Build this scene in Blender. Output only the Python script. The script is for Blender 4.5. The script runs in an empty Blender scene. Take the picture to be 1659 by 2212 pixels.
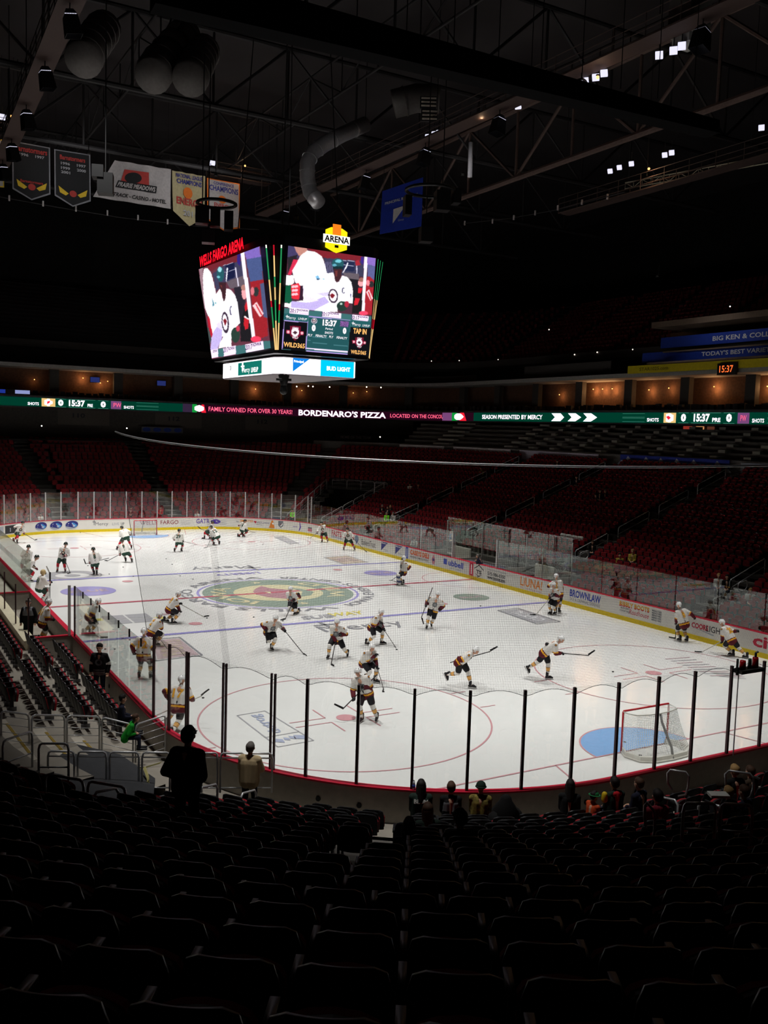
import bpy, math, random
import numpy as np
from mathutils import Vector
from mathutils.bvhtree import BVHTree

random.seed(7)
SC = bpy.context.scene
COL = SC.collection
PI = math.pi

# ------------------------------------------------------------------ camera
CAM = np.array([-19.848, -45.933, 9.068])
YAW, PITCH, ROLL, FPX = 0.521069, -0.089525, 0.030894, 1977.7


def cam_basis():
    cy, sy, cp, sp, cr, sr = (math.cos(YAW), math.sin(YAW), math.cos(PITCH), math.sin(PITCH), math.cos(ROLL), math.sin(ROLL))
    f = np.array([sy * cp, cy * cp, sp])
    rt = np.array([cy, -sy, 0.0])
    up = np.cross(rt, f)
    return cr * rt + sr * up, -sr * rt + cr * up, f


RT, UP, FW = cam_basis()
cd = bpy.data.cameras.new('camera')
cam = bpy.data.objects.new('camera', cd)
COL.objects.link(cam)
from mathutils import Matrix
cam.matrix_world = Matrix(((RT[0], UP[0], -FW[0], CAM[0]), (RT[1], UP[1], -FW[1], CAM[1]), (RT[2], UP[2], -FW[2], CAM[2]), (0, 0, 0, 1)))
cd.sensor_fit = 'VERTICAL'
cd.sensor_height = 24.0
cd.lens = 24.0 * FPX / 2212.0
cd.clip_start = 0.05
cd.clip_end = 400
SC.camera = cam

SC.view_settings.view_transform = 'Standard'
SC.view_settings.look = 'None'
SC.view_settings.gamma = 1.0
SC.view_settings.use_curve_mapping = False
SC.view_settings.exposure = 0.0
try:
    c = SC.cycles
    c.use_denoising = True
    c.max_bounces = 6
    c.diffuse_bounces = 2
    c.glossy_bounces = 3
    c.transmission_bounces = 2
    c.transparent_max_bounces = 20
    c.caustics_reflective = False
    c.caustics_refractive = False
    c.sample_clamp_indirect = 3.0
except Exception:
    pass

w = bpy.data.worlds.new('world')
SC.world = w
w.use_nodes = True
w.node_tree.nodes['Background'].inputs[0].default_value = (0.0011, 0.0011, 0.0012, 1)
w.node_tree.nodes['Background'].inputs[1].default_value = 1.0

# ice lamps hang from the two catwalks: (x, y, z, aim x, aim y, watts)
ICE_LAMPS = []
for yy, pw, sp in ((-25.5, 1.75, 38), (-18, 1.05, 48), (-10, 0.95, 56), (-3, 1.1, 60), (5, 1.2, 60), (13, 1.45, 60), (21, 1.6, 54), (27.0, 1.9, 46)):
    for sx in (-1, 1):
        ICE_LAMPS.append((sx * (11.5 - 0.9 * yy / 34), yy * 0.93 if yy > -20 else -27.5, 26.55, sx * 6.5, yy, pw * 9600, sp))


def ray(px, py):
    d = FW * FPX + RT * (px - 829.5) - UP * (py - 1106.0)
    return d / np.linalg.norm(d)


def G(px, py, z=0.0):
    d = ray(px, py)
    return CAM + d * (z - CAM[2]) / d[2]


def V(px, py, P):
    """point seen at (px, py) standing as far off as P"""
    hd = np.array([P[0] - CAM[0], P[1] - CAM[1], 0.0])
    n = hd / np.linalg.norm(hd)
    d = ray(px, py)
    return CAM + d * (np.dot(P - CAM, n) / np.dot(d, n))


def GX(px, py, X):
    d = ray(px, py)
    return CAM + d * ((X - CAM[0]) / d[0])


def GY(px, py, Y):
    d = ray(px, py)
    return CAM + d * ((Y - CAM[1]) / d[1])


def GD(px, py, D):
    d = ray(px, py)
    return CAM + d * (D / math.hypot(d[0], d[1]))


def pj(P):
    d = np.array(P) - CAM
    z = float(d @ FW)
    if z < 0.1:
        return (-9999, -9999)
    return (829.5 + FPX * float(d @ RT) / z, 1106.0 - FPX * float(d @ UP) / z)


# ------------------------------------------------------------------ materials
def lin(c):
    return tuple(((v / 255.0) / 12.92 if v / 255.0 <= 0.04045 else ((v / 255.0 + 0.055) / 1.055) ** 2.4) for v in c)


MATS = {}


def mat(name, rgb, rough=0.6, metal=0.0, spec=0.3, var=0.08, scale=6.0, bump=0.0):
    """principled material whose colour wanders a little with a noise texture; rgb is sRGB 0-255"""
    if name in MATS:
        return MATS[name]
    m = bpy.data.materials.new(name)
    m.use_nodes = True
    nt = m.node_tree
    b = nt.nodes['Principled BSDF']
    c = lin(rgb)
    b.inputs['Roughness'].default_value = rough
    b.inputs['Metallic'].default_value = metal
    b.inputs['Specular IOR Level'].default_value = spec
    if var > 0:
        tc = nt.nodes.new('ShaderNodeTexCoord')
        nz = nt.nodes.new('ShaderNodeTexNoise')
        nz.inputs['Scale'].default_value = scale
        nz.inputs['Detail'].default_value = 3
        nt.links.new(tc.outputs['Object'], nz.inputs['Vector'])
        cr = nt.nodes.new('ShaderNodeValToRGB')
        cr.color_ramp.elements[0].position = 0.3
        cr.color_ramp.elements[1].position = 0.7
        cr.color_ramp.elements[0].color = tuple(v * (1 - var) for v in c) + (1,)
        cr.color_ramp.elements[1].color = tuple(min(1, v * (1 + var)) for v in c) + (1,)
        nt.links.new(nz.outputs['Fac'], cr.inputs['Fac'])
        nt.links.new(cr.outputs['Color'], b.inputs['Base Color'])
        if bump > 0:
            bp = nt.nodes.new('ShaderNodeBump')
            bp.inputs['Strength'].default_value = bump
            nt.links.new(nz.outputs['Fac'], bp.inputs['Height'])
            nt.links.new(bp.outputs['Normal'], b.inputs['Normal'])
    else:
        b.inputs['Base Color'].default_value = c + (1,)
    MATS[name] = m
    return m


def emat(name, rgb, s=1.0):
    if name in MATS:
        return MATS[name]
    m = bpy.data.materials.new(name)
    m.use_nodes = True
    nt = m.node_tree
    nt.nodes.clear()
    o = nt.nodes.new('ShaderNodeOutputMaterial')
    e = nt.nodes.new('ShaderNodeEmission')
    e.inputs['Color'].default_value = lin(rgb) + (1,)
    e.inputs['Strength'].default_value = s
    nt.links.new(e.outputs[0], o.inputs['Surface'])
    MATS[name] = m
    return m


def glass_mat(name, tint, spec0=0.045, haze=0.0):
    m = bpy.data.materials.new(name)
    m.use_nodes = True
    nt = m.node_tree
    nt.nodes.clear()
    o = nt.nodes.new('ShaderNodeOutputMaterial')
    tr = nt.nodes.new('ShaderNodeBsdfTransparent')
    tr.inputs[0].default_value = tint + (1,)
    gl = nt.nodes.new('ShaderNodeBsdfGlossy')
    gl.inputs['Roughness'].default_value = 0.02
    gl.inputs[0].default_value = (1, 1, 1, 1)
    lw = nt.nodes.new('ShaderNodeLayerWeight')
    lw.inputs['Blend'].default_value = 0.5
    pw = nt.nodes.new('ShaderNodeMath')
    pw.operation = 'POWER'
    pw.inputs[1].default_value = 5
    nt.links.new(lw.outputs['Facing'], pw.inputs[0])
    ma = nt.nodes.new('ShaderNodeMath')
    ma.operation = 'MULTIPLY_ADD'
    ma.inputs[1].default_value = 1 - spec0
    ma.inputs[2].default_value = spec0
    nt.links.new(pw.outputs[0], ma.inputs[0])
    mx = nt.nodes.new('ShaderNodeMixShader')
    nt.links.new(ma.outputs[0], mx.inputs[0])
    nt.links.new(tr.outputs[0], mx.inputs[1])
    nt.links.new(gl.outputs[0], mx.inputs[2])
    nt.links.new(mx.outputs[0], o.inputs['Surface'])
    MATS[name] = m
    return m


def net_mat(name, pitch, width, rgb, uv=True):
    """woven netting: strands where either coordinate is near a multiple of the pitch, holes between"""
    m = bpy.data.materials.new(name)
    m.use_nodes = True
    nt = m.node_tree
    nt.nodes.clear()
    o = nt.nodes.new('ShaderNodeOutputMaterial')
    tc = nt.nodes.new('ShaderNodeTexCoord')
    sp = nt.nodes.new('ShaderNodeSeparateXYZ')
    nt.links.new(tc.outputs['UV'], sp.inputs[0])
    fs = []
    for ax in (0, 1):
        d = nt.nodes.new('ShaderNodeMath'); d.operation = 'DIVIDE'; d.inputs[1].default_value = pitch
        f = nt.nodes.new('ShaderNodeMath'); f.operation = 'FRACT'
        l = nt.nodes.new('ShaderNodeMath'); l.operation = 'LESS_THAN'; l.inputs[1].default_value = width / pitch
        nt.links.new(sp.outputs[ax], d.inputs[0]); nt.links.new(d.outputs[0], f.inputs[0]); nt.links.new(f.outputs[0], l.inputs[0])
        fs.append(l)
    mxm = nt.nodes.new('ShaderNodeMath'); mxm.operation = 'MAXIMUM'
    nt.links.new(fs[0].outputs[0], mxm.inputs[0]); nt.links.new(fs[1].outputs[0], mxm.inputs[1])
    tr = nt.nodes.new('ShaderNodeBsdfTransparent')
    df = nt.nodes.new('ShaderNodeBsdfDiffuse')
    df.inputs[0].default_value = lin(rgb) + (1,)
    mx = nt.nodes.new('ShaderNodeMixShader')
    nt.links.new(mxm.outputs[0], mx.inputs[0]); nt.links.new(tr.outputs[0], mx.inputs[1]); nt.links.new(df.outputs[0], mx.inputs[2])
    nt.links.new(mx.outputs[0], o.inputs['Surface'])
    MATS[name] = m
    return m


# ------------------------------------------------------------------ mesh builder
class MB:
    def __init__(self):
        self.v = []
        self.f = []
        self.m = []

    def add(self, vs, fs, mi=0):
        n = len(self.v)
        self.v.extend([tuple(map(float, p)) for p in vs])
        self.f.extend([tuple(n + i for i in f) for f in fs])
        self.m.extend([mi] * len(fs))
        return self

    def box(self, c, s, rz=0.0, mi=0):
        cx, cy, cz = c
        sx, sy, sz = s[0] / 2, s[1] / 2, s[2] / 2
        co, si = math.cos(rz), math.sin(rz)
        vs = []
        for z in (-sz, sz):
            for x, y in ((-sx, -sy), (sx, -sy), (sx, sy), (-sx, sy)):
                vs.append((cx + x * co - y * si, cy + x * si + y * co, cz + z))
        return self.add(vs, [(3, 2, 1, 0), (4, 5, 6, 7), (0, 1, 5, 4), (1, 2, 6, 5), (2, 3, 7, 6), (3, 0, 4, 7)], mi)

    def hexa(self, q0, q1, mi=0):
        """solid between two quads"""
        vs = list(q0) + list(q1)
        return self.add(vs, [(3, 2, 1, 0), (4, 5, 6, 7), (0, 1, 5, 4), (1, 2, 6, 5), (2, 3, 7, 6), (3, 0, 4, 7)], mi)

    def tube(self, pts, r, n=8, mi=0, closed=False, r2=None):
        pts = [np.array(p, float) for p in pts]
        N = len(pts)
        base = len(self.v)
        prev = None
        for i, p in enumerate(pts):
            if closed:
                t = pts[(i + 1) % N] - pts[i - 1]
            else:
                t = pts[min(i + 1, N - 1)] - pts[max(i - 1, 0)]
            t = t / (np.linalg.norm(t) + 1e-9)
            if prev is None:
                a = np.array([0, 0, 1.0]) if abs(t[2]) < 0.9 else np.array([1.0, 0, 0])
            else:
                a = prev
            u = a - t * np.dot(a, t)
            u = u / (np.linalg.norm(u) + 1e-9)
            prev = u
            w_ = np.cross(t, u)
            rr_ = r if r2 is None else r + (r2 - r) * i / max(1, N - 1)
            for k in range(n):
                an = 2 * PI * k / n
                q = p + (u * math.cos(an) + w_ * math.sin(an)) * rr_
                self.v.append(tuple(q))
        fs = []
        M = N if closed else N - 1
        for i in range(M):
            a0 = base + i * n
            b0 = base + ((i + 1) % N) * n
            for k in range(n):
                fs.append((a0 + k, a0 + (k + 1) % n, b0 + (k + 1) % n, b0 + k))
        if not closed:
            fs.append(tuple(base + k for k in reversed(range(n))))
            fs.append(tuple(base + (N - 1) * n + k for k in range(n)))
        self.f.extend(fs)
        self.m.extend([mi] * len(fs))
        return self

    def caps(self, p0, p1, r0, r1, n=10, mi=0):
        """tapered capsule"""
        p0, p1 = np.array(p0, float), np.array(p1, float)
        L = np.linalg.norm(p1 - p0)
        t = (p1 - p0) / L if L > 1e-6 else np.array([0, 0, 1.0])
        a = np.array([0, 0, 1.0]) if abs(t[2]) < 0.9 else np.array([1.0, 0, 0])
        u = np.cross(t, a); u /= np.linalg.norm(u)
        w_ = np.cross(t, u)
        rings = []
        for k in (1, 2, 3):
            an = PI / 2 * (1 - k / 3.0)
            rings.append((p0 - t * r0 * math.sin(an), r0 * math.cos(an)))
        for k in (0, 1, 2):
            an = PI / 2 * k / 3.0
            rings.append((p1 + t * r1 * math.sin(an), r1 * math.cos(an)))
        base = len(self.v)
        self.v.append(tuple(p0 - t * r0))
        for c, r in rings:
            for k in range(n):
                an = 2 * PI * k / n
                self.v.append(tuple(c + (u * math.cos(an) + w_ * math.sin(an)) * r))
        self.v.append(tuple(p1 + t * r1))
        R = len(rings)
        fs = [(base, base + 1 + (k + 1) % n, base + 1 + k) for k in range(n)]
        for i in range(R - 1):
            a0, b0 = base + 1 + i * n, base + 1 + (i + 1) * n
            for k in range(n):
                fs.append((a0 + k, a0 + (k + 1) % n, b0 + (k + 1) % n, b0 + k))
        e = base + 1 + R * n
        a0 = base + 1 + (R - 1) * n
        fs += [(a0 + k, a0 + (k + 1) % n, e) for k in range(n)]
        self.f.extend(fs)
        self.m.extend([mi] * len(fs))
        return self

    def ell(self, c, r, ax=None, n=12, mi=0, cut=None):
        """ellipsoid with axes ax (3 rows); cut drops what lies under cut along the last axis (-1..1)"""
        ax = np.eye(3) if ax is None else np.array(ax)
        c = np.array(c, float)
        base = len(self.v)
        H = n // 2 + 1
        lo = -1.0 if cut is None else cut
        a_lo = math.asin(max(-1, min(1, lo)))
        for i in range(H + 1):
            a = a_lo + (PI / 2 - a_lo) * i / H
            for k in range(n):
                an = 2 * PI * k / n
                q = ax[0] * math.cos(a) * math.cos(an) * r[0] + ax[1] * math.cos(a) * math.sin(an) * r[1] + ax[2] * math.sin(a) * r[2]
                self.v.append(tuple(c + q))
        fs = []
        for i in range(H):
            for k in range(n):
                a0, b0 = base + i * n, base + (i + 1) * n
                fs.append((a0 + k, a0 + (k + 1) % n, b0 + (k + 1) % n, b0 + k))
        if cut is not None:
            fs.append(tuple(base + k for k in reversed(range(n))))
        self.f.extend(fs)
        self.m.extend([mi] * len(fs))
        return self

    def cyl(self, c, r, h, n=16, mi=0):
        c = np.array(c, float)
        return self.tube([c, c + np.array([0, 0, h])], r, n, mi)

    def plate(self, pts, t, mi=0):
        """flat polygon (3D points) thickened by vector t"""
        n = len(pts)
        t = np.array(t, float)
        vs = [np.array(p, float) for p in pts] + [np.array(p, float) + t for p in pts]
        fs = [tuple(reversed(range(n))), tuple(range(n, 2 * n))]
        fs += [(i, (i + 1) % n, n + (i + 1) % n, n + i) for i in range(n)]
        return self.add(vs, fs, mi)

    def mesh(self, name, mats):
        me = bpy.data.meshes.new(name)
        me.from_pydata(self.v, [], self.f)
        mats = mats if isinstance(mats, (list, tuple)) else [mats]
        for m_ in mats:
            me.materials.append(m_)
        if len(mats) > 1:
            me.polygons.foreach_set('material_index', self.m)
        return me

    def build(self, name, mats, parent=None, smooth=False, loc=None, rz=0.0):
        """loc given: vertices are world coordinates and are moved so that the origin sits at loc"""
        if loc is not None:
            lx, ly, lz = map(float, loc)
            self.v = [(x - lx, y - ly, z - lz) for x, y, z in self.v]
        me = self.mesh(name, mats)
        if smooth:
            me.polygons.foreach_set('use_smooth', [True] * len(me.polygons))
        me.update()
        o = bpy.data.objects.new(name, me)
        COL.objects.link(o)
        if parent is not None:
            o.parent = parent
        elif loc is not None:
            o.location = loc
        return o


def tag(o, label=None, cat=None, group=None, kind=None):
    if label:
        o['label'] = label
    if cat:
        o['category'] = cat
    if group:
        o['group'] = group
    if kind:
        o['kind'] = kind
    return o


def empty(name, loc, rz=0.0):
    o = bpy.data.objects.new(name, None)
    COL.objects.link(o)
    o.location = tuple(map(float, loc))
    o.rotation_euler = (0, 0, rz)
    o.empty_display_size = 0.1
    return o


def struct(mb, name, m, smooth=False):
    o = mb.build(name, m, None, smooth)
    o['kind'] = 'structure'
    return o


def copy_tree(o, loc, rz):
    c = o.copy()
    COL.objects.link(c)
    c.location = tuple(map(float, loc))
    c.rotation_euler = (0, 0, rz)
    for ch in o.children:
        d = ch.copy()
        COL.objects.link(d)
        d.parent = c
    return c


# ------------------------------------------------------------------ rounded rectangles, walked clockwise from the left end of the far side
class RR:
    def __init__(self, hx, hy, r):
        self.hx, self.hy, self.r = hx, hy, r
        self.seg = []
        a = r * PI / 2
        x, y = hx - r, hy - r
        s = 0.0
        for kind, L in (('F', 2 * x), ('NE', a), ('R', 2 * y), ('SE', a), ('N', 2 * x), ('SW', a), ('L', 2 * y), ('NW', a)):
            self.seg.append((kind, s, L))
            s += L
        self.total = s

    def at(self, s, d=0.0):
        s = s % self.total
        x, y, r = self.hx - self.r, self.hy - self.r, self.r
        for kind, s0, L in self.seg:
            if s <= s0 + L + 1e-9:
                t = s - s0
                if kind == 'F':
                    p, n = (-x + t, self.hy), (0, 1)
                elif kind == 'R':
                    p, n = (self.hx, y - t), (1, 0)
                elif kind == 'N':
                    p, n = (x - t, -self.hy), (0, -1)
                elif kind == 'L':
                    p, n = (-self.hx, -y + t), (-1, 0)
                else:
                    a0 = {'NE': PI / 2, 'SE': 0.0, 'SW': -PI / 2, 'NW': PI}[kind]
                    a = a0 - t / r
                    c = {'NE': (x, y), 'SE': (x, -y), 'SW': (-x, -y), 'NW': (-x, y)}[kind]
                    n = (math.cos(a), math.sin(a))
                    p = (c[0] + r * n[0], c[1] + r * n[1])
                return np.array([p[0] + n[0] * d, p[1] + n[1] * d]), np.array(n), kind
        return self.at(0, d)

    def P(self, s, d, z):
        p, n, k = self.at(s, d)
        return np.array([p[0], p[1], z])

    def samples(self, s0, s1, step_arc=0.6):
        """s values between s0 and s1 with few points on straights and many on arcs"""
        out = {s0, s1}
        for wrap in (-1, 0, 1):
            for kind, a, L in self.seg:
                a_ = a + wrap * self.total
                for q in ([a_, a_ + L] if len(kind) == 1 else [a_ + L * i / max(1, int(L / step_arc)) for i in range(int(L / step_arc) + 1)]):
                    if s0 < q < s1:
                        out.add(q)
        return sorted(out)

    def strip(self, mb, s0, s1, prof, mi=0, step_arc=0.6, closed=False, mis=None):
        """sweep a profile [(d, z), ...] from s0 to s1"""
        ss = self.samples(s0, s1, step_arc)
        n = len(prof)
        vs = [self.P(s, d, z) for s in ss for d, z in prof]
        fs, ms = [], []
        m = n if closed else n - 1
        for i in range(len(ss) - 1):
            for j in range(m):
                fs.append((i * n + j, i * n + (j + 1) % n, (i + 1) * n + (j + 1) % n, (i + 1) * n + j))
                ms.append(mi if mis is None else mis[j])
        if closed:
            fs.append(tuple(reversed(range(n))))
            fs.append(tuple((len(ss) - 1) * n + j for j in range(n)))
            ms += [ms[0], ms[0]]
        b = len(mb.v)
        mb.v.extend([tuple(p) for p in vs])
        mb.f.extend([tuple(b + i for i in f) for f in fs])
        mb.m.extend(ms)
        return mb

    def s_of_px(self, px, z, s0, s1, d=0.0):
        best = None
        for i in range(801):
            s = s0 + (s1 - s0) * i / 800
            e = abs(pj(self.P(s, d, z))[0] - px)
            if best is None or e < best[0]:
                best = (e, s)
        return best[1]


RINK = RR(12.95, 30.48, 8.53)
S_FAR, S_NE, S_R, S_SE, S_N, S_SW, S_L, S_NW = [q[1] for q in RINK.seg]

# ------------------------------------------------------------------ lettering
_txt = {}


def text_geo(body, bold=0.0):
    key = (body, bold)
    if key in _txt:
        return _txt[key]
    cu = bpy.data.curves.new('t', 'FONT')
    cu.body = body
    cu.offset = bold
    cu.resolution_u = 2
    ob = bpy.data.objects.new('t', cu)
    me = ob.to_mesh()
    vs = np.array([tuple(v.co) for v in me.vertices])[:, :2]
    fs = [tuple(p.vertices) for p in me.polygons]
    ob.to_mesh_clear()
    bpy.data.objects.remove(ob)
    bpy.data.curves.remove(cu)
    lo, hi = vs.min(0), vs.max(0)
    vs = (vs - lo) / np.maximum(hi - lo, 1e-6)
    _txt[key] = (vs, fs, (hi - lo))
    return _txt[key]


def text_mb(mb, body, w_, h_, place, bold=0.02, mi=0, slant=0.0):
    """letters filling a w_ x h_ box centred on 0, each point handed to place(u, v)"""
    vs, fs, _ = text_geo(body, bold)
    pts = [place((p[0] - 0.5) * w_ + slant * (p[1] - 0.5) * h_, (p[1] - 0.5) * h_) for p in vs]
    return mb.add(pts, fs, mi)

# ================================================================== MATERIALS USED EVERYWHERE
M_conc = mat('concrete', (104, 99, 92), 0.85, var=0.15, scale=1.2)
M_dark = mat('black_paint', (26, 26, 27), 0.6, var=0.15)
M_steel = mat('brushed_rail', (196, 196, 198), 0.35, metal=0.35, var=0.05)
M_red = mat('dasher_cap_red', (206, 34, 62), 0.4, var=0.06)
M_board = mat('dasher_white', (226, 222, 214), 0.35, var=0.03, scale=2)
M_boardback = mat('dasher_back_grey', (176, 170, 160), 0.7, var=0.08)
M_kick = mat('kick_plate_yellow', (226, 196, 20), 0.4, var=0.05)
M_gp_dark = mat('stanchion_dark', (74, 52, 56), 0.4, metal=0.4, var=0.1)  # backlit darkness of the near-end posts put into the colour
M_gp_light = mat('stanchion_light', (200, 196, 196), 0.35, metal=0.5, var=0.05)
M_glass = glass_mat('rink_glass', (0.985, 0.992, 0.988))
M_glass_side = glass_mat('rink_glass_side', (0.94, 0.975, 0.955), 0.06)
M_net = net_mat('safety_netting', 0.040, 0.0034, (46, 46, 48))
M_goalnet = net_mat('goal_netting', 0.05, 0.010, (232, 232, 226))
M_black = mat('black', (8, 8, 9), 0.5, var=0.1)
M_wall = mat('dark_wall', (22, 21, 21), 0.9, var=0.2, scale=0.4)

# ================================================================== SETTING: ice and floors
m_ice = mat('ice', (232, 232, 230), 0.16, spec=0.35, var=0.025, scale=0.35)
mb = MB()
ol = [RINK.P(s, 0.02, 0.0) for s in RINK.samples(0, RINK.total - 1e-4, 0.3)]
mb.add(ol, [tuple(reversed(range(len(ol))))])
ICE = struct(mb, 'floor', m_ice)
ICE['label'] = 'white ice sheet of the rink with painted lines and logos'


def ice_part(name, mb, m, label=None):
    o = mb.build(name, m, ICE)
    if label:
        o['label'] = label
    return o


def ring(mb, cx, cy, r0, r1, z, a0=0, a1=360, n=64, mi=0, sy=1.0):
    k = max(3, int(n * abs(a1 - a0) / 360))
    vs = []
    for i in range(k + 1):
        a = math.radians(a0 + (a1 - a0) * i / k)
        for r in (r0, r1):
            vs.append((cx + r * math.cos(a), cy + r * sy * math.sin(a), z))
    fs = [(2 * i, 2 * i + 1, 2 * i + 3, 2 * i + 2) for i in range(k)]
    return mb.add(vs, fs, mi)


def disc(mb, cx, cy, r, z, mi=0, sy=1.0, n=48):
    vs = [(cx + r * math.cos(2 * PI * i / n), cy + r * sy * math.sin(2 * PI * i / n), z) for i in range(n)]
    return mb.add(vs, [tuple(range(n))], mi)


def flat(mb, pts, z, mi=0):
    return mb.add([(p[0], p[1], z) for p in pts], [tuple(range(len(pts)))], mi)


def bar(mb, x0, y0, x1, y1, w_, z, mi=0):
    d = np.array([x1 - x0, y1 - y0]); d = d / np.linalg.norm(d)
    n = np.array([-d[1], d[0]]) * w_ / 2
    return flat(mb, [(x0 - n[0], y0 - n[1]), (x1 - n[0], y1 - n[1]), (x1 + n[0], y1 + n[1]), (x0 + n[0], y0 + n[1])], z, mi)


ft = 0.3048
i_red = mat('ice_red', (210, 156, 162), 0.2, var=0.05)
i_red2 = mat('ice_red_line', (192, 104, 118), 0.2, var=0.05)
i_blue = mat('ice_blue_line', (148, 144, 204), 0.2, var=0.05)
i_crease = mat('ice_crease_blue', (134, 176, 224), 0.2, var=0.03)
i_green = mat('ice_green', (146, 162, 150), 0.2, var=0.06)
i_wheat = mat('ice_wheat', (212, 206, 172), 0.2, var=0.05)
i_wine = mat('ice_wine', (180, 142, 150), 0.2, var=0.05)
i_grey = mat('ice_grey', (176, 176, 180), 0.2, var=0.05)
i_dgrey = mat('ice_dark_grey', (150, 151, 156), 0.2, var=0.05)
i_purple = mat('ice_purple', (164, 158, 212), 0.2, var=0.05)
i_yel = mat('ice_yellow', (226, 214, 120), 0.2, var=0.05)
i_tan = mat('ice_tan', (200, 186, 170), 0.2, var=0.05)
i_pink = mat('ice_pink_grey', (196, 176, 180), 0.2, var=0.05)
i_white = mat('ice_white_paint', (236, 236, 240), 0.2, var=0.02)
i_mut = mat('ice_blue_grey', (172, 180, 204), 0.2, var=0.05)

mb = MB(); bar(mb, -12.93, 0, 12.93, 0, 0.30, 0.014); ice_part('center_line', mb, i_red2, 'red centre line')
for y in (-7.62 - 0.15, 7.62 + 0.15):
    mb = MB(); bar(mb, -12.93, y, 12.93, y, 0.30, 0.012); ice_part('blue_line', mb, i_blue, 'blue line')
for y in (-27.13, 27.13):
    hw = 4.42 + 8.53 * math.cos(math.asin((27.13 - 21.95) / 8.53)) - 0.02
    mb = MB(); bar(mb, -hw, y, hw, y, 0.06, 0.012); ice_part('goal_line', mb, i_red, 'thin red goal line')
    sg = 1 if y > 0 else -1
    mb = MB()
    for sx in (-1, 1):
        bar(mb, sx * 11 * ft, y, sx * 14 * ft, sg * 30.44, 0.05, 0.012)
    ice_part('goalkeeper_line', mb, i_red)
    # crease: straight sides 4 ft out from the posts, front cut from a 6 ft circle
    cr = []
    for i in range(25):
        a = math.radians(-2 + 184 * i / 24)
        x = 1.83 * math.cos(a)
        cr.append((max(-1.22 * 1.18, min(1.22 * 1.18, x)) if False else x, y - sg * max(0.0, 1.83 * math.sin(a))))
    mb = MB(); flat(mb, cr, 0.008)
    ice_part('goal_crease', mb, i_crease, 'pale blue goal crease')
    mb = MB(); ring(mb, 0, y, 1.83, 1.88, 0.010, 0 if sg < 0 else 180, 180 if sg < 0 else 360); ice_part('crease_line', mb, i_red)
for y in (-21.03, 21.03):
    for x in (-6.71, 6.71):
        mb = MB(); ring(mb, x, y, 4.545, 4.60, 0.010, n=90)
        for sy_ in (-1, 1):
            for sx in (-1, 1):
                # L marks by the dot
                bar(mb, x + sx * 0.61, y + sy_ * 0.23, x + sx * 1.83, y + sy_ * 0.23, 0.05, 0.011)
                bar(mb, x + sx * 0.61, y + sy_ * 0.23, x + sx * 0.61, y + sy_ * 1.14, 0.05, 0.011)
                bar(mb, x + sx * 4.57, y + sy_ * 0.87, x + sx * 5.18, y + sy_ * 0.87, 0.05, 0.011)
        ice_part('faceoff_circle', mb, i_red, 'thin red face-off circle with L marks')
        mb = MB(); disc(mb, x, y, 0.31, 0.012); ice_part('faceoff_dot', mb, i_red)
for y in (-6.1, 6.1):
    for x in (-6.71, 6.71):
        mb = MB(); disc(mb, x, y, 0.31, 0.012); ice_part('faceoff_dot', mb, i_red)
mb = MB(); ring(mb, 12.9, 0, 3.02, 3.07, 0.010, 90, 270); ice_part('referee_crease', mb, i_red)

# centre logo: reads for the right hand stand, "up" is -x
def lg(u, v, z=0.016, cx=-0.05, cy=-0.1):
    return (cx - v, cy + u, z)


mb = MB()
ring(mb, -0.05, -0.1, 4.28, 4.42, 0.006, mi=4)
disc(mb, -0.05, -0.1, 4.12, 0.006, 0)
disc(mb, -0.05, -0.1, 2.45, 0.009, 1)
# head of the emblem: a wine animal profile with a green brow
hd = [(-2.1, 0.2), (-1.2, 0.9), (-0.2, 1.15), (0.8, 1.0), (1.7, 0.55), (2.3, 0.1), (1.5, -0.05), (0.9, -0.5), (0.2, -0.9), (-0.5, -0.75), (-0.8, -0.35), (-1.5, -0.2)]
mb.add([lg(u * 0.95, v * 1.2, 0.012) for u, v in hd], [tuple(range(len(hd)))], 2)
mb.add([lg(u, v, 0.015) for u, v in [(-1.6, -0.6), (-0.2, -1.35), (1.2, -1.1), (0.6, -1.6), (-0.5, -1.9), (-1.4, -1.3)]], [tuple(range(6))], 0)
mb.add([lg(u, v, 0.015) for u, v in [(-0.3, 0.55), (0.5, 0.65), (0.3, 0.35)]], [(0, 1, 2)], 1)


def arc_text(mb, body, r, a_mid, span, h, top=True, bold=0.02, mi=0, z=0.016, fn=lg):
    vs, fs, _ = text_geo(body, bold)
    pts = []
    for p in vs:
        if top:
            a = math.radians(a_mid + span / 2 - span * p[0]); rr_ = r + (p[1] - 0.5) * h
        else:
            a = math.radians(a_mid - span / 2 + span * p[0]); rr_ = r - (p[1] - 0.5) * h
        pts.append(fn(rr_ * math.cos(a), rr_ * math.sin(a), z))
    mb.add(pts, fs, mi)


arc_text(mb, 'IOWA', 3.25, 90, 95, 0.85, True, 0.03, 1)
arc_text(mb, 'WILD', 3.25, 270, 95, 0.85, False, 0.03, 1)
for a in (180, 0):
    st = []
    for i in range(10):
        rr_ = 0.36 if i % 2 == 0 else 0.15
        an = math.radians(a) + 0
        st.append((3.3 * math.cos(an) + rr_ * math.cos(2 * PI * i / 10), 3.3 * math.sin(an) + rr_ * math.sin(2 * PI * i / 10)))
    mb.add([lg(u, v, 0.012) for u, v in st], [tuple(range(10))], 1)
arc_text(mb, 'WELLS FARGO ARENA', 4.95, 90, 205, 0.62, True, 0.015, 3)
arc_text(mb, 'IOWA EVENTS CENTER', 4.95, 270, 135, 0.62, False, 0.015, 3)
ice_part('center_logo', mb, [i_green, i_wheat, i_wine, i_dgrey, i_purple], 'round green and wheat team emblem ringed with arena lettering')


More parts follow.
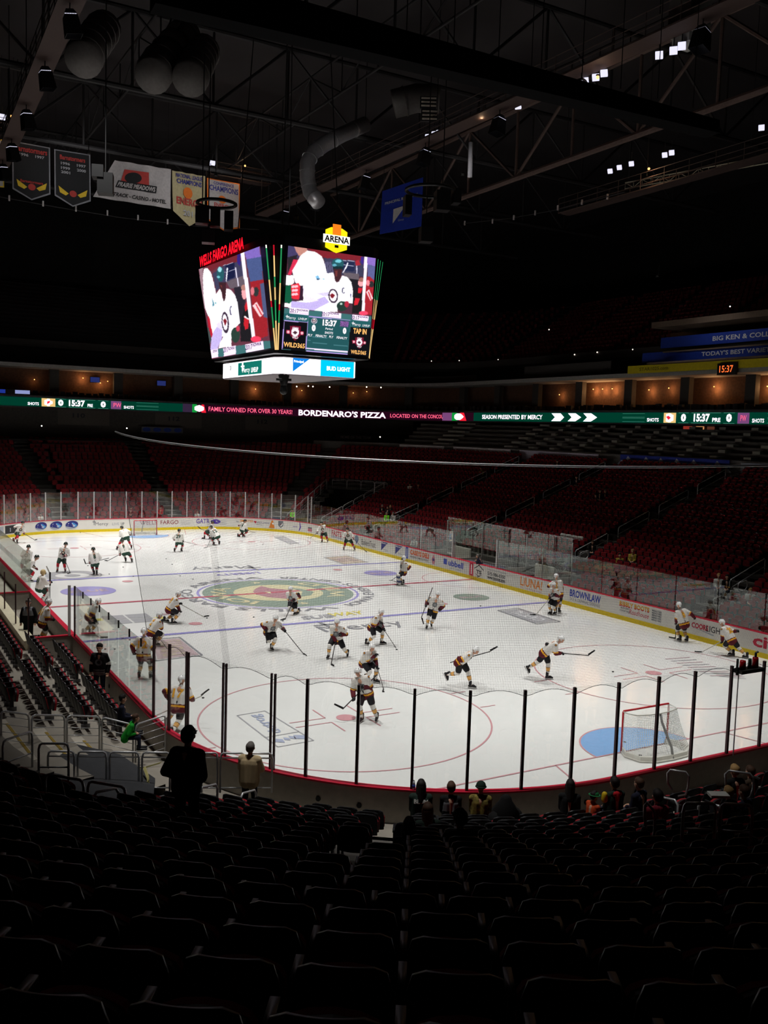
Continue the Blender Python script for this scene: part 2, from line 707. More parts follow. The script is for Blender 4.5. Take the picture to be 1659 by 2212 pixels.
def ice_text(name, body, px, py, w_, h_, m, rot=0.0, z=0.018, bold=0.02, slant=0.0):
    c0 = G(px, py)
    mb = MB()
    ca, sa = math.cos(rot), math.sin(rot)
    text_mb(mb, body, w_, h_, lambda u, v: (c0[0] + u * ca - v * sa, c0[1] + u * sa + v * ca, z), bold, 0, slant)
    return ice_part(name, mb, m)


def cross(mb, cx, cy, s, z, rot=0.0):
    bar(mb, cx, cy - s, cx, cy + s, s * 0.22, z)
    bar(mb, cx - s * 0.7, cy + s * 0.25, cx + s * 0.7, cy + s * 0.25, s * 0.22, z)


ice_text('painted_word', 'Mercy', 785, 1354, 4.2, 1.55, i_dgrey, bold=0.0)
c0 = G(706, 1352); mb = MB(); cross(mb, c0[0], c0[1], 0.8, 0.018); ice_part('painted_cross', mb, i_dgrey)
ice_text('painted_word', 'Mercy', 478, 1226, 4.0, 1.5, i_dgrey, rot=PI, bold=0.0)
c0 = G(548, 1228); mb = MB(); cross(mb, c0[0], c0[1], 0.8, 0.018); ice_part('painted_cross', mb, i_dgrey)
ice_text('painted_word', 'SUB', 687, 1333, 1.7, 0.75, i_grey, bold=0.03, slant=0.2)
ice_text('painted_word', 'WAY', 748, 1326, 1.9, 0.75, i_yel, bold=0.03, slant=0.2)
ice_text('painted_word', 'LIBERTY', 513, 1240, 2.9, 0.6, i_purple, rot=PI)


def rect_logo(pts, m_in, m_edge, word=None, mw=None, rot=0.0, wscale=(0.7, 0.5)):
    P = [G(x, y)[:2] for x, y in pts]
    c = sum(P) / 4
    mb = MB()
    for i in range(4):
        bar(mb, *P[i], *P[(i + 1) % 4], 0.09, 0.012, 0)
    flat(mb, [c + (p - c) * 0.9 for p in P], 0.008, 1)
    if word:
        a, b = P[1] - P[0], P[3] - P[0]
        text_mb(mb, word, 1, 1, lambda u, v: tuple(c + a * u * wscale[0] + b * (-v) * wscale[1]) + (0.018,), 0.02, 2)
    ice_part('painted_logo', mb, [m_edge, m_in, mw or i_white])


rect_logo([(699, 1204), (751, 1200), (795, 1215), (742, 1219)], i_tan, i_grey, 'HOTEL', i_pink)
rect_logo([(1159, 1348), (1075, 1319), (1119, 1314), (1210, 1343)], i_grey, i_dgrey, 'CAPITAL', i_white)
rect_logo([(336, 1428), (326, 1382), (388, 1377), (437, 1416)], i_pink, i_dgrey, 'EVENTS', i_tan)
rect_logo([(592, 1160), (611, 1158), (646, 1174), (628, 1176)], i_grey, i_grey)
# the bank logo in the near left circle
P = [G(x, y)[:2] for x, y in ((600, 1614), (512, 1546), (572, 1536), (677, 1600))]
mb = MB()
for i in range(4):
    bar(mb, *P[i], *P[(i + 1) % 4], 0.05, 0.010, 0)
bar(mb, *(P[0] * 0.72 + P[1] * 0.28), *(P[3] * 0.72 + P[2] * 0.28), 0.05, 0.010, 0)
cc = (P[0] * 0.36 + P[1] * 0.64 + P[3] * 0.36 + P[2] * 0.64) / 2
a_, b_ = (P[1] - P[0]), (P[0] - P[3])
text_mb(mb, 'dutrog', 1, 1, lambda u, v: tuple(cc + a_ * u * 0.6 + b_ * v * 0.42) + (0.012,), 0.02, 1)
c2 = (P[0] * 0.86 + P[1] * 0.14 + P[3] * 0.86 + P[2] * 0.14) / 2
for k, (du, dv, s1, s2) in enumerate(((0.0, 0.28, 0.07, 0.16), (0.01, 0.05, 0.05, 0.10), (0.02, -0.12, 0.06, 0.10), (0.0, -0.30, 0.08, 0.2))):
    q = c2 + a_ * du + b_ * dv
    flat(mb, [q - a_ * s1 - b_ * s2 * .5, q + a_ * s1 * .3 - b_ * s2 * .8, q + a_ * s1 + b_ * s2 * .4, q - a_ * s1 * .2 + b_ * s2 * .8], 0.012, 1)
ice_part('painted_logo', mb, [i_grey, i_mut], 'framed grey-blue bank logo')
for px, py, r, m_, nm in ((191, 1277, 1.42, i_purple, 'lilac'), (822, 1238, 1.05, i_purple, 'lilac'), (1018, 1290, 1.0, i_green, 'green')):
    c0 = G(px, py); mb = MB(); disc(mb, c0[0], c0[1], r, 0.010, 0)
    text_mb(mb, 'BLUE', r * 1.4, r * 0.5, lambda u, v: (c0[0] + u, c0[1] + v, 0.016), 0.02, 1)
    ice_part('painted_oval', mb, [m_, i_pink], nm + ' round logo')
c0 = G(156, 1243); mb = MB(); ring(mb, c0[0], c0[1], 0.95, 1.5, 0.010); ring(mb, c0[0], c0[1], 1.6, 1.68, 0.010); disc(mb, c0[0], c0[1] - 0.05, 0.45, 0.010)
ice_part('painted_oval', mb, i_grey, 'grey round logo')
# hexagonal grey logo with yellow and red corners on the left, pale feathered logo on the right
c0 = G(278, 1337)
mb = MB()
for i, (dx, dy, w2, h2, mi) in enumerate(((-0.55, 0.5, 1.0, 0.9, 0), (0.55, 0.5, 1.0, 0.9, 0), (-0.55, -0.5, 1.0, 0.9, 0), (0.55, -0.5, 1.0, 0.9, 0), (-1.35, 0.3, 0.45, 0.5, 1), (1.35, -0.3, 0.45, 0.5, 1), (-1.7, -0.4, 0.5, 0.4, 2), (1.75, 0.4, 0.5, 0.4, 2))):
    flat(mb, [(c0[0] + dx - w2 / 2, c0[1] + dy - h2 / 2), (c0[0] + dx + w2 / 2, c0[1] + dy - h2 / 2), (c0[0] + dx + w2 / 2, c0[1] + dy + h2 / 2), (c0[0] + dx - w2 / 2, c0[1] + dy + h2 / 2)], 0.010, mi)
ice_part('painted_logo', mb, [i_grey, i_yel, i_pink], 'grey block logo with yellow and red corners')
mb = MB()
for k in range(9):
    q0, q1 = G(1438 + k * 12, 1424 + k * 4.5)[:2], G(1490 + k * 14, 1420 + k * 5)[:2]
    bar(mb, *q0, *q1, 0.10, 0.010, k % 2)
for k in range(4):
    q0, q1 = G(1535 + k * 6, 1452 + k * 3)[:2], G(1600 + k * 4, 1455 + k * 4)[:2]
    bar(mb, *q0, *q1, 0.08, 0.010, k % 2)
ice_part('painted_logo', mb, [i_pink, i_grey], 'pale feathered logo')

# concrete floor round the rink
mb = MB()
RINK.strip(mb, 0, RINK.total, [(0.12, -0.03), (0.14, 0.25), (1.65, 0.25)], step_arc=0.5)
M_walk = mat('walkway_concrete', (150, 143, 132), 0.8, var=0.1, scale=1.5)
struct(mb, 'floor', M_walk)

# ================================================================== DASHER BOARDS
dash = empty('dasher_boards', (0, 0, 0))
tag(dash, 'white dasher boards with red cap and yellow kick plate all round the rink', 'dasher boards')


def dasher(name, prof, m, s0=0.0, s1=None, label=None):
    mb = MB()
    RINK.strip(mb, s0, RINK.total if s1 is None else s1, prof, closed=True, step_arc=0.35)
    o = mb.build(name, m, dash)
    if label:
        o['label'] = label
    return o


dasher('board_face', [(0, 0.22), (0, 1.03), (0.05, 1.03), (0.05, 0.22)], M_board)
dasher('board_back', [(0.05, 0.0), (0.05, 1.03), (0.12, 1.03), (0.12, 0.0)], M_boardback, label='grey outer face of the boards')
dasher('kick_plate', [(-0.012, 0.0), (-0.012, 0.22), (0.05, 0.22), (0.05, 0.0)], M_kick, label='yellow kick plate')
dasher('cap_rail', [(-0.02, 1.03), (-0.02, 1.07), (0.17, 1.07), (0.17, 1.03)], M_red, label='red cap rail')
for px in (1265, 1340, 1375):
    s = RINK.s_of_px(px, 0.7, S_SE + 6, S_SW + 12, 0.12)
    mb = MB(); p, n, _ = RINK.at(s, 0.125)
    mb.tube([(p[0], p[1], 0.62), (p[0] + n[0] * 0.02, p[1] + n[1] * 0.02, 0.62)], 0.06, 10)
    mb.build('hand_hole', M_black, dash)
for px, z in ((688, 0.62), (775, 0.6), (357, 0.65), (236, 0.65)):
    s = RINK.s_of_px(px, z, S_SW, S_L + 10, 0.12)
    mb = MB(); p, n, _ = RINK.at(s, 0.125)
    mb.tube([(p[0], p[1], z), (p[0] + n[0] * 0.02, p[1] + n[1] * 0.02, z)], 0.06, 10)
    mb.build('hand_hole', M_black, dash)

# ---- advertisements on the boards
A = {k: mat('ad_' + k, v, 0.4, var=0.04) for k, v in dict(red=(196, 40, 66), blue=(50, 70, 168), navy=(44, 46, 120), grey=(112, 116, 122), black=(40, 40, 44), orange=(226, 134, 52), purple=(84, 52, 160), sky=(66, 140, 206), green=(120, 160, 60), yellow=(232, 200, 60), wine=(140, 52, 60), lgrey=(168, 172, 180), pink=(196, 120, 132), white=(240, 240, 238), teal=(110, 128, 150)).items()}
_adm = []
AD_D = -0.004


def ad_place(s, zc, d=AD_D):
    return lambda u, v: tuple(RINK.P(s + u, d, zc + v))


class Ad:
    def __init__(self, label=None):
        self.mb = MB(); self.mats = []; self.label = label; self.k = 0

    def mi(self, m):
        if m not in self.mats:
            self.mats.append(m)
        return self.mats.index(m)

    def text(self, body, s, zc, w_, h_, col, bold=0.02, slant=0.0):
        self.k += 1
        text_mb(self.mb, body, w_, h_, ad_place(s, zc, AD_D - 0.0015 * self.k), bold, self.mi(A[col]), slant)
        return self

    def poly(self, s, zc, pts, col):
        self.k += 1
        f = ad_place(s, zc, AD_D - 0.0015 * self.k)
        self.mb.add([f(u, v) for u, v in pts], [tuple(range(len(pts)))], self.mi(A[col]))
        return self

    def rect(self, s, zc, w_, h_, col):
        n = max(1, int(w_ / 0.4))
        for i in range(n):
            u0, u1 = -w_ / 2 + w_ * i / n, -w_ / 2 + w_ * (i + 1) / n
            self.poly(s, zc, [(u0, -h_ / 2), (u1, -h_ / 2), (u1, h_ / 2), (u0, h_ / 2)], col)
            self.k -= 1
        self.k += 1
        return self

    def ell(self, s, zc, a, b, col, rot=0.0):
        c_, s_ = math.cos(rot), math.sin(rot)
        return self.poly(s, zc, [(a * math.cos(t) * c_ - b * math.sin(t) * s_, a * math.cos(t) * s_ + b * math.sin(t) * c_) for t in [2 * PI * i / 28 for i in range(28)]], col)

    def done(self):
        o = self.mb.build('advert_panel', self.mats, dash)
        if self.label:
            o['label'] = self.label


def sF(px):
    return RINK.s_of_px(px, 0.62, -14, S_NE + 12, 0)


def sR(px):
    return RINK.s_of_px(px, 0.62, S_NE + 8, S_SE, 0)


# far end, left to right
a = Ad('black lettering on grey panel'); s = sF(22); a.rect(s, 0.62, 1.15, 0.62, 'black'); a.text('tar', s, 0.62, 0.85, 0.36, 'lgrey', slant=0.2); s = sF(3); a.rect(s, 0.66, 0.5, 0.5, 'lgrey').text('FDR', s, 0.5, 0.4, 0.12, 'grey'); a.done()
a = Ad('three blue oval beer logos')
for px in (88, 121, 154):
    s = sF(px); a.ell(s, 0.64, 0.52, 0.33, 'lgrey', 0.12).ell(s + 0.02, 0.66, 0.5, 0.30, 'navy', 0.12).ell(s + 0.02, 0.60, 0.42, 0.22, 'sky', 0.12).text('BUD', s, 0.70, 0.55, 0.15, 'white').text('LIGHT', s, 0.54, 0.6, 0.15, 'white')
a.done()
a = Ad('grey lettering and small cross'); s = sF(220); a.text('Mercy', s, 0.62, 1.05, 0.34, 'grey', 0.0); s = sF(203); a.rect(s, 0.78, 0.05, 0.42, 'grey').rect(s, 0.84, 0.26, 0.05, 'grey'); s = sF(257); a.text('LIVE', sF(250), 0.62, 0.55, 0.2, 'lgrey', 0.0).text('UP', sF(265), 0.63, 0.3, 0.2, 'grey', 0.01); a.done()
a = Ad('dark red lettering'); s = sF(344); a.text('WELLS  FARGO', s, 0.66, 3.3, 0.34, 'wine', 0.005); a.done()
a = Ad('violet lettering with an eye shape'); s = sF(438); a.text('GATR', s, 0.70, 1.15, 0.40, 'purple', 0.015); s = sF(466); a.ell(s, 0.66, 0.42, 0.2, 'purple').ell(s - 0.05, 0.68, 0.22, 0.09, 'lgrey')
for dx in (-2.0, 1.15):
    for dz in (0.1, -0.08, -0.2):
        a.rect(sF(450) + dx, 0.65 + dz, 0.8, 0.025, 'lgrey')
a.done()
a = Ad('orange and red lettering with small grey print'); s = sF(530); a.text('SMARTER', sF(533), 0.78, 1.2, 0.18, 'orange'); a.text('the', sF(513), 0.72, 0.22, 0.12, 'grey'); s = sF(551); a.poly(s, 0.68, [(-.15, .12), (.15, .12), (.06, -.1), (-.02, 0)], 'red'); a.text('RITE PLUMBING and', sF(572), 0.68, 1.5, 0.14, 'navy', 0.0).text('Heating', sF(560), 0.5, 0.5, 0.1, 'grey', 0.0); s = sF(588); a.poly(s, 0.55, [(-.3, -.26), (.26, -.26), (.1, .4), (-.05, .4)], 'orange').poly(s, 0.55, [(-.1, .05), (.18, .05), (.14, .2), (-.07, .2)], 'white'); a.done()
a = Ad('dark shield crest'); s = sF(607); a.poly(s, 0.66, [(-.26, .3), (.26, .3), (.26, -.1), (0, -.3), (-.26, -.1)], 'grey').poly(s, 0.68, [(-.18, .2), (.18, .2), (.18, -.05), (0, -.2), (-.18, -.05)], 'white').poly(s, 0.68, [(-.1, .12), (.1, .12), (0, -.1)], 'wine'); a.done()
a = Ad('violet leaping figure'); s = sF(648); a.poly(s, 0.62, [(-.14, -.34), (0, -.3), (.14, 0), (.04, .34), (-.04, .34), (.0, 0)], 'purple').ell(s, 1.0 - 0.03, 0.05, 0.05, 'purple').text('SKATE', s - .55, 0.6, 0.5, 0.1, 'purple'); a.done()
a = Ad('two small red shop logos')
for px in (669, 684):
    s = sF(px); a.rect(s, 0.66, 0.5, 0.14, 'grey').rect(s, 0.5, 0.5, 0.26, 'pink').text('NAPA', s, 0.5, 0.42, 0.18, 'red')
a.done()
a = Ad('red and blue lettering'); s = sR(727); a.text('FASTS', s, 0.72, 1.7, 0.42, 'red', 0.02); a.text('FASTER DRY CLEANING', s, 0.42, 1.9, 0.12, 'blue', 0.0); a.done()
a = Ad('grey tree emblem and dark lettering'); s = sR(770); a.ell(s, 0.72, 0.3, 0.28, 'teal').poly(s, 0.5, [(-.12, -.14), (.04, -.16), (.26, .2), (.0, .02)], 'navy'); s = sR(796); a.text('BankersTrust.', s, 0.60, 2.2, 0.42, 'black', 0.0); a.done()
a = Ad('two dark blue triangles')
for px in (831, 862):
    s = sR(px); a.poly(s, 0.62, [(-.5, .36), (.45, .36), (-.5, -.3)], 'navy').text('Musco', s - .1, 0.9, 0.7, 0.10, 'white').text('Family Bank', s + .2, 0.42, 0.6, 0.12, 'teal', 0.0)
a.done()
a = Ad('blue upright strip'); s = RINK.s_of_px(879, 0.6, S_NE + 10, S_SE, 0); a.rect(s, 0.63, 0.36, 0.8, 'blue'); a.rect(s, 0.63, 0.14, 0.6, 'lgrey'); a.done()
a = Ad('orange cartoon lettering over black print'); s = sR(906); a.text('CASEYS DELI', s, 0.75, 2.4, 0.34, 'red', 0.05).text('CASEYS DELI', s, 0.77, 2.3, 0.28, 'orange', 0.02).text('BUILDING FAMOUS PIZZAS', s, 0.45, 2.3, 0.13, 'black', 0.01); s = sR(937); a.poly(s, 0.62, [(-.25, .0), (0, .35), (.2, .0), (.12, -.3), (-.12, -.3)], 'pink').ell(s, 0.62, .1, .1, 'navy'); a.done()
a = Ad('blue square and lettering'); s = sR(980); a.text('ubbell', s + .25, 0.68, 1.7, 0.38, 'blue', 0.03); a.rect(s - .95, 0.70, 0.4, 0.36, 'blue'); a.text('REALTY COMPANY', s + .3, 0.36, 1.3, 0.07, 'teal', 0.0); a.done()
a = Ad('red upright strip'); s = RINK.s_of_px(1018.5, 0.6, S_NE + 10, S_SE, 0); a.rect(s, 0.63, 0.42, 0.8, 'red'); a.rect(s, 0.63, 0.1, 0.6, 'white'); a.done()
a = Ad('house emblem with phone number')
s = sR(1034); a.poly(s, 0.7, [(-.5, .05), (0, .32), (.5, .05), (.5, .0), (0, .25), (-.5, 0)], 'black').text('TS', s, 0.56, 0.55, 0.24, 'black', 0.03); a.poly(s, .42, [(-.45, .05), (0, -.15), (.45, .05), (0, -.09)], 'black')
s = sR(1073); a.text('Custom Homes & Remodeling', s, 0.88, 1.9, 0.10, 'teal', 0.0).text('515-986-0300', s, 0.64, 1.75, 0.22, 'black', 0.02).text('www.tsconst.com', s, 0.40, 1.75, 0.20, 'black', 0.02); a.done()
a = Ad('orange serif lettering'); s = sR(1147); a.text('LiUNA!', s, 0.68, 1.95, 0.52, 'orange', 0.02).text('FEEL THE POWER of Iowa', s, 0.32, 1.9, 0.09, 'pink', 0.0); a.done()
a = Ad('blue lettering with grey print'); s = sR(1263); a.text('BROWNLAW', s, 0.72, 2.35, 0.40, 'blue', 0.03).text('DUI & CRIMINAL DEFENSE', s, 0.40, 2.3, 0.15, 'grey', 0.0); a.done()
a = Ad('yellow and red lettering over script'); s = sR(1369); a.text('BIBBLY BOOTS', s, 0.82, 2.0, 0.26, 'red', 0.04).text('BIBBLY BOOTS', s, 0.845, 2.0, 0.2, 'yellow', 0.01).text('Roadhouse', s + .35, 0.52, 1.3, 0.24, 'red', 0.0, 0.3).text('BURGERS', s - .6, 0.62, 0.6, 0.09, 'grey').text('COCKTAILS', s - .6, 0.48, 0.7, 0.09, 'grey'); s = sR(1419)
for k in range(5):
    a.text('MENU HRS', s, 0.86 - k * 0.11, 0.6, 0.08, 'grey', 0.03)
a.done()
a = Ad('red and black lettering'); s = sR(1512); a.text('COORS', s, 0.66, 0.95, 0.26, 'red', 0.04).text('LIGHT', sR(1546), 0.66, 1.0, 0.28, 'black', 0.005); a.poly(s, .5, [(-.7, .1), (.8, -.06), (.8, -.12)], 'lgrey'); a.done()
a = Ad('large crimson lettering'); s = sR(1655); a.text('citi', s, 0.66, 1.35, 0.5, 'red', 0.03); a.done()

# ---- glass panels and posts
def post(s, z1, m, r=0.035, d=0.075, group=None, label=None):
    p, n, _ = RINK.at(s, d)
    mb = MB()
    mb.box((p[0], p[1], (1.07 + z1) / 2), (r * 2, r * 2, z1 - 1.07), math.atan2(n[1], n[0]))
    o = mb.build('glass_post', m, dash)
    if label and not group:
        o['label'] = label
    return o


def pane(s0, s1, z1, m, group, label, d=0.07, z0=1.07):
    mb = MB()
    p0, p1 = RINK.P(s0 + 0.03, d, z0), RINK.P(s1 - 0.03, d, z0)
    n = RINK.at((s0 + s1) / 2)[1]
    t = np.array([n[0], n[1], 0]) * 0.012
    h = np.array([0, 0, z1 - z0])
    mb.hexa([p0, p1, p1 + t, p0 + t], [p0 + h, p1 + h, p1 + t + h, p0 + t + h])
    mb.build('glass_panel', m, dash)


near_px = [332, 365, 404, 484, 587, 660, 770, 888, 1007, 1124, 1232, 1327, 1412, 1491, 1568, 1642]
near_s = [RINK.s_of_px(px, 1.07, S_SW - 5, S_L + 2, 0.07) for px in near_px]
for i, s in enumerate(near_s):
    dbl = i in (2, 3, 4)
    for q in ((-0.05, 0.05) if dbl else (0,)):
        post(s + q, 3.36, M_gp_dark, 0.022 if dbl else 0.032, group='dark glass posts at the near end', label='dark slim post holding tall glass at the near end')
for i in range(len(near_s) - 1):
    pane(near_s[i + 1], near_s[i], 3.36, M_glass, 'glass panels at the near end', 'clear tall glass panel at the near end between dark posts')
# right of the frame and round the near right corner
s = near_s[-1]
while s > S_SE + 2:
    pane(s - 1.27, s, 3.36, M_glass, 'glass panels at the near end', 'clear tall glass panel at the near end between dark posts')
    s -= 1.27
    post(s, 3.36, M_gp_dark, 0.032, group='dark glass posts at the near end', label='dark slim post holding tall glass at the near end')
# far end
far_px = [16, 34, 65, 98, 131, 168, 203, 238, 273, 307, 340, 372, 404, 435, 467, 498, 530, 560, 588, 608, 639, 666, 696]
far_s = [RINK.s_of_px(px, 3.3 if px > 16 else 1.2, -14, S_NE + 12, 0.07) for px in far_px[1:]]
far_s = [far_s[0] - 1.25] + far_s
for s in far_s:
    post(s, 3.3, M_gp_light, 0.04, group='pale glass posts at the far end', label='pale slim post holding tall glass at the far end')
for i in range(len(far_s) - 1):
    pane(far_s[i], far_s[i + 1], 3.3, M_glass, 'glass panels at the far end', 'clear tall glass panel at the far end between pale posts')
# right side: frameless glass, then the boxes, then frameless glass again
s_y = lambda y: S_R + (21.95 - y)
s = far_s[-1]
while s < s_y(6.4) - 1.0:
    e = min(s + 2.44, s_y(6.4))
    pane(s, e, 2.72, M_glass_side, 'frameless glass along the right side', 'frameless clear glass panel along the right side boards')
    s = e
s = s_y(-6.4)
while s < S_SE + 1.5:
    pane(s, s + 2.44, 2.72, M_glass_side, 'frameless glass along the right side', 'frameless clear glass panel along the right side boards')
    s += 2.44
for y, lb in ((2.35, 'white glass post at the penalty box gate nearer the far end'), (-2.35, 'white glass post at the penalty box gate nearer the camera')):
    post(s_y(y), 2.75, M_gp_light, 0.045, label=lb)
# left side
sl = lambda y: S_L + (21.95 + y)
edge = near_s[0]
s = edge
while s < sl(-11.2):
    e = min(s + 1.3, sl(-11.2))
    pane(s, e, 2.95, M_glass_side, 'glass along the near left side', 'greenish glass panel along the near left side boards')
    if e < sl(-11.5):
        p, n, _ = RINK.at(e, 0.08)
        mb = MB(); mb.box((p[0], p[1], 2.86), (0.04, 0.05, 0.24))
        mb.build('glass_clip', M_black, dash)
    s = e
for px in (168, 373 / 2.963):
    ss_ = RINK.s_of_px(px, 2.5, S_L, S_NW, 0.07)
for y, m_ in ((-11.2, M_gp_dark),):
    post(sl(y), 2.95, m_, 0.03, label='dark glass post where the left side bench opening starts')
for y0, y1 in ((-1.0, 4.5), (4.5, 10), (10, 16), (16, 21.9)):
    k = int(round((y1 - y0) / 1.4))
    for i in range(k):
        pane(sl(y0 + (y1 - y0) * i / k), sl(y0 + (y1 - y0) * (i + 1) / k), 2.75, M_glass_side, 'glass along the far left side', 'glass panel along the far left side boards')
for i in range(9):
    pane(S_NW + i * 1.27, S_NW + (i + 1) * 1.27, 3.3, M_glass, 'glass panels at the far end', 'clear tall glass panel at the far end between pale posts')

# ---- pucks
def puck(px, py, lb, grp=None, z=0.0):
    p = G(px, py, z + 0.013) if z == 0 else None
    mb = MB(); mb.tube([(p[0], p[1], 0.001), (p[0], p[1], 0.028)], 0.042, 14)
    o = mb.build('puck', M_black, None, loc=(p[0], p[1], 0.0))
    tag(o, lb, 'puck', grp)


for q in ((359, 1207), (372, 1219), (389, 1244), (417, 1251), (236, 1240), (266, 1225), (196, 1177), (288, 1245), (174, 1150), (190, 1222), (567, 1176), (568, 1176)):
    puck(q[0], q[1], 'black puck lying loose beyond the centre circle', 'loose pucks in the far half')
for q in ((548, 1333), (265, 1379), (280, 1382), (1038, 1309), (227, 1402), (248, 1402)):
    puck(q[0], q[1], 'black puck lying loose near the near blue line', 'loose pucks near the near blue line')
for q, lb in (((438.6, 1507.3), 'black puck by the stick of the player numbered 17'), ((857, 1403), 'black puck ahead of the stick on the painted Mercy word'), ((828, 1494), 'black puck under the blade above the near face-off circle'), ((1324, 1451), 'black puck right of the shooting player, short of the right dot'), ((611, 1341), 'black puck at the blade below the centre logo'), ((447, 1335), 'black puck at the blade left of centre'), ((1350, 1603), 'black puck inside the near goal mouth'), ((1383, 1632), 'black puck behind the near goal line inside the net')):
    puck(q[0], q[1], lb)


# ---- goals
def goal(y, sg, label):
    """sg = +1 when the mouth faces +y"""
    t = empty('hockey_goal', (0, y, 0)); tag(t, label, 'goal')
    m_pipe = mat('goal_pipe_red', (186, 34, 44), 0.35)
    m_wp = mat('goal_frame_white', (206, 204, 196), 0.5)
    mb = MB()
    mb.tube([(-0.915, 0, 0), (-0.915, 0, 1.19), (-0.90, 0, 1.22), (0.90, 0, 1.22), (0.915, 0, 1.19), (0.915, 0, 0)], 0.032, 10)
    mb.build('goal_frame', m_pipe, t, True)
    base = [(-0.915, 0), (-1.12, -0.35 * sg), (-1.02, -0.85 * sg), (-0.6, -1.08 * sg), (0, -1.12 * sg), (0.6, -1.08 * sg), (1.02, -0.85 * sg), (1.12, -0.35 * sg), (0.915, 0)]
    top = [(-0.915, 0), (-0.9, -0.2 * sg), (-0.8, -0.42 * sg), (-0.4, -0.54 * sg), (0, -0.56 * sg), (0.4, -0.54 * sg), (0.8, -0.42 * sg), (0.9, -0.2 * sg), (0.915, 0)]
    mb = MB(); mb.tube([(x, yy, 0.03) for x, yy in base], 0.028, 8); mb.tube([(x, yy, 1.2) for x, yy in top], 0.02, 8)
    mb.build('base_frame', m_wp, t, True)
    mb = MB(); mb.tube([(0, -0.54 * sg, 1.2), (0, -0.62 * sg, 0.95), (0, -1.02 * sg, 0.35), (0, -1.1 * sg, 0.04)], 0.035, 8)
    mb.build('center_brace', mat('brace_grey', (130, 130, 128), 0.6), t, True)
    # netting: back sheet between top and base rings, with uv for the mesh pattern
    vs, uvs, fs = [], [], []
    rows = 8
    for i in range(rows + 1):
        k = i / rows
        for j, (b, tp) in enumerate(zip(base, top)):
            sag = 0.10 * math.sin(PI * k)
            vs.append((b[0] * k + tp[0] * (1 - k), (b[1] * k + tp[1] * (1 - k)) * (1 - sag), 1.2 * (1 - k) + 0.04 * k))
            uvs.append((j * 0.34, k * 1.3))
    n = len(base)
    for i in range(rows):
        for j in range(n - 1):
            fs.append((i * n + j, i * n + j + 1, (i + 1) * n + j + 1, (i + 1) * n + j))
    o_ = len(vs)
    for (x, yy) in top:
        vs.append((x, yy, 1.21)); uvs.append((x, yy))
    vs.append((0, 0, 1.21)); uvs.append((0, 0))
    for j in range(n - 1):
        fs.append((o_ + j, o_ + j + 1, o_ + n))
    me = bpy.data.meshes.new('netting'); me.from_pydata(vs, [], fs)
    uv = me.uv_layers.new(name='UVMap')
    for lp in me.loops:
        uv.data[lp.index].uv = uvs[lp.vertex_index]
    me.materials.append(M_goalnet)
    ob = bpy.data.objects.new('netting', me); COL.objects.link(ob); ob.parent = t
    mb = MB()
    for j in range(n - 1):
        b0, b1 = base[j], base[j + 1]
        mb.hexa([(b0[0], b0[1], 0.01), (b1[0], b1[1], 0.01), (b1[0] * .86, b1[1] * .86, 0.01), (b0[0] * .86, b0[1] * .86, 0.01)], [(b0[0] * .99, b0[1] * .99, 0.16), (b1[0] * .99, b1[1] * .99, 0.16), (b1[0] * .93, b1[1] * .93, 0.16), (b0[0] * .93, b0[1] * .93, 0.16)])
    mb.build('base_skirt', m_wp, t)


goal(-27.13, 1, 'red-framed white-netted goal standing in front of the near boards')
goal(27.13, -1, 'small red-framed goal at the far end below the bank lettering')

# ---- safety netting over the near end
def netting(s0, s1, name, label, ztop, zlow, dx=0.0, scal=True):
    ss = []
    s = s0
    while s < s1 - 1e-6:
        ss.append(s); s += 0.16
    ss.append(s1)
    vs, uvs, fs = [], [], []
    R = 6
    knots = sorted(near_s)
    for i, s in enumerate(ss):
        # scalloped foot: highest in the middle of each glass panel
        zl = zlow
        if scal:
            for a_, b_ in zip(knots[:-1], knots[1:]):
                if a_ <= s <= b_:
                    zl = zlow + 0.16 * math.sin(PI * (s - a_) / (b_ - a_))
        for k in range(R + 1):
            f = k / R
            z = zl + (ztop(s) - zl) * f
            p = RINK.P(s, 0.13 + 0.9 * f + dx, z)
            vs.append(tuple(p)); uvs.append((s * 1.06, z))
    n = R + 1
    for i in range(len(ss) - 1):
        for k in range(R):
            fs.append((i * n + k, (i + 1) * n + k, (i + 1) * n + k + 1, i * n + k + 1))
    me = bpy.data.meshes.new(name); me.from_pydata(vs, [], fs)
    uv = me.uv_layers.new(name='UVMap')
    for lp in me.loops:
        uv.data[lp.index].uv = uvs[lp.vertex_index]
    me.materials.append(M_net)
    ob = bpy.data.objects.new(name, me); COL.objects.link(ob)
    return ob, ss, vs, n


zt = lambda s: 8.42 + 0.0035 * (s - 92) ** 2 * (1 if s > 92 else 0.5)
net, ss, vs, n = netting(S_SE + 6, 102.4, 'safety_net', '', zt, 3.22)
netroot = empty('safety_netting', (0, 0, 0)); tag(netroot, 'fine dark safety netting hung above the near end glass', 'netting')
net.parent = netroot; net.name = 'net_sheet'
mb = MB(); mb.tube([vs[i] for i in range(n - 1, len(vs), n)], 0.022, 6); mb.build('top_cable', M_steel, netroot, True)
mb = MB(); mb.tube([vs[i] for i in range(0, len(vs), n)], 0.006, 5); mb.build('foot_cord', M_black, netroot)
mb = MB(); mb.tube(vs[-n:], 0.005, 5); mb.build('edge_cord', M_black, netroot)
mb = MB(); mb.tube(vs[-2 * n:-n], 0.004, 5); mb.build('edge_cord', M_black, netroot)
q0, q1 = V(340, 1134, np.array(vs[-1])), np.array(vs[-n])
s_seam = RINK.s_of_px(500, 3.4, S_SW, 102, 0.13)
m2, _, v2, n2 = netting(s_seam, s_seam + 0.2, 'net_overlap', '', zt, 3.22, dx=0.03); m2.parent = netroot
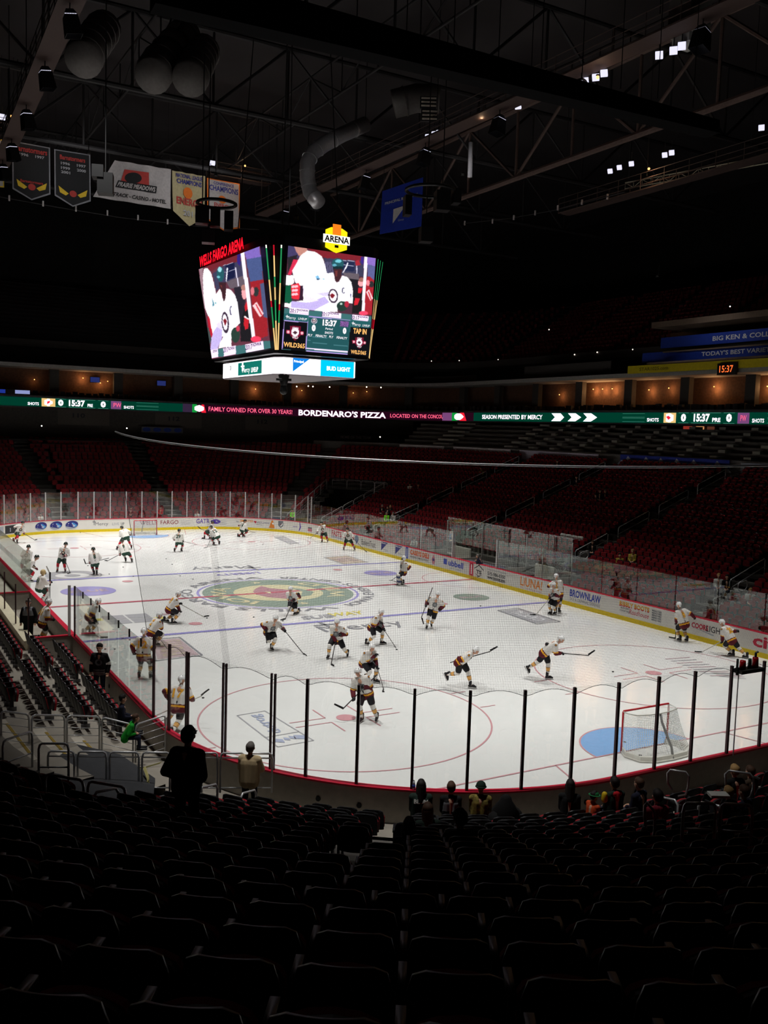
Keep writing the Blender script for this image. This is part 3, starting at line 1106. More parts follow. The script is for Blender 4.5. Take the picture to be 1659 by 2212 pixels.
# ties at post tops
for s in near_s:
    p, nn, _ = RINK.at(s, 0.10)
    mb = MB(); mb.tube([(p[0] + 0.03, p[1], 3.30), (p[0] + 0.03, p[1], 1.6)], 0.004, 4)
    mb.build('tie_cord', M_black, netroot)

# ================================================================== STANDS
ROW, RISE, D0, Z0 = 0.85, 0.33, 1.6, 0.25
zrow = lambda k: Z0 + RISE * k
M_deck = mat('stand_concrete', (92, 88, 84), 0.9, var=0.12, scale=1.0)
M_stair = mat('aisle_concrete', (150, 146, 136), 0.85, var=0.1, scale=2)
M_edge = mat('aisle_edge_yellow', (150, 124, 50), 0.7)
y2s_r = lambda y: S_R + (21.95 - y)
y2s_l = lambda y: S_L + (21.95 + y)
x2s_f = lambda x: x + 4.42
TH = lambda deg: S_SW + 8.53 * math.radians(deg)


def in_vom(s, d):
    """dark tunnel mouth cut into the far right corner"""
    return S_NE + 8.1 < s < S_NE + 11.1 and 4.5 < d < 9.8


def deck(s0, s1, k0, k1, skip=None, par=(1.6, .85, .33, .25)):
    D0, ROW, RISE, Z0 = par
    zrow = lambda k: Z0 + RISE * k
    mb = MB()
    for k in range(k0, k1):
        ss = RINK.samples(s0, s1, 0.8)
        for a_, b_ in zip(ss[:-1], ss[1:]):
            if skip and skip((a_ + b_) / 2, D0 + ROW * (k + .5)):
                continue
            za = zrow(k - 1) if k > 0 else 0.2
            d0, d1 = D0 + ROW * k, D0 + ROW * (k + 1)
            P = RINK.P
            mb.add([P(a_, d0, za), P(b_, d0, za), P(b_, d0, zrow(k)), P(a_, d0, zrow(k)), P(a_, d1, zrow(k)), P(b_, d1, zrow(k))], [(0, 1, 2, 3), (3, 2, 5, 4)])
    return mb


TOT = RINK.total
def near_gap(s, d):
    return s > TH(60) and d < 5.9

struct(deck(S_NW + 4 - TOT, S_NE, 0, 21), 'floor', M_deck)          # far stand
struct(deck(S_NE, S_R, 0, 21, in_vom), 'floor', M_deck)
struct(deck(S_R, S_SE + 4, 0, 21), 'floor', M_deck)
struct(deck(S_SE + 4, S_SW, 0, 22, None, (0.85, .85, .32, .25)), 'floor', M_deck)
struct(deck(S_SW, S_L, 0, 26, near_gap, (0.85, .85, .32, .25)), 'floor', M_deck)
LPAR = (0.45, 0.95, 0.36, 0.25)
struct(deck(S_L - 3.0, S_NW + 4, 1, 19, lambda s, d: y2s_l(-11.0) < s < y2s_l(-1.2) and d < 1.5, LPAR), 'floor', M_walk)

# ---- the arena seat
m_cush = mat('seat_red_fabric', (150, 38, 46), 0.85, spec=0.15, var=0.15, scale=9)
m_shell = mat('seat_black_shell', (34, 35, 38), 0.42, spec=0.35, var=0.1)
m_arm = mat('seat_steel', (120, 120, 124), 0.4, metal=0.7)


def seat_parts():
    """stadium seat facing +y, origin on the deck; returns frame, back, pan meshes"""
    fr = MB()
    # curved shell of the backrest, rounded top
    N = 8
    vs = []
    for layer in (0, 1):
        for j, z in enumerate((0.40, 0.55, 0.72, 0.82, 0.87)):
            wd = (0.235, 0.24, 0.24, 0.215, 0.15)[j]
            for i in range(N + 1):
                u = -1 + 2 * i / N
                y = -0.20 - (z - 0.4) * 0.22 + 0.05 * u * u + (0.022 if layer else 0.0)
                vs.append((u * wd, y, z - (0.02 * u * u if j == 4 else 0)))
    W = N + 1
    fs = []
    for j in range(4):
        for i in range(N):
            a_ = j * W + i
            fs.append((a_, a_ + 1, a_ + W + 1, a_ + W))
            b_ = 5 * W + a_
            fs.append((b_ + 1, b_, b_ + W, b_ + W + 1))
    for i in range(N):
        fs.append((i + 1, i, 5 * W + i, 5 * W + i + 1))
        t_ = 4 * W + i
        fs.append((t_, t_ + 1, 5 * W + t_ + 1, 5 * W + t_))
    for j in range(4):
        for i in (0, N):
            a_ = j * W + i
            q = (a_, a_ + W, 5 * W + a_ + W, 5 * W + a_)
            fs.append(q if i == 0 else tuple(reversed(q)))
    fr.add(vs, fs, 0)
    # standards, arms and foot
    for x in (-0.262,):
        fr.box((x, -0.02, 0.36), (0.03, 0.10, 0.5), 0, 0)
        fr.box((x, 0.02, 0.625), (0.045, 0.30, 0.035), 0, 0)
        fr.box((x, -0.02, 0.055), (0.035, 0.24, 0.11), 0, 1)
    bk = MB()
    vs = []
    for layer in (0, 1):
        for j, z in enumerate((0.44, 0.56, 0.68, 0.745, 0.78)):
            wd = (0.20, 0.21, 0.21, 0.185, 0.12)[j]
            for i in range(7):
                u = -1 + 2 * i / 6
                y = -0.176 - (z - 0.4) * 0.22 + 0.05 * u * u + (0.05 * (1 - 0.5 * u * u) if layer else 0.0) * (1, 1, 1, 0.9, 0.3)[j]
                vs.append((u * wd, y, z - (0.02 * u * u if j == 4 else 0)))
    W = 7
    fs = []
    for j in range(4):
        for i in range(6):
            a_ = j * W + i
            b_ = 5 * W + a_
            fs.append((b_ + 1, b_, b_ + W, b_ + W + 1))
    for j in range(4):
        fs.append((j * W, (j + 1) * W, 5 * W + (j + 1) * W, 5 * W + j * W))
        fs.append((5 * W + j * W + 6, 5 * W + (j + 1) * W + 6, (j + 1) * W + 6, j * W + 6))
    for i in range(6):
        t_ = 4 * W + i
        fs.append((t_, t_ + 1, 5 * W + t_ + 1, 5 * W + t_))
    bk.add(vs, fs)
    # tip-up pan, folded
    pn = MB()
    for mi, y0, y1, wd in ((1, 0.0, 0.05, 0.22), (0, -0.04, 0.0, 0.205)):
        pts = []
        for an in range(0, 181, 30):
            pts.append((wd * math.cos(math.radians(an)), 0.58 + 0.08 * math.sin(math.radians(an))))
        pts += [(-wd, 0.38), (wd, 0.38)]
        off = 0.02
        vs = [(x, y0 + off + (z - 0.38) * 0.12, z) for x, z in pts] + [(x, y1 + off + (z - 0.38) * 0.12, z) for x, z in pts]
        n = len(pts)
        fs = [tuple(range(n)), tuple(reversed(range(n, 2 * n)))] + [(i, n + i, n + (i + 1) % n, (i + 1) % n) for i in range(n)]
        pn.add(vs, fs, mi)
    return fr, bk, pn


_fr, _bk, _pn = seat_parts()
ME_FR = _fr.mesh('stadium_seat', [m_shell, m_arm])
ME_BK = _bk.mesh('back_cushion', m_cush)
ME_PN = _pn.mesh('seat_pan', [m_shell, m_cush])
for me in (ME_BK, ME_FR):
    me.polygons.foreach_set('use_smooth', [True] * len(me.polygons)); me.update()


def make_seat(p, yaw, label, group):
    r = bpy.data.objects.new('stadium_seat', ME_FR); COL.objects.link(r)
    r.location = p; r.rotation_euler = (0, 0, yaw)
    tag(r, label, 'seat', group)
    for nm, me in (('back_cushion', ME_BK), ('seat_pan', ME_PN)):
        c_ = bpy.data.objects.new(nm, me); COL.objects.link(c_); c_.parent = r
    return r


def rows(s0, s1, ks, aisles=(), skip=None, pitch=0.54, jitter=0.0, par=(1.6, .85, .33, .25), off=0.34):
    """seat spots (position, yaw) for rows ks between s0 and s1, leaving the aisles free"""
    D0, ROW, RISE, Z0 = par
    zrow = lambda k: Z0 + RISE * k
    out = []
    for k in ks:
        d = D0 + ROW * k + off
        s = s0
        while s < s1:
            p, n, kind = RINK.at(s, d)
            sc = 1.0 if len(kind) == 1 else (8.53 + d) / 8.53
            ok = all(abs(s - q[0]) * sc > q[1] / 2 + 0.24 or (len(q) > 2 and k > q[2]) for q in aisles)
            if ok and not (skip and skip(s, d, k)):
                q = np.array([p[0], p[1], zrow(k)])
                X = pj(q + np.array([0, 0, 0.5]))
                if -180 < X[0] < 1840 and X[1] < 2420:
                    out.append((q, math.atan2(-n[0], n[1]) + PI, k, s))
            s += pitch / sc
    return out


near_a = [(TH(55), 0.5, 12), (TH(35.2), 0.2, 10), (TH(4), 0.7, 14), (TH(-18), 1.1, 30)]
NPAR = (0.85, .85, .32, .25)
right_a = [(y2s_r(17.8), 1.2), (y2s_r(7.1), 1.2), (y2s_r(-4.3), 1.2), (y2s_r(-15.6), 1.2)]
far_a = [(x2s_f(-5.1), 1.2), (x2s_f(4.2), 1.2), (S_NE + 6.7, 1.6)]
left_a = [(y2s_l(-15.6), 0.5), (y2s_l(-4.0), 1.2), (y2s_l(8), 1.2)]

# occupied or blocked spots are filled in by the people further down
BLOCK = []
near_spots = rows(S_SE + 7, S_L - 0.2, range(0, 21), near_a, lambda s, d, k: (s > TH(57.5) and k < 6) or (k == 0 and s > TH(47)), par=NPAR)
near_spots = [q for q in near_spots if np.hypot(q[0][0] - CAM[0], q[0][1] - CAM[1]) > 1.4]
right_spots = rows(S_NE + 11.3, S_SE + 3, range(0, 20), right_a, lambda s, d, k: (y2s_r(7.0) < s < y2s_r(-7.0) and k < 2))
far_spots = rows(S_NW + 6 - TOT, S_NE + 11.2, range(0, 20), far_a, lambda s, d, k: S_NE + 7.9 < s and 1.6 < d < 10.6)
left_spots = rows(y2s_l(-20.8), S_NW, range(0, 18), left_a, lambda s, d, k: (s > y2s_l(-11.6) and k < 2), par=LPAR, off=0.2)


def dist(q):
    return np.linalg.norm(q[0] - CAM)


near_spots.sort(key=dist)
everything = sorted(near_spots + left_spots + right_spots, key=dist)
IND = everything[:300]
rest = everything[300:] + far_spots
near_ids = {id(q) for q in near_spots}
IND_NEAR = [q for q in IND if id(q) in near_ids]
IND_LIT = [q for q in IND if id(q) not in near_ids]
rest_near = [q for q in rest if dist(q) < 42]
rest_far = [q for q in rest if dist(q) >= 42]
for p, yaw, k, s in IND_NEAR:
    make_seat(p, yaw, 'dark backed folding seat in the shadowed stand around the camera', 'folding arena seats')
for p, yaw, k, s in IND_LIT:
    if p[0] > 0:
        make_seat(p, yaw, 'red folding seat facing the ice in the stand behind the right side glass', 'red seats in the right stand')
    else:
        make_seat(p, yaw, 'red folding seat in the rows along the left side boards', 'red seats in the left stand')


def seat_template(full):
    if full:
        tm = MB()
        for src, off in ((_fr, 0), (_bk, 2), (_pn, 0)):
            n0 = len(tm.v); tm.v += src.v; tm.f += [tuple(n0 + i for i in f) for f in src.f]
            tm.m += [(m_ if src is _fr else (2 if src is _bk else (0, 2)[m_])) for m_ in src.m]
    else:
        tm = MB()
        # shell, cushion and folded pan, lighter weight
        for mi_, y, t_, wd, z0_, z1_ in ((0, -0.26, 0.03, 0.24, 0.38, 0.87), (2, -0.225, 0.05, 0.21, 0.42, 0.82), (2, 0.02, 0.05, 0.215, 0.38, 0.70)):
            pts = [(-wd, z0_), (wd, z0_), (wd, z1_ - 0.10), (wd * 0.82, z1_ - 0.02), (wd * 0.4, z1_), (-wd * 0.4, z1_), (-wd * 0.82, z1_ - 0.02), (-wd, z1_ - 0.10)]
            tm.plate([(x, y, z) for x, z in pts], (0, t_, 0), mi_)
        tm.box((-0.262, 0.0, 0.34), (0.035, 0.2, 0.6), 0, 0)
        tm.box((-0.262, 0.08, 0.655), (0.04, 0.2, 0.02), 0, 1)
    return tm


def seat_mass(name, sets, label, mats=None):
    """the many further seats as one object; sets = [(spots, full detail)]"""
    out = MB()
    for spots, full in sets:
      tm = seat_template(full)
      tv = np.array(tm.v)
      for p, yaw, k, s in spots:
        c_, s_ = math.cos(yaw), math.sin(yaw)
        q = np.stack([tv[:, 0] * c_ - tv[:, 1] * s_ + p[0], tv[:, 0] * s_ + tv[:, 1] * c_ + p[1], tv[:, 2] + p[2]], 1)
        n0 = len(out.v)
        out.v.extend(map(tuple, q.tolist()))
        out.f.extend([tuple(n0 + i for i in f) for f in tm.f])
        out.m.extend(tm.m)
    o = out.build(name, mats or [m_shell, m_arm, m_cush])
    tag(o, label, 'seats', None, 'stuff')
    return o


seat_mass('stadium_seats', [(rest_near, True), (rest_far, False)], 'rows of red folding seats filling the far, right and left stands')

# ---- aisle steps
def stairs(s, ks, w_, m=M_stair, nosing=False):
    mb = MB()
    for k in ks:
        for h in (0, 1):
            d0 = D0 + ROW * k + 0.42 * h
            z = zrow(k) - 0.165 * (1 - h)
            p, n, kind = RINK.at(s, d0)
            t = np.array([n[1], -n[0]])
            a_, b_ = p - t * w_ / 2, p + t * w_ / 2
            n2 = n * 0.43
            q = [a_, b_, b_ + n2, a_ + n2]
            mb.hexa([(x[0], x[1], z - 0.17) for x in q], [(x[0], x[1], z + 0.004) for x in q])
            if nosing:
                n3 = n * 0.05
                q = [a_, b_, b_ + n3, a_ + n3]
                mb.hexa([(x[0], x[1], z + 0.004) for x in q], [(x[0], x[1], z + 0.009) for x in q], 1)
    return mb


for (s, w_), K in [(q, 21) for q in far_a + right_a]:
    mb = stairs(s, range(1, K), w_)
    o = struct(mb, 'floor', M_stair)
# the broad light steps at the camera end of the left stand
mb = MB()
for k in range(1, 9):
    d0 = .45 + .95 * k
    s0_, s1_ = TH(78), y2s_l(-21.2)
    for h in (0, 1):
        z = .25 + .36 * k - 0.18 * (1 - h)
        dd = d0 + 0.47 * h
        a_, b_ = RINK.P(s0_, dd, z + .01), RINK.P(s1_, dd, z + .01)
        c_, e_ = RINK.P(s1_, dd + 0.48, z + .01), RINK.P(s0_, dd + 0.48, z + .01)
        dn = np.array([0, 0, 0.16])
        mb.hexa([a_ - dn, b_ - dn, c_ - dn, e_ - dn], [a_, b_, c_, e_])
struct(mb, 'floor', mat('light_steps', (190, 182, 168), 0.8, var=0.1, scale=2))
mb = MB()
for k in range(1, 9):
    d0 = .45 + .95 * k
    z = .25 + .36 * k + 0.015
    a_, b_ = RINK.P(TH(80), d0 + 0.45, z), RINK.P(y2s_l(-21.6), d0 + 0.45, z)
    mb.hexa([a_, b_, b_ + np.array([-0.07, 0, 0]), a_ + np.array([-0.07, 0, 0])], [a_ + [0, 0, .006], b_ + [0, 0, .006], b_ + np.array([-0.07, 0, .006]), a_ + np.array([-0.07, 0, .006])])
struct(mb, 'trim_1', M_edge)

# ---- handrails
def slope_rail(p0, p1, h=0.95, name='handrail', two=True):
    """rail following the steps from p0 to p1 with a post at each end and a mid bar"""
    p0, p1 = np.array(p0, float), np.array(p1, float)
    mb = MB()
    u = np.array([0, 0, 1.0])
    mb.tube([p0, p0 + u * (h - .08), p0 + u * h + (p1 - p0) * 0.03, p1 + u * h - (p1 - p0) * 0.03, p1 + u * (h - .08), p1], 0.025, 8)
    if two:
        mb.tube([p0 + u * h * 0.55, p1 + u * h * 0.55], 0.02, 8)
    return mb


def loop_rail(p, n, t, w_=0.5, h=0.95):
    """hoop-shaped handrail on one leg, standing at p; n points uphill"""
    mb = MB()
    P = lambda a_, z: np.array([p[0] + n[0] * a_, p[1] + n[1] * a_, p[2] + z])
    mb.tube([P(0, 0), P(0, 0.42), P(-0.05, 0.52), P(-0.2, 0.56), P(-0.28, 0.62), P(-0.3, 0.88), P(-0.22, h), P(0.25, h + 0.1), P(0.34, h + 0.02), P(0.36, 0.75), P(0.25, 0.6), P(0.08, 0.55)], 0.024, 8)
    return mb


def put_rail(mb, p, label, group=None):
    o = mb.build('handrail', M_steel, None, True, loc=p)
    tag(o, label, 'handrail', group)


for s, w_ in right_a:
    for k0, k1 in ((3, 6), (7, 10), (11, 14), (15, 18)):
        a_ = RINK.P(s, D0 + ROW * k0 + .3, zrow(k0)); b_ = RINK.P(s, D0 + ROW * k1 + .3, zrow(k1))
        put_rail(slope_rail(a_, b_), a_, 'steel aisle handrail following the steps of the right stand', 'aisle handrails in the right stand')
    for k0 in (1, 3):
        p, n, _ = RINK.at(s + 0.75, D0 + ROW * k0 + .3)
        p = (p[0], p[1], zrow(k0))
        put_rail(loop_rail(p, n, None), p, 'steel hoop handrail low in the right stand aisle', 'hoop handrails in the right stand')
for th in (53.2,):
    for R_ in (1.9, 3.4, 4.9, 6.4):
        p, n, _ = RINK.at(TH(th), R_)
        k = int((R_ - D0) / ROW)
        p = (p[0], p[1], zrow(k))
        put_rail(loop_rail(p, n, None, h=1.0), p, 'steel hoop handrail at a row end left of the near seats', 'hoop handrails beside the near seats')
for th, dd in ((2.0, 3.1), (2.0, 1.9)):
    p, n, _ = RINK.at(TH(th), dd); k = max(0, int((dd - D0) / ROW)); p = (p[0], p[1], zrow(k))
    put_rail(loop_rail(p, n, None, h=1.0), p, 'steel hoop handrail at the lower end of the right-hand near aisle', 'hoop handrails of the right-hand near aisle')


def fence_rail(pts, h, name, label, bars=5, panel=True, group=None, m=M_steel, mid=1):
    """tubular guard rail: a bent frame per panel with level bars"""
    t = empty(name, pts[0]); tag(t, label, 'railing', group)
    o_ = np.array(pts[0], float)
    for a_, b_ in zip(pts[:-1], pts[1:]):
        a_, b_ = np.array(a_, float) - o_, np.array(b_, float) - o_
        d = (b_ - a_)
        u = np.array([0, 0, 1.0])
        g = 0.035 / max(0.2, np.linalg.norm(d))
        a1, b1 = a_ + d * g, b_ - d * g
        mb = MB()
        mb.tube([a1, a1 + u * (h - .12), a1 + u * (h - .03) + d * 0.03, a1 + u * h + d * 0.1, b1 + u * h - d * 0.1, b1 + u * (h - .03) - d * 0.03, b1 + u * (h - .12), b1], 0.024, 8)
        mb.build('rail_frame', m, t, True)
        for k in range(bars):
            z = h * (0.12 + 0.76 * k / max(1, bars - 1)) if bars > 1 else h * 0.5
            mb = MB(); mb.tube([a1 + u * z, b1 + u * z], 0.009 if bars > 2 else 0.018, 6); mb.build('rail_bar', m, t, True)
    return t


pts = [(-17.9, -24.0, 1.50), (-17.05, -23.55, 1.2), (-16.2, -23.1, 0.95), (-15.35, -22.6, 0.7), (-14.6, -22.2, 0.45), (-13.9, -21.85, 0.25), (-13.25, -21.45, 0.05)]
pts = [GD(-75, 1622, 21.9), GD(0, 1625, 22.6), GD(66, 1632, 22.9), GD(142, 1630, 23.5), GD(217, 1630, 24.0), GD(290, 1648, 23.8), GD(360, 1624, 23.9)]
fence_rail(pts, 1.0, 'guard_rail', 'long steel guard rail with level bars across the foot of the left stand')
pts = [GD(x, 1712, 20.4) for x in (100, 164, 233, 303, 370, 432, 472, 530)] + [GD(590, 1712, 20.5)]
fence_rail(pts, 0.92, 'guard_rail', 'steel guard rail before the beige shirt person at the near left boards', bars=2)
pts = [GD(x, y, D) for x, y, D in ((4, 1700, 19.5), (72, 1672, 20.3))]
fence_rail(pts, 0.95, 'guard_rail', 'short sloping steel rail at the left edge above the ramp', bars=1)
pts = [GD(x, y, D) for x, y, D in ((80, 1708, 18.6), (152, 1708, 18.4))]
fence_rail(pts, 0.95, 'guard_rail', 'single steel rail frame left of the dark ramp', bars=1)
pts = [GD(x, y, D) for x, y, D in ((93, 1775, 15.6), (185, 1790, 15.4), (275, 1805, 15.2))]
fence_rail(pts, 0.82, 'guard_rail', 'dim steel rail in the dark seats at the lower left', bars=1)
pts = [GD(x, y, D) for x, y, D in ((1466, 1845, 13.3), (1545, 1850, 13.0), (1624, 1858, 12.8))]
fence_rail(pts, 0.75, 'guard_rail', 'dim steel rail in the dark seats at the lower right', bars=1)
for a0, b0, D_, lb in (((1390, 1800), (1412, 1822), 14.4, 'steel hoop handrail beside the red hooded person'), ((1440, 1718), (1485, 1722), 18.4, 'steel hoop handrail near the boards right of the navy person'), ((1565, 1722), (1625, 1728), 18.0, 'steel hoop handrail in front of the fair haired children')):
    A_ = GD(a0[0], a0[1], D_); B_ = GD(b0[0], b0[1], D_)
    mb = MB(); u = np.array([0, 0, 1.0]); d = B_ - A_
    mb.tube([A_ + u * .12 + d * .25, A_ + u * .25 + d * .02, A_ + u * .45 - d * .02, A_ + u * .52 + d * .1, B_ + u * .5 - d * .15, B_ + u * .42, B_ + u * .2, B_ + u * .05 - d * .1, B_ - d * .45], 0.022, 8)
    put_rail(mb, A_, lb)

# ---- ramp deck with its dark surface in the near left corner
P4 = [GD(x, y, D) + [0, 0, .12] for x, y, D in ((-80, 1700, 19.6), (60, 1690, 20.4), (165, 1617, 24.2), (260, 1640, 22.8), (335, 1692, 20.9), (330, 1740, 19.0), (100, 1740, 18.2), (-80, 1760, 18.0))]
mb = MB(); mb.plate([(p[0], p[1], p[2] - 0.1) for p in P4], (0, 0, 0.1))
o = mb.build('ramp_cover', mat('dark_ramp', (58, 59, 62), 0.8, var=0.1), None, loc=P4[0]); tag(o, 'dark grey sloping ramp cover behind the near left rails', 'ramp cover')
# caution tape
p0, p1, p2 = GD(303, 1657, 21.0), GD(322, 1660, 20.7), GD(320, 1706, 20.2)
mb = MB()
for a_, b_ in ((GD(298, 1664, 21.2), GD(345, 1650, 21.0)), (GD(309, 1660, 21.0), GD(317, 1682, 20.5)), (GD(317, 1682, 20.5), GD(318, 1706, 20.3))):
    d = b_ - a_
    mb.hexa([a_, b_, b_ + [0.0, 0, 0.05] + RT * .05, a_ + [0, 0, 0.05] + RT * .05], [a_ + FW * .01, b_ + FW * .01, b_ + FW * .01 + [0, 0, 0.05] + RT * .05, a_ + FW * .01 + [0, 0, 0.05] + RT * .05])
o = mb.build('caution_tape', mat('tape_yellow', (206, 196, 130), 0.6), None, loc=p0); tag(o, 'pale yellow caution tape tied to the rail left of the capped man', 'tape')

# ---- vomitory in the far right corner
mb = MB()
s0_, s1_ = S_NE + 8.1, S_NE + 11.1
for s_ in (s0_, s1_):
    vs = [RINK.P(s_, 4.5, 0.3), RINK.P(s_, 9.8, 0.3), RINK.P(s_, 9.8, zrow(9)), RINK.P(s_, 4.5, zrow(3) + 0.2)]
    mb.add(vs, [(0, 1, 2, 3)])
RINK.strip(mb, s0_, s1_, [(4.5, 0.4), (9.8, 0.3), (9.8, 3.3)], 0, 0.8)
struct(mb, 'wall_tunnel', M_black)
for s_, lb in ((s0_ - .1, 'stepped steel guard rail on the left of the dark corner tunnel'), (s1_ + .1, 'stepped steel guard rail on the right of the dark corner tunnel')):
    pts = [RINK.P(s_, 1.8 + 1.25 * i, zrow(0) + .1 + (1.25 * i) * RISE / ROW) for i in range(7)]
    fence_rail(pts, 1.0, 'guard_rail', lb, bars=4)
pts = [RINK.P(s0_ + (s1_ - s0_) * i / 4, 9.95, zrow(9)) for i in range(5)]
fence_rail(pts, 1.0, 'guard_rail', 'steel guard rail above the dark corner tunnel', bars=2)

# ---- left side players bench
BX = -14.55
bench = empty('players_bench', (-13.7, -6.1, 0)); tag(bench, 'players bench enclosure with red-capped partitions on the left side', 'players bench')
mb = MB(); mb.box((-0.85, 0, 0.93), (0.42, 9.6, 0.06)); mb.box((-0.95, 0, 0.45), (0.1, 9.6, 0.9)); mb.build('back_counter', mat('counter_cream', (214, 206, 178), 0.5), bench)
mb = MB(); mb.box((0.0, 0, 0.1), (1.3, 9.5, 0.2)); mb.build('bench_floor', mat('rubber_black', (24, 24, 26), 0.8), bench)
for y_ in (-4.85, 4.85):
    mb = MB(); mb.box((-0.1, y_, 0.52), (1.5, 0.08, 1.04)); o = mb.build('partition', M_boardback, bench)
    mb = MB(); mb.box((-0.1, y_, 1.06), (1.6, 0.14, 0.05)); o2 = mb.build('partition_cap', M_red, bench)
mb = MB()
mb.hexa([(0.66, 4.8, 1.07), (-0.95, 4.8, 1.07), (-0.95, 4.812, 1.07), (0.66, 4.812, 1.07)], [(0.66, 4.8, 2.6), (-0.95, 4.8, 2.6), (-0.95, 4.812, 2.6), (0.66, 4.812, 2.6)])
mb.build('partition_glass', M_glass_side, bench)
for i, y_ in enumerate((-4.8, -1.6, 1.6, 4.8)):
    mb = MB(); mb.box((-0.9, y_, 1.75), (0.05, 0.05, 1.6)); mb.build('bench_post', M_gp_dark, bench)
mb = MB(); mb.box((0.52, -4.9, 2.0), (0.09, 0.09, 1.9)); mb.build('bench_post', M_gp_light, bench)

# ---- penalty boxes and timekeeper on the right
pb = empty('penalty_box', (14.2, 0, 0)); tag(pb, 'glass-walled penalty boxes and scorekeeper bench at the middle of the right boards', 'penalty box')
mb = MB(); mb.box((0, 0, 0.1), (2.2, 12.8, 0.2)); mb.build('box_floor', M_conc, pb)
for y_ in (-6.4, -2.3, 2.3, 6.4):
    mb = MB(); mb.hexa([(-1.1, y_, 1.07), (1.1, y_, 1.07), (1.1, y_ + .012, 1.07), (-1.1, y_ + .012, 1.07)], [(-1.1, y_, 2.75), (1.1, y_, 2.75), (1.1, y_ + .012, 2.75), (-1.1, y_ + .012, 2.75)])
    mb.build('side_glass', M_glass_side, pb)
    mb = MB(); mb.box((0, y_, 0.5), (2.2, 0.06, 1.0)); mb.build('side_wall', M_boardback, pb)
    mb = MB(); mb.box((1.1, y_, 1.9), (0.06, 0.06, 2.2)); mb.box((-1.05, y_, 1.9), (0.05, 0.05, 1.7)); mb.build('corner_post', M_gp_light, pb)
for i in range(6):
    y0_, y1_ = -6.4 + 12.8 * i / 6, -6.4 + 12.8 * (i + 1) / 6
    mb = MB(); mb.hexa([(1.1, y0_ + .03, 0.9), (1.1, y1_ - .03, 0.9), (1.112, y1_ - .03, 0.9), (1.112, y0_ + .03, 0.9)], [(1.1, y0_ + .03, 3.25), (1.1, y1_ - .03, 3.25), (1.112, y1_ - .03, 3.25), (1.112, y0_ + .03, 3.25)])
    mb.build('back_glass', M_glass_side, pb)
mb = MB(); mb.box((0.9, -4.3, 0.95), (0.1, 1.7, 0.9)); mb.build('back_panel', M_board, pb)
mb = MB(); mb.box((0.9, 4.3, 1.0), (0.1, 2.0, 0.8)); mb.build('back_panel', M_board, pb)
mb = MB(); mb.box((-0.2, 0, 0.85), (0.7, 4.4, 0.06)); mb.box((-0.2, 0, 0.45), (0.6, 4.2, 0.8)); mb.build('scorer_table', mat('table_grey', (90, 92, 98), 0.6), pb)
for y0_, y1_ in ((2.35, 6.4), (-6.4, -2.35)):
    for i in range(2):
        pane(y2s_r(y1_ - (y1_ - y0_) * i / 2), y2s_r(y1_ - (y1_ - y0_) * (i + 1) / 2), 2.72, M_glass_side, 'glass in front of the penalty boxes', 'clear glass panel in front of a penalty box')

# ---- goal light tray on the near glass
s_ = RINK.s_of_px(1617, 3.4, S_SE + 6, S_SW, 0.15)
p, n, _ = RINK.at(s_, 0.2)
c_ = V(1617, 1447, np.array([p[0], p[1], 3.3]))
t = empty('goal_light_tray', c_); tag(t, 'black tray with two red goal lamps and a green lamp on the near glass', 'goal lights')
mb = MB(); mb.box((0, 0, 0), (0.86, 0.3, 0.09)); mb.box((-0.44, 0, 0.12), (0.03, 0.05, 0.42)); mb.build('tray', M_black, t)
for x, h, m_, r in ((-0.24, 0.22, mat('lamp_red', (170, 12, 24), 0.25), .085), (0.24, 0.26, mat('lamp_red', (170, 12, 24)), .085), (0.03, 0.24, mat('lamp_green', (30, 60, 52), 0.3), .05)):
    mb = MB(); mb.tube([(x, 0, .05), (x, 0, .05 + h * .8), (x, 0, .05 + h)], r, 14, r2=r * 0.8); mb.build('signal_lamp', m_, t, True)
mb = MB(); mb.tube([(-0.40, -0.02, -0.05), (-0.40, -0.02, -2.2)], 0.016, 6); mb.build('support_pole', M_gp_light, t)
mb = MB(); mb.tube([(0.24, 0, .3), (0.24, 0, .42), (0.32, 0, .44)], 0.03, 6); mb.build('lamp_bracket', M_black, t)

# ================================================================== WALLS, CONCOURSE, UPPER LEVELS
OUT = RR(35.0, 46.5, 10.0)
sO = lambda px, z=10.7, a=-40, b=160: OUT.s_of_px(px, z, a, b, 0)
s_lo, s_hi = -34.0, OUT.seg[3][1] - 18
M_fascia0 = mat('club_wall', (110, 106, 102), 0.85, var=0.1)
# back wall under the ribbon, far side, and club rows on the right
mb = MB(); OUT.strip(mb, s_lo, OUT.seg[1][1] + 8, [(2.6, 6.9), (2.6, 10.2)], 0, 1.0)
struct(mb, 'wall_back', mat('concourse_wall', (70, 66, 62), 0.9, var=0.15))
mb = MB(); OUT.strip(mb, s_lo, s_hi, [(-1.5, 7.15), (4.5, 7.2), ], 0, 1.0)
struct(mb, 'floor', M_deck)
mb = MB(); OUT.strip(mb, s_lo, s_hi, [(0.02, 10.15), (6.0, 10.15)], 0, 1.0); struct(mb, 'ceiling', M_wall)
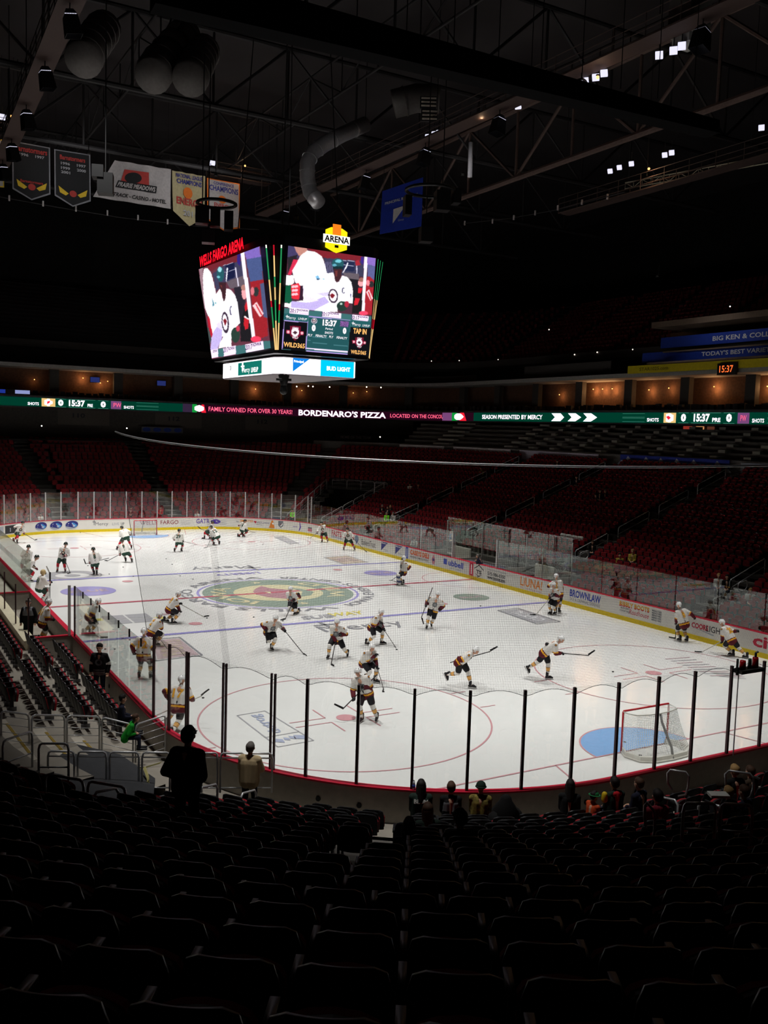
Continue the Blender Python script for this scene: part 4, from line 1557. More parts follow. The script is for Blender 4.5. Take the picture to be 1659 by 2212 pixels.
# club seating steps between the banners and the ribbon on the right
cs0, cs1 = S_NE + 9, S_SE - 4
struct(deck(cs0, cs1, 0, 6, None, (19.45, .85, .42, 7.75)), 'floor', M_deck)
mb = MB(); RINK.strip(mb, S_NE + 6, S_SE - 2, [(19.0, 6.4), (19.0, 7.7), (19.5, 7.7)]); struct(mb, 'wall_club', M_fascia0)
for i in range(14):
    s_ = cs0 + 1.5 + i * 2.9
    mb = MB()
    for k in range(6):
        a_, b_ = RINK.P(s_ - .3, 19.45 + .85 * k, 7.75 + .42 * k), RINK.P(s_ + .3, 19.45 + .85 * k, 7.75 + .42 * k)
        c_, e_ = RINK.P(s_ + .3, 20.3 + .85 * k, 7.75 + .42 * k), RINK.P(s_ - .3, 20.3 + .85 * k, 7.75 + .42 * k)
        mb.hexa([a_, b_, c_, e_], [q + [0, 0, .2] for q in (a_, b_, c_, e_)])
    struct(mb, 'floor', M_stair)
# ledge and suite level
M_fascia = mat('fascia_grey', (140, 137, 134), 0.8, var=0.1)
M_suite = mat('suite_wall', (84, 58, 42), 0.9, var=0.2)
mb = MB(); OUT.strip(mb, s_lo, s_hi, [(0.0, 13.95), (0.0, 14.3), (5.0, 14.3), (5.0, 13.95)], closed=True, step_arc=1.0)
struct(mb, 'slab', M_fascia)
mb = MB(); OUT.strip(mb, s_lo, s_hi, [(0.02, 11.2), (1.8, 11.2), (1.8, 11.6), (3.4, 11.6), (3.4, 13.95)], step_arc=1.0)
struct(mb, 'wall_suites', M_suite)
mb = MB()
s = s_lo
while s < s_hi:
    p, n, _ = OUT.at(s, 2.4)
    mb.box((p[0], p[1], 12.7), (0.5, 0.9, 2.5), math.atan2(n[1], n[0]))
    s += 6.2
struct(mb, 'column', mat('suite_column', (58, 55, 52), 0.85))
# dark seats and people-high furniture in the suites, as low clutter
mb = MB()
s = s_lo
while s < s_hi:
    p, n, _ = OUT.at(s, 1.2 + 0.5 * random.random())
    mb.box((p[0], p[1], 11.45), (0.3, 0.42, 0.5 + 0.3 * random.random()), math.atan2(n[1], n[0]))
    s += 0.62
o = mb.build('suite_seats', M_dark); tag(o, 'dark seats in a row along the suite balcony', 'seats', None, 'stuff')
# upper stand behind the ledge
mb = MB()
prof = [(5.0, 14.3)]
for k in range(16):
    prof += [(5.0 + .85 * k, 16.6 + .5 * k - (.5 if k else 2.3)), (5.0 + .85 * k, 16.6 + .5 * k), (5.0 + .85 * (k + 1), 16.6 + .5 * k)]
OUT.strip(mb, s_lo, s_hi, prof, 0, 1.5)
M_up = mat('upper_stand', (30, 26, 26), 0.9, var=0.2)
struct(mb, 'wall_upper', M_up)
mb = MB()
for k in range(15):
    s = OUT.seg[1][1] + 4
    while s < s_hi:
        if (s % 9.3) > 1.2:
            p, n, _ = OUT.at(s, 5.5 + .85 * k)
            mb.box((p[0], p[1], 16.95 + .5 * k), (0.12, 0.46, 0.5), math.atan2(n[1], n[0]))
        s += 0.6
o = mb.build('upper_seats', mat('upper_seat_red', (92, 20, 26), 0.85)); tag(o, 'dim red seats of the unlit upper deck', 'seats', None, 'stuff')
# upper deck lip
mb = MB(); OUT.strip(mb, s_lo, s_hi, [(4.6, 16.2), (4.6, 16.9), (5.05, 16.9), (5.05, 16.2)], closed=True, step_arc=1.0); struct(mb, 'slab', mat('upper_lip', (52, 47, 44), 0.85))
# outer walls and roof
mb = MB()
X0, X1, Y0, Y1, ZC = -62, 62, -62, 66, 36.0
mb.add([(X0, Y1, -1), (X1, Y1, -1), (X1, Y1, ZC), (X0, Y1, ZC)], [(0, 1, 2, 3)]); struct(mb, 'wall_far', M_wall)
mb = MB(); mb.add([(X1, Y0, -1), (X1, Y1, -1), (X1, Y1, ZC), (X1, Y0, ZC)], [(0, 1, 2, 3)]); struct(mb, 'wall_right', M_wall)
mb = MB(); mb.add([(X0, Y0, -1), (X0, Y1, -1), (X0, Y1, ZC), (X0, Y0, ZC)], [(0, 1, 2, 3)]); struct(mb, 'wall_left', M_wall)
mb = MB(); mb.add([(X0, Y0, -1), (X1, Y0, -1), (X1, Y0, ZC), (X0, Y0, ZC)], [(0, 1, 2, 3)]); struct(mb, 'wall_near', M_wall)
mb = MB(); mb.add([(X0, Y0, ZC), (X1, Y0, ZC), (X1, Y1, ZC), (X0, Y1, ZC)], [(0, 1, 2, 3)]); struct(mb, 'ceiling', mat('roof_deck', (44, 40, 41), 0.9, var=0.25, scale=0.15))
mb = MB(); mb.add([(X0, Y0, -0.3), (X1, Y0, -0.3), (X1, Y1, -0.3), (X0, Y1, -0.3)], [(0, 1, 2, 3)]); struct(mb, 'floor', M_wall)

# ================================================================== RIBBON BOARD
E_green = emat('led_green', (0, 58, 42), 1.0)
E_pdark = emat('led_dark_magenta', (38, 6, 24), 1.0)
E_white = emat('led_white', (255, 244, 255), 1.6)
E_pink = emat('led_pink', (255, 96, 130), 1.3)
E_red = emat('led_red', (230, 30, 50), 1.2)
E_wheat = emat('led_wheat', (230, 190, 120), 1.1)
E_flagg = emat('led_flag_green', (20, 150, 60), 1.0)
E_purp = emat('led_purple', (120, 70, 120), 1.0)
E_line = emat('led_outline', (70, 140, 120), 0.9)
E_dkteal = emat('led_deep_green', (0, 36, 28), 1.0)
rib = empty('ribbon_board', (0, 0, 0)); tag(rib, 'long green and black light ribbon with advert words and game clocks along the upper deck', 'ribbon board')
mb = MB(); OUT.strip(mb, s_lo, s_hi, [(0.0, 10.12), (0.0, 11.3), (0.35, 11.3), (0.35, 10.12)], closed=True, step_arc=1.0); mb.build('ribbon_housing', mat('housing_grey', (60, 60, 62), 0.6), rib)
RZ0, RZ1 = 10.26, 11.10
for a_, b_, m_ in ((s_lo, sO(395), E_green), (sO(395), sO(1023), E_pdark), (sO(1023), s_hi, E_green)):
    mb = MB(); OUT.strip(mb, a_, b_, [(-0.02, RZ0), (-0.02, RZ1)], step_arc=0.8); o = mb.build('led_face', m_, rib)
RM = (RZ0 + RZ1) / 2
RH = RZ1 - RZ0


def rib_text(body, px0, px1, h, m, vo=0.0, bold=0.03, name='led_word'):
    a_, b_ = sO(px0), sO(px1)
    c_ = (a_ + b_) / 2
    mb = MB(); text_mb(mb, body, b_ - a_, h * RH, lambda u, v: tuple(OUT.P(c_ + u, -0.035, RM + vo * RH + v)), bold)
    return mb.build(name, m, rib)


def rib_poly(pts, m, name='led_shape', d=-0.03):
    mb = MB(); mb.add([tuple(OUT.P(sO(px), d, RM + v * RH)) for px, v in pts], [tuple(range(len(pts)))])
    return mb.build(name, m, rib)


def rib_clock(x):
    """scores, clock and team marks; x(k) maps the left clock's pixels to this copy"""
    rib_text('SHOTS', x(62), x(85), 0.34, E_white, -0.2, 0.02)
    c_ = (x(91) + x(117)) / 2
    rib_poly([(x(91), -.46), (x(117), -.46), (x(117), .46), (x(91), .46)], E_wheat, d=-0.028)
    rib_poly([(c_ + 8 * math.cos(t) * (x(117) - x(91)) / 26, 0.42 * math.sin(t)) for t in [2 * PI * i / 20 for i in range(20)]], E_white, d=-0.034)
    rib_poly([(c_ - 5, .1), (c_ + 1, .2), (c_ + 5, 0), (c_, -.2)], E_red, d=-0.04)
    rib_text('0', x(128), x(138), 0.72, E_white, 0.02, 0.06)
    rib_text('15:37', x(151), x(184), 0.72, E_white, 0.02, 0.04, 'led_clock')
    rib_text('PRE', x(188), x(203), 0.36, E_white, -0.16, 0.03)
    rib_text('0', x(219), x(229), 0.72, E_white, 0.02, 0.06)
    rib_poly([(x(240), -.46), (x(262), -.46), (x(262), .46), (x(240), .46)], E_purp)
    rib_text('PW', x(243), x(259), 0.5, E_pink, 0, 0.0)
    rib_text('SHOTS', x(266), x(289), 0.34, E_white, -0.2, 0.02)
    for v in (0.22, -0.22):
        for dv in (-.17, .17):
            rib_poly([(x(295), v + dv - .015), (x(345), v + dv - .015), (x(345), v + dv + .015), (x(295), v + dv + .015)], E_line)
    for q in ((122, 143), (146, 208), (212, 235)):
        for v in (-.47, .43):
            rib_poly([(x(q[0]), v), (x(q[1]), v), (x(q[1]), v + .04), (x(q[0]), v + .04)], E_line)


rib_clock(lambda k: k)
rib_clock(lambda k: 1400 + (k - 62) * 1.096)
for px in (1345,):
    for v in (0.22, -0.22):
        for dv in (-.17, .17):
            rib_poly([(1345, v + dv - .015), (1395, v + dv - .015), (1395, v + dv + .015), (1345, v + dv + .015)], E_line)
rib_text('FAMILY OWNED FOR OVER 30 YEARS!', 448, 633, 0.56, E_pink, 0, 0.015)
rib_text("BORDENARO'S PIZZA", 644, 833, 0.80, E_white, 0, 0.03)
rib_text('LOCATED ON THE CONCOURSE', 843, 967, 0.5, E_pink, 0, 0.015)
rib_text('SEASON PRESENTED BY MERCY', 1041, 1174, 0.5, E_white, 0, 0.02)
for x0 in (1192, 1226, 1260):
    rib_poly([(x0, -.42), (x0 + 19, -.42), (x0 + 29, 0), (x0 + 19, .42), (x0, .42), (x0 + 9, 0)], E_white)
for x0 in (430, 991):
    rib_poly([(x0 - 35, -.5), (x0 - 14, -.5), (x0 - 14, .5), (x0 - 35, .5)], E_purp if x0 > 500 else emat('led_dim_purple', (50, 36, 60)))
    rib_poly([(x0 - 14, -.5), (x0 - 4, -.5), (x0 - 4, .5), (x0 - 14, .5)], E_flagg, d=-0.026)
    rib_poly([(x0 + 4, -.5), (x0 + 16, -.5), (x0 + 12, .5), (x0 + 4, .5)], E_red, d=-0.026)
    rib_poly([(x0 + 10 * math.cos(t), .42 * math.sin(t)) for t in [2 * PI * i / 14 for i in range(14)]], E_white, d=-0.034)

# ================================================================== CENTRE SCOREBOARD
sb = empty('center_scoreboard', (0.1, 0, 11.7)); tag(sb, 'four-sided video scoreboard hanging over centre ice with a bright ring display under it', 'scoreboard')
SBO = np.array([0.1, 0, 11.7])


def sb_build(mb, name, m, smooth=False, parent=None):
    mb.v = [(x - SBO[0], y - SBO[1], z - SBO[2]) for x, y, z in mb.v]
    return mb.build(name, m, parent or sb, smooth)


YT, YB, XT, XB = -5.0, -4.55, -2.85, -2.45
RTL, RTR, RBL, RBR = GY(622, 531, YT), GY(811, 558, YT), GY(608, 755, YB), GY(796, 770, YB)
LTL, LTR, LBL, LBR = GX(430, 582, XT), GX(563, 532, XT), GX(459, 776, XB), GX(586, 752, XB)
ct, cb = 0.6, 0.12
xr_t, xr_b = RTR[0] + 0.55, RBR[0] + 0.12
yf_t, yf_b = LTL[1] + 0.3, LBL[1] + 0.1


def octo(x0, x1, y0, y1, c, z):
    return [(x0 + c, y0, z), (x1 - c, y0, z), (x1, y0 + c, z), (x1, y1 - c, z), (x1 - c, y1, z), (x0 + c, y1, z), (x0, y1 - c, z), (x0, y0 + c, z)]


zt_, zb_ = 18.15, 12.6
o_t = octo(XT + .08, xr_t, YT + .08, yf_t, ct, zt_)
o_b = octo(XB + .08, xr_b, YB + .08, yf_b, cb, zb_)
mb = MB(); mb.add(o_b + o_t, [tuple(reversed(range(8))), tuple(range(8, 16))] + [(i, (i + 1) % 8, 8 + (i + 1) % 8, 8 + i) for i in range(8)])
sb_build(mb, 'scoreboard_body', mat('cube_black', (9, 8, 10), 0.45, spec=0.2, var=0.1))
mb = MB(); i_t = octo(-1.6, 1.9, -2.8, 3.4, 0.2, 12.62); i_b = octo(-1.5, 1.8, -2.7, 3.3, 0.2, 11.9)
mb.add(i_b + i_t, [tuple(reversed(range(8))), tuple(range(8, 16))] + [(i, (i + 1) % 8, 8 + (i + 1) % 8, 8 + i) for i in range(8)]); sb_build(mb, 'lower_frame', M_black)

# ring display: near corner at px 603
RN = [GD(487, 785, 50.0), None, None]
Xr, Yr = -1.95, -3.75
rz0, rz1 = 11.68, 12.48
rc = [(Xr, 4.0), (Xr, Yr + .5), (Xr + .35, Yr), (GY(767, 800, Yr)[0], Yr)]
mb = MB()
for a_, b_ in zip(rc[:-1], rc[1:]):
    mb.add([(a_[0], a_[1], rz0), (b_[0], b_[1], rz0), (b_[0], b_[1], rz1), (a_[0], a_[1], rz1)], [(0, 1, 2, 3)])
sb_build(mb, 'ring_display', emat('ring_white', (255, 250, 255), 2.2), parent=None)['label'] = 'bright white ring display'
xr2 = GY(767, 800, Yr)[0]
mb = MB(); mb.plate([(Xr + .03, 4.0, rz0 - .05), (Xr + .03, Yr + .55, rz0 - .05), (Xr + .4, Yr + .04, rz0 - .05), (xr2, Yr + .04, rz0 - .05), (xr2, 4.0, rz0 - .05)], (0, 0, rz1 - rz0 + .1)); sb_build(mb, 'ring_housing', mat('ring_underside', (120, 112, 116), 0.7))
E_rt = emat('ring_teal', (22, 122, 108), 1.0); E_rb = emat('ring_blue', (20, 130, 225), 1.1); E_rc = emat('ring_cyan', (0, 190, 240), 1.3)


def on_ring(px, z, face, off=0.02):
    return GX(px, 800, Xr)[1] if face == 'L' else GY(px, 800, Yr)[0]


def ring_quad(face, px0, px1, v0, v1, m, off=0.02, name='ring_panel'):
    a_, b_ = on_ring(px0, 0, face), on_ring(px1, 0, face)
    z0_, z1_ = rz0 + v0 * (rz1 - rz0), rz0 + v1 * (rz1 - rz0)
    mb = MB()
    if face == 'L':
        mb.add([(Xr - off, a_, z0_), (Xr - off, b_, z0_), (Xr - off, b_, z1_), (Xr - off, a_, z1_)], [(0, 1, 2, 3)])
    else:
        mb.add([(a_, Yr - off, z0_), (b_, Yr - off, z0_), (b_, Yr - off, z1_), (a_, Yr - off, z1_)], [(0, 1, 2, 3)])
    return sb_build(mb, name, m)


def ring_text(face, body, px0, px1, vc, h, m, off=0.04, bold=0.03):
    a_, b_ = on_ring(px0, 0, face), on_ring(px1, 0, face)
    c_, w_ = (a_ + b_) / 2, abs(b_ - a_)
    zc = rz0 + vc * (rz1 - rz0)
    mb = MB()
    if face == 'L':
        text_mb(mb, body, w_, h * (rz1 - rz0), lambda u, v: (Xr - off, c_ - u, zc + v), bold)
    else:
        text_mb(mb, body, w_, h * (rz1 - rz0), lambda u, v: (c_ + u, Yr - off, zc + v), bold)
    return sb_build(mb, 'ring_word', m)


E_ww = emat('ring_word_white', (255, 255, 255), 1.6)
ring_quad('L', 515, 566, 0.08, 0.92, E_rt)
ring_text('L', 'Mercy', 525, 541, 0.36, 0.45, E_ww, bold=0.0); ring_text('L', 'LIVEUP', 544, 559, 0.36, 0.32, E_ww)
ring_quad('L', 523.5, 526.5, 0.35, 0.95, E_ww, 0.03); ring_quad('L', 521.5, 529, 0.62, 0.72, E_ww, 0.03)
ring_text('L', '13', 496, 501, 0.65, 0.3, M_black)
mb = MB(); x0_, x1_ = on_ring(632, 0, 'R'), on_ring(668, 0, 'R')
mb.add([(x0_, Yr - .02, rz1), (x1_, Yr - .02, rz1), (x0_, Yr - .02, rz0 + .12)], [(0, 1, 2)]); sb_build(mb, 'ring_panel', E_rb)
ring_text('R', 'Principal', 634, 655, 0.78, 0.2, E_ww, 0.04)
ring_quad('R', 692, 764, 0.0, 1.0, E_rc)
ring_text('R', 'BUD LIGHT', 705, 756, 0.5, 0.28, E_ww, 0.04, 0.04)
mb = MB(); cpx = GD(617, 812, 46.3); mb.caps((Xr + .5, Yr + .3, 11.62), (Xr + .5, Yr + .3, 11.2), 0.28, 0.18); mb.caps((Xr + .5, Yr + .3, 11.3), (Xr + .5, Yr + .3, 10.85), 0.12, 0.2)
mb.box((Xr + .5, Yr + .3, 11.4), (0.7, 0.3, 0.12)); sb_build(mb, 'hanging_camera', M_black, True)


# video pictures: a grid of cells coloured by painting polygons
def picture(name, TL, TR, BL, BR, nw, nh, paint, strength=1.0, off=(0, 0, 0)):
    us, vs_ = (np.arange(nw) + .5) / nw, (np.arange(nh) + .5) / nh
    cols = np.zeros((nh, nw, 3))
    def Q(u, v):
        return TL * (1 - u) * (1 - v) + TR * u * (1 - v) + BL * (1 - u) * v + BR * u * v
    U, Vv = np.meshgrid(us, vs_)
    Pn = TL[None, None] * ((1 - U) * (1 - Vv))[..., None] + TR[None, None] * (U * (1 - Vv))[..., None] + BL[None, None] * ((1 - U) * Vv)[..., None] + BR[None, None] * (U * Vv)[..., None]
    d = Pn - CAM
    z = d @ FW
    PX, PY = 829.5 + FPX * (d @ RT) / z, 1106 - FPX * (d @ UP) / z
    paint(cols, PX, PY)
    b = np.pad(cols, ((1, 1), (1, 1), (0, 0)), 'edge')
    cols = (b[:-2, 1:-1] + b[2:, 1:-1] + b[1:-1, :-2] + b[1:-1, 2:] + 4 * b[1:-1, 1:-1]) / 8
    verts = []
    for j in range(nh + 1):
        for i in range(nw + 1):
            verts.append(tuple(Q(i / nw, j / nh) - SBO + np.array(off)))
    W = nw + 1
    faces = [(j * W + i, (j + 1) * W + i, (j + 1) * W + i + 1, j * W + i + 1) for j in range(nh) for i in range(nw)]
    me = bpy.data.meshes.new(name); me.from_pydata(verts, [], faces)
    at = me.color_attributes.new('pic', 'FLOAT_COLOR', 'CORNER')
    c4 = np.ones((nh * nw, 4, 4)); lc = np.where(cols <= 0.04045, cols / 12.92, ((cols + 0.055) / 1.055) ** 2.4)
    c4[:, :, :3] = lc.reshape(-1, 1, 3)
    at.data.foreach_set('color', c4.ravel())
    m = bpy.data.materials.new(name); m.use_nodes = True
    nt = m.node_tree; nt.nodes.clear()
    o = nt.nodes.new('ShaderNodeOutputMaterial'); e = nt.nodes.new('ShaderNodeEmission'); a = nt.nodes.new('ShaderNodeVertexColor'); a.layer_name = 'pic'
    e.inputs['Strength'].default_value = strength
    nt.links.new(a.outputs['Color'], e.inputs['Color']); nt.links.new(e.outputs[0], o.inputs['Surface'])
    me.materials.append(m)
    ob = bpy.data.objects.new(name, me); COL.objects.link(ob); ob.parent = sb
    return ob


def pip(PX, PY, poly):
    inside = np.zeros(PX.shape, bool)
    n = len(poly)
    for i in range(n):
        x0, y0 = poly[i]; x1, y1 = poly[(i + 1) % n]
        if y0 == y1:
            continue
        c_ = ((y0 > PY) != (y1 > PY)) & (PX < (x1 - x0) * (PY - y0) / (y1 - y0) + x0)
        inside ^= c_
    return inside


class Paint:
    def __init__(self, cols, PX, PY, ox, oy, sc):
        self.c, self.X, self.Y = cols, (PX - ox) * sc, (PY - oy) * sc

    def p(self, rgb, *pts):
        self.c[pip(self.X, self.Y, pts)] = np.array(rgb) / 255.
        return self

    def e(self, rgb, cx, cy, rx, ry, rot=0.0):
        dx, dy = self.X - cx, self.Y - cy
        c_, s_ = math.cos(rot), math.sin(rot)
        m_ = ((dx * c_ + dy * s_) / rx) ** 2 + ((-dx * s_ + dy * c_) / ry) ** 2 < 1
        self.c[m_] = np.array(rgb) / 255.
        return self

    def noise(self, amp, seed, *pts):
        r = np.random.RandomState(seed).rand(*self.X.shape)
        m_ = pip(self.X, self.Y, pts)
        self.c[m_] = np.clip(self.c[m_] * (1 + amp * (r[m_][:, None] - .5)), 0, 1)
        return self


def paint_right(cols, PX, PY):
    q = Paint(cols, PX, PY, 600, 520, 7.213)
    W_ = (255, 250, 255)
    q.c[:] = np.array((74, 44, 58)) / 255.
    q.p((66, 58, 96), (150, 70), (280, 90), (330, 260), (150, 330))
    q.p((122, 34, 44), (430, 110), (1310, 240), (1300, 340), (900, 300), (700, 260))
    q.p((58, 58, 82), (720, 270), (1330, 320), (1330, 560), (740, 520))
    for x in range(740, 860, 26):
        q.p((120, 112, 150), (x, 330), (x + 8, 330), (x + 8, 500), (x, 500))
    q.p((34, 40, 70), (1010, 330), (1190, 330), (1190, 480), (1010, 470))
    q.p((200, 200, 220), (1010, 300), (1190, 320), (1190, 328), (1010, 308)).p((200, 200, 220), (1010, 372), (1190, 392), (1190, 398), (1010, 378))
    q.p((190, 185, 205), (1218, 380), (1236, 380), (1236, 560), (1218, 560))
    q.p((98, 88, 96), (1010, 495), (1260, 515), (1260, 640), (1080, 640))
    q.p((30, 28, 34), (1090, 590), (1270, 610), (1240, 1010), (1140, 960))
    q.p((160, 40, 52), (1200, 320), (1260, 300), (1290, 380), (1210, 390)).p((60, 40, 130), (1290, 250), (1340, 255), (1330, 380), (1290, 340))
    q.p((132, 104, 186), (1390, 245), (1540, 270), (1530, 430), (1390, 400))
    q.p((88, 92, 140), (1390, 370), (1530, 400), (1510, 640), (1400, 600))
    q.p((160, 36, 46), (1390, 560), (1430, 560), (1520, 640), (1470, 1160), (1290, 1150), (1300, 900))
    q.p((186, 130, 118), (250, 88), (440, 112), (470, 160), (330, 240), (280, 170))
    q.p((40, 34, 40), (150, 260), (300, 220), (290, 300), (160, 520))
    q.p((206, 44, 76), (240, 290), (320, 300), (240, 440), (200, 540), (150, 530))
    q.p(W_, (460, 155), (590, 180), (680, 240), (715, 320), (765, 510), (860, 495), (880, 560), (885, 620), (910, 650), (950, 640), (1000, 540), (1080, 570), (1140, 640), (1165, 760), (1165, 980), (1050, 960), (930, 1000), (900, 1100), (560, 1085), (180, 1045), (95, 1030), (105, 975), (350, 935), (400, 900), (350, 700), (265, 650), (220, 470), (280, 370), (350, 230))
    q.p((188, 172, 226), (210, 940), (480, 965), (730, 870), (800, 960), (720, 1000), (560, 1085), (200, 1040))
    q.p((230, 222, 250), (380, 700), (420, 920), (520, 960), (640, 930), (450, 860))
    q.p((210, 200, 240), (600, 820), (790, 800), (780, 870), (690, 860))
    q.p(W_, (560, 1085), (800, 990), (920, 1010), (930, 1110), (700, 1110))
    q.p(W_, (125, 540), (245, 540), (250, 660), (190, 700), (120, 690))
    q.p((18, 84, 58), (110, 705), (200, 690), (215, 940), (180, 980), (105, 960))
    q.p((216, 44, 58), (200, 690), (320, 660), (352, 720), (350, 880), (320, 920), (210, 900))
    for y in (700, 760, 820):
        q.p((255, 190, 200), (215, y), (310, y - 8), (310, y + 30), (215, y + 36))
    q.p((50, 30, 46), (350, 700), (390, 700), (390, 930), (330, 930))
    q.e((36, 84, 92), 932, 360, 92, 88).e((110, 190, 205), 940, 320, 50, 26).e((90, 160, 180), 880, 385, 34, 22).p((22, 44, 50), (850, 400), (1010, 400), (1010, 450), (860, 440))
    q.p((64, 36, 42), (865, 440), (1000, 440), (985, 560), (950, 620), (900, 640), (880, 560)).p((110, 52, 52), (890, 470), (930, 470), (920, 560), (890, 550))
    q.p((240, 236, 245), (1080, 340), (1098, 345), (1070, 420), (1010, 510), (1005, 500), (1055, 400))
    q.p((120, 180, 220), (580, 560), (620, 540), (660, 600), (610, 612)).p((60, 90, 120), (600, 590), (655, 590), (640, 612), (600, 612)).p((90, 160, 180), (690, 590), (735, 590), (715, 608))
    q.e((58, 44, 62), 860, 862, 75, 112, -.08).e((246, 240, 250), 858, 860, 56, 88, -.08).p((120, 30, 40), (805, 850), (845, 820), (890, 850), (850, 900), (830, 890))
    q.e((60, 60, 90), 1020, 778, 26, 44).e(W_, 1024, 778, 17, 33).p(W_, (1030, 750), (1060, 750), (1060, 800), (1030, 800))
    q.p((90, 90, 130), (1125, 830), (1140, 826), (1140, 895), (1128, 895))
    q.e((36, 56, 50), 1000, 1020, 85, 78).e((170, 40, 60), 1070, 990, 36, 50).e((180, 200, 190), 985, 985, 22, 16)
    q.p((28, 26, 28), (1230, 760), (1330, 760), (1320, 1140), (1150, 1130), (1160, 1000))
    q.p((200, 34, 48), (1250, 730), (1320, 740), (1290, 820), (1240, 820)).p((200, 34, 48), (1200, 890), (1280, 900), (1240, 1000), (1180, 1010))
    q.e((240, 160, 165), 1288, 660, 42, 56).e((150, 100, 90), 1300, 610, 44, 34)
    q.e((46, 44, 46), 1455, 680, 38, 50).e((226, 130, 140), 1400, 660, 30, 46)
    q.p((236, 200, 205), (1370, 800), (1420, 760), (1480, 900), (1440, 940)).p((200, 40, 50), (1400, 800), (1415, 790), (1460, 920), (1448, 926))
    q.p((244, 238, 255), (1347, 245), (1395, 250), (1345, 1120), (1300, 1115))
    q.e((240, 70, 100), 1330, 1130, 70, 34)
    q.noise(0.12, 3, (150, 60), (1540, 250), (1480, 1160), (80, 1060))
    # band with the small plates
    q.p((58, 104, 106), (80, 1042), (1460, 1185), (1430, 1850), (50, 1720))
    for x in (185, 690, 1160):
        y = 1052 + (x - 185) * 0.098
        q.p((250, 226, 250), (x, y), (x + 300 - (x > 900) * 50, y + 28), (x + 292 - (x > 900) * 50, y + 112), (x - 4, y + 80))
    r = Paint(cols, PX, PY, 600, 660, 7.9)
    r.p((36, 88, 92), (100, 130), (515, 165), (500, 280), (95, 245)).p((36, 88, 92), (1240, 250), (1590, 275), (1580, 380), (1235, 362))
    r.p((14, 14, 18), (95, 255), (500, 290), (468, 780), (65, 745)).p((16, 16, 20), (1235, 368), (1580, 384), (1545, 870), (1190, 836))
    r.p((34, 80, 84), (525, 190), (1235, 262), (1190, 830), (480, 760))
    E = (176, 150, 220)
    for a_, b_ in (((525, 180), (1240, 250)), ((105, 250), (500, 285)), ((65, 748), (470, 782))):
        r.p(E, a_, b_, (b_[0], b_[1] + 12), (a_[0], a_[1] + 12))
    r.p((244, 222, 250), (485, 722), (1190, 782), (1189, 806), (483, 742)).p(E, (483, 768), (1188, 826), (1188, 838), (483, 780))
    for x0, x1 in ((65, 77), (468, 482)):
        r.p(E, (x0 + 36 * 0, 748), (x1, 748), (x1 + 34, 270), (x0 + 34, 270))
    for cx, cy, s in ((292, 455, 1.0), (1386, 625, 0.78)):
        r.p((150, 30, 60), (cx - 155 * s, cy - 40 * s), (cx + 150 * s, cy - 15 * s), (cx + 140 * s, cy + 50 * s), (cx - 150 * s, cy + 30 * s))
        r.p((110, 20, 44), (cx - 90 * s, cy - 110 * s), (cx + 100 * s, cy - 100 * s), (cx + 90 * s, cy + 60 * s), (cx, cy + 150 * s), (cx - 80 * s, cy + 60 * s))
        r.e((250, 240, 250), cx, cy, 66 * s, 74 * s).p((70, 40, 50), (cx - 46 * s, cy + 6), (cx, cy - 24 * s), (cx + 42 * s, cy + 4), (cx, cy + 40 * s))
        r.e((255, 180, 190), cx - 118 * s, cy - 4, 24 * s, 24 * s).e((255, 180, 190), cx + 118 * s, cy + 16 * s, 24 * s, 24 * s)
    r.e((230, 220, 235), 618, 262, 50, 50).e((60, 50, 60), 618, 262, 40, 40).e((240, 236, 240), 618, 262, 26, 28).p((90, 40, 50), (598, 262), (618, 248), (638, 264), (618, 276))
    r.p((110, 76, 130), (1062, 262), (1205, 275), (1198, 370), (1058, 356)).noise(0.8, 5, (1062, 262), (1205, 275), (1198, 370), (1058, 356))
    for y in (600, 650):
        r.p((90, 140, 150), (500, y - 10), (560, y - 5), (560, y - 1), (500, y - 6)).p((90, 140, 150), (590, y - 70 + (y - 600)), (840, y - 48 + (y - 600)), (838, y - 43 + (y - 600)), (588, y - 65 + (y - 600)))
        r.p((90, 140, 150), (950, y - 30 + (y - 600)), (1188, y - 10 + (y - 600)), (1188, y - 5 + (y - 600)), (950, y - 25 + (y - 600)))


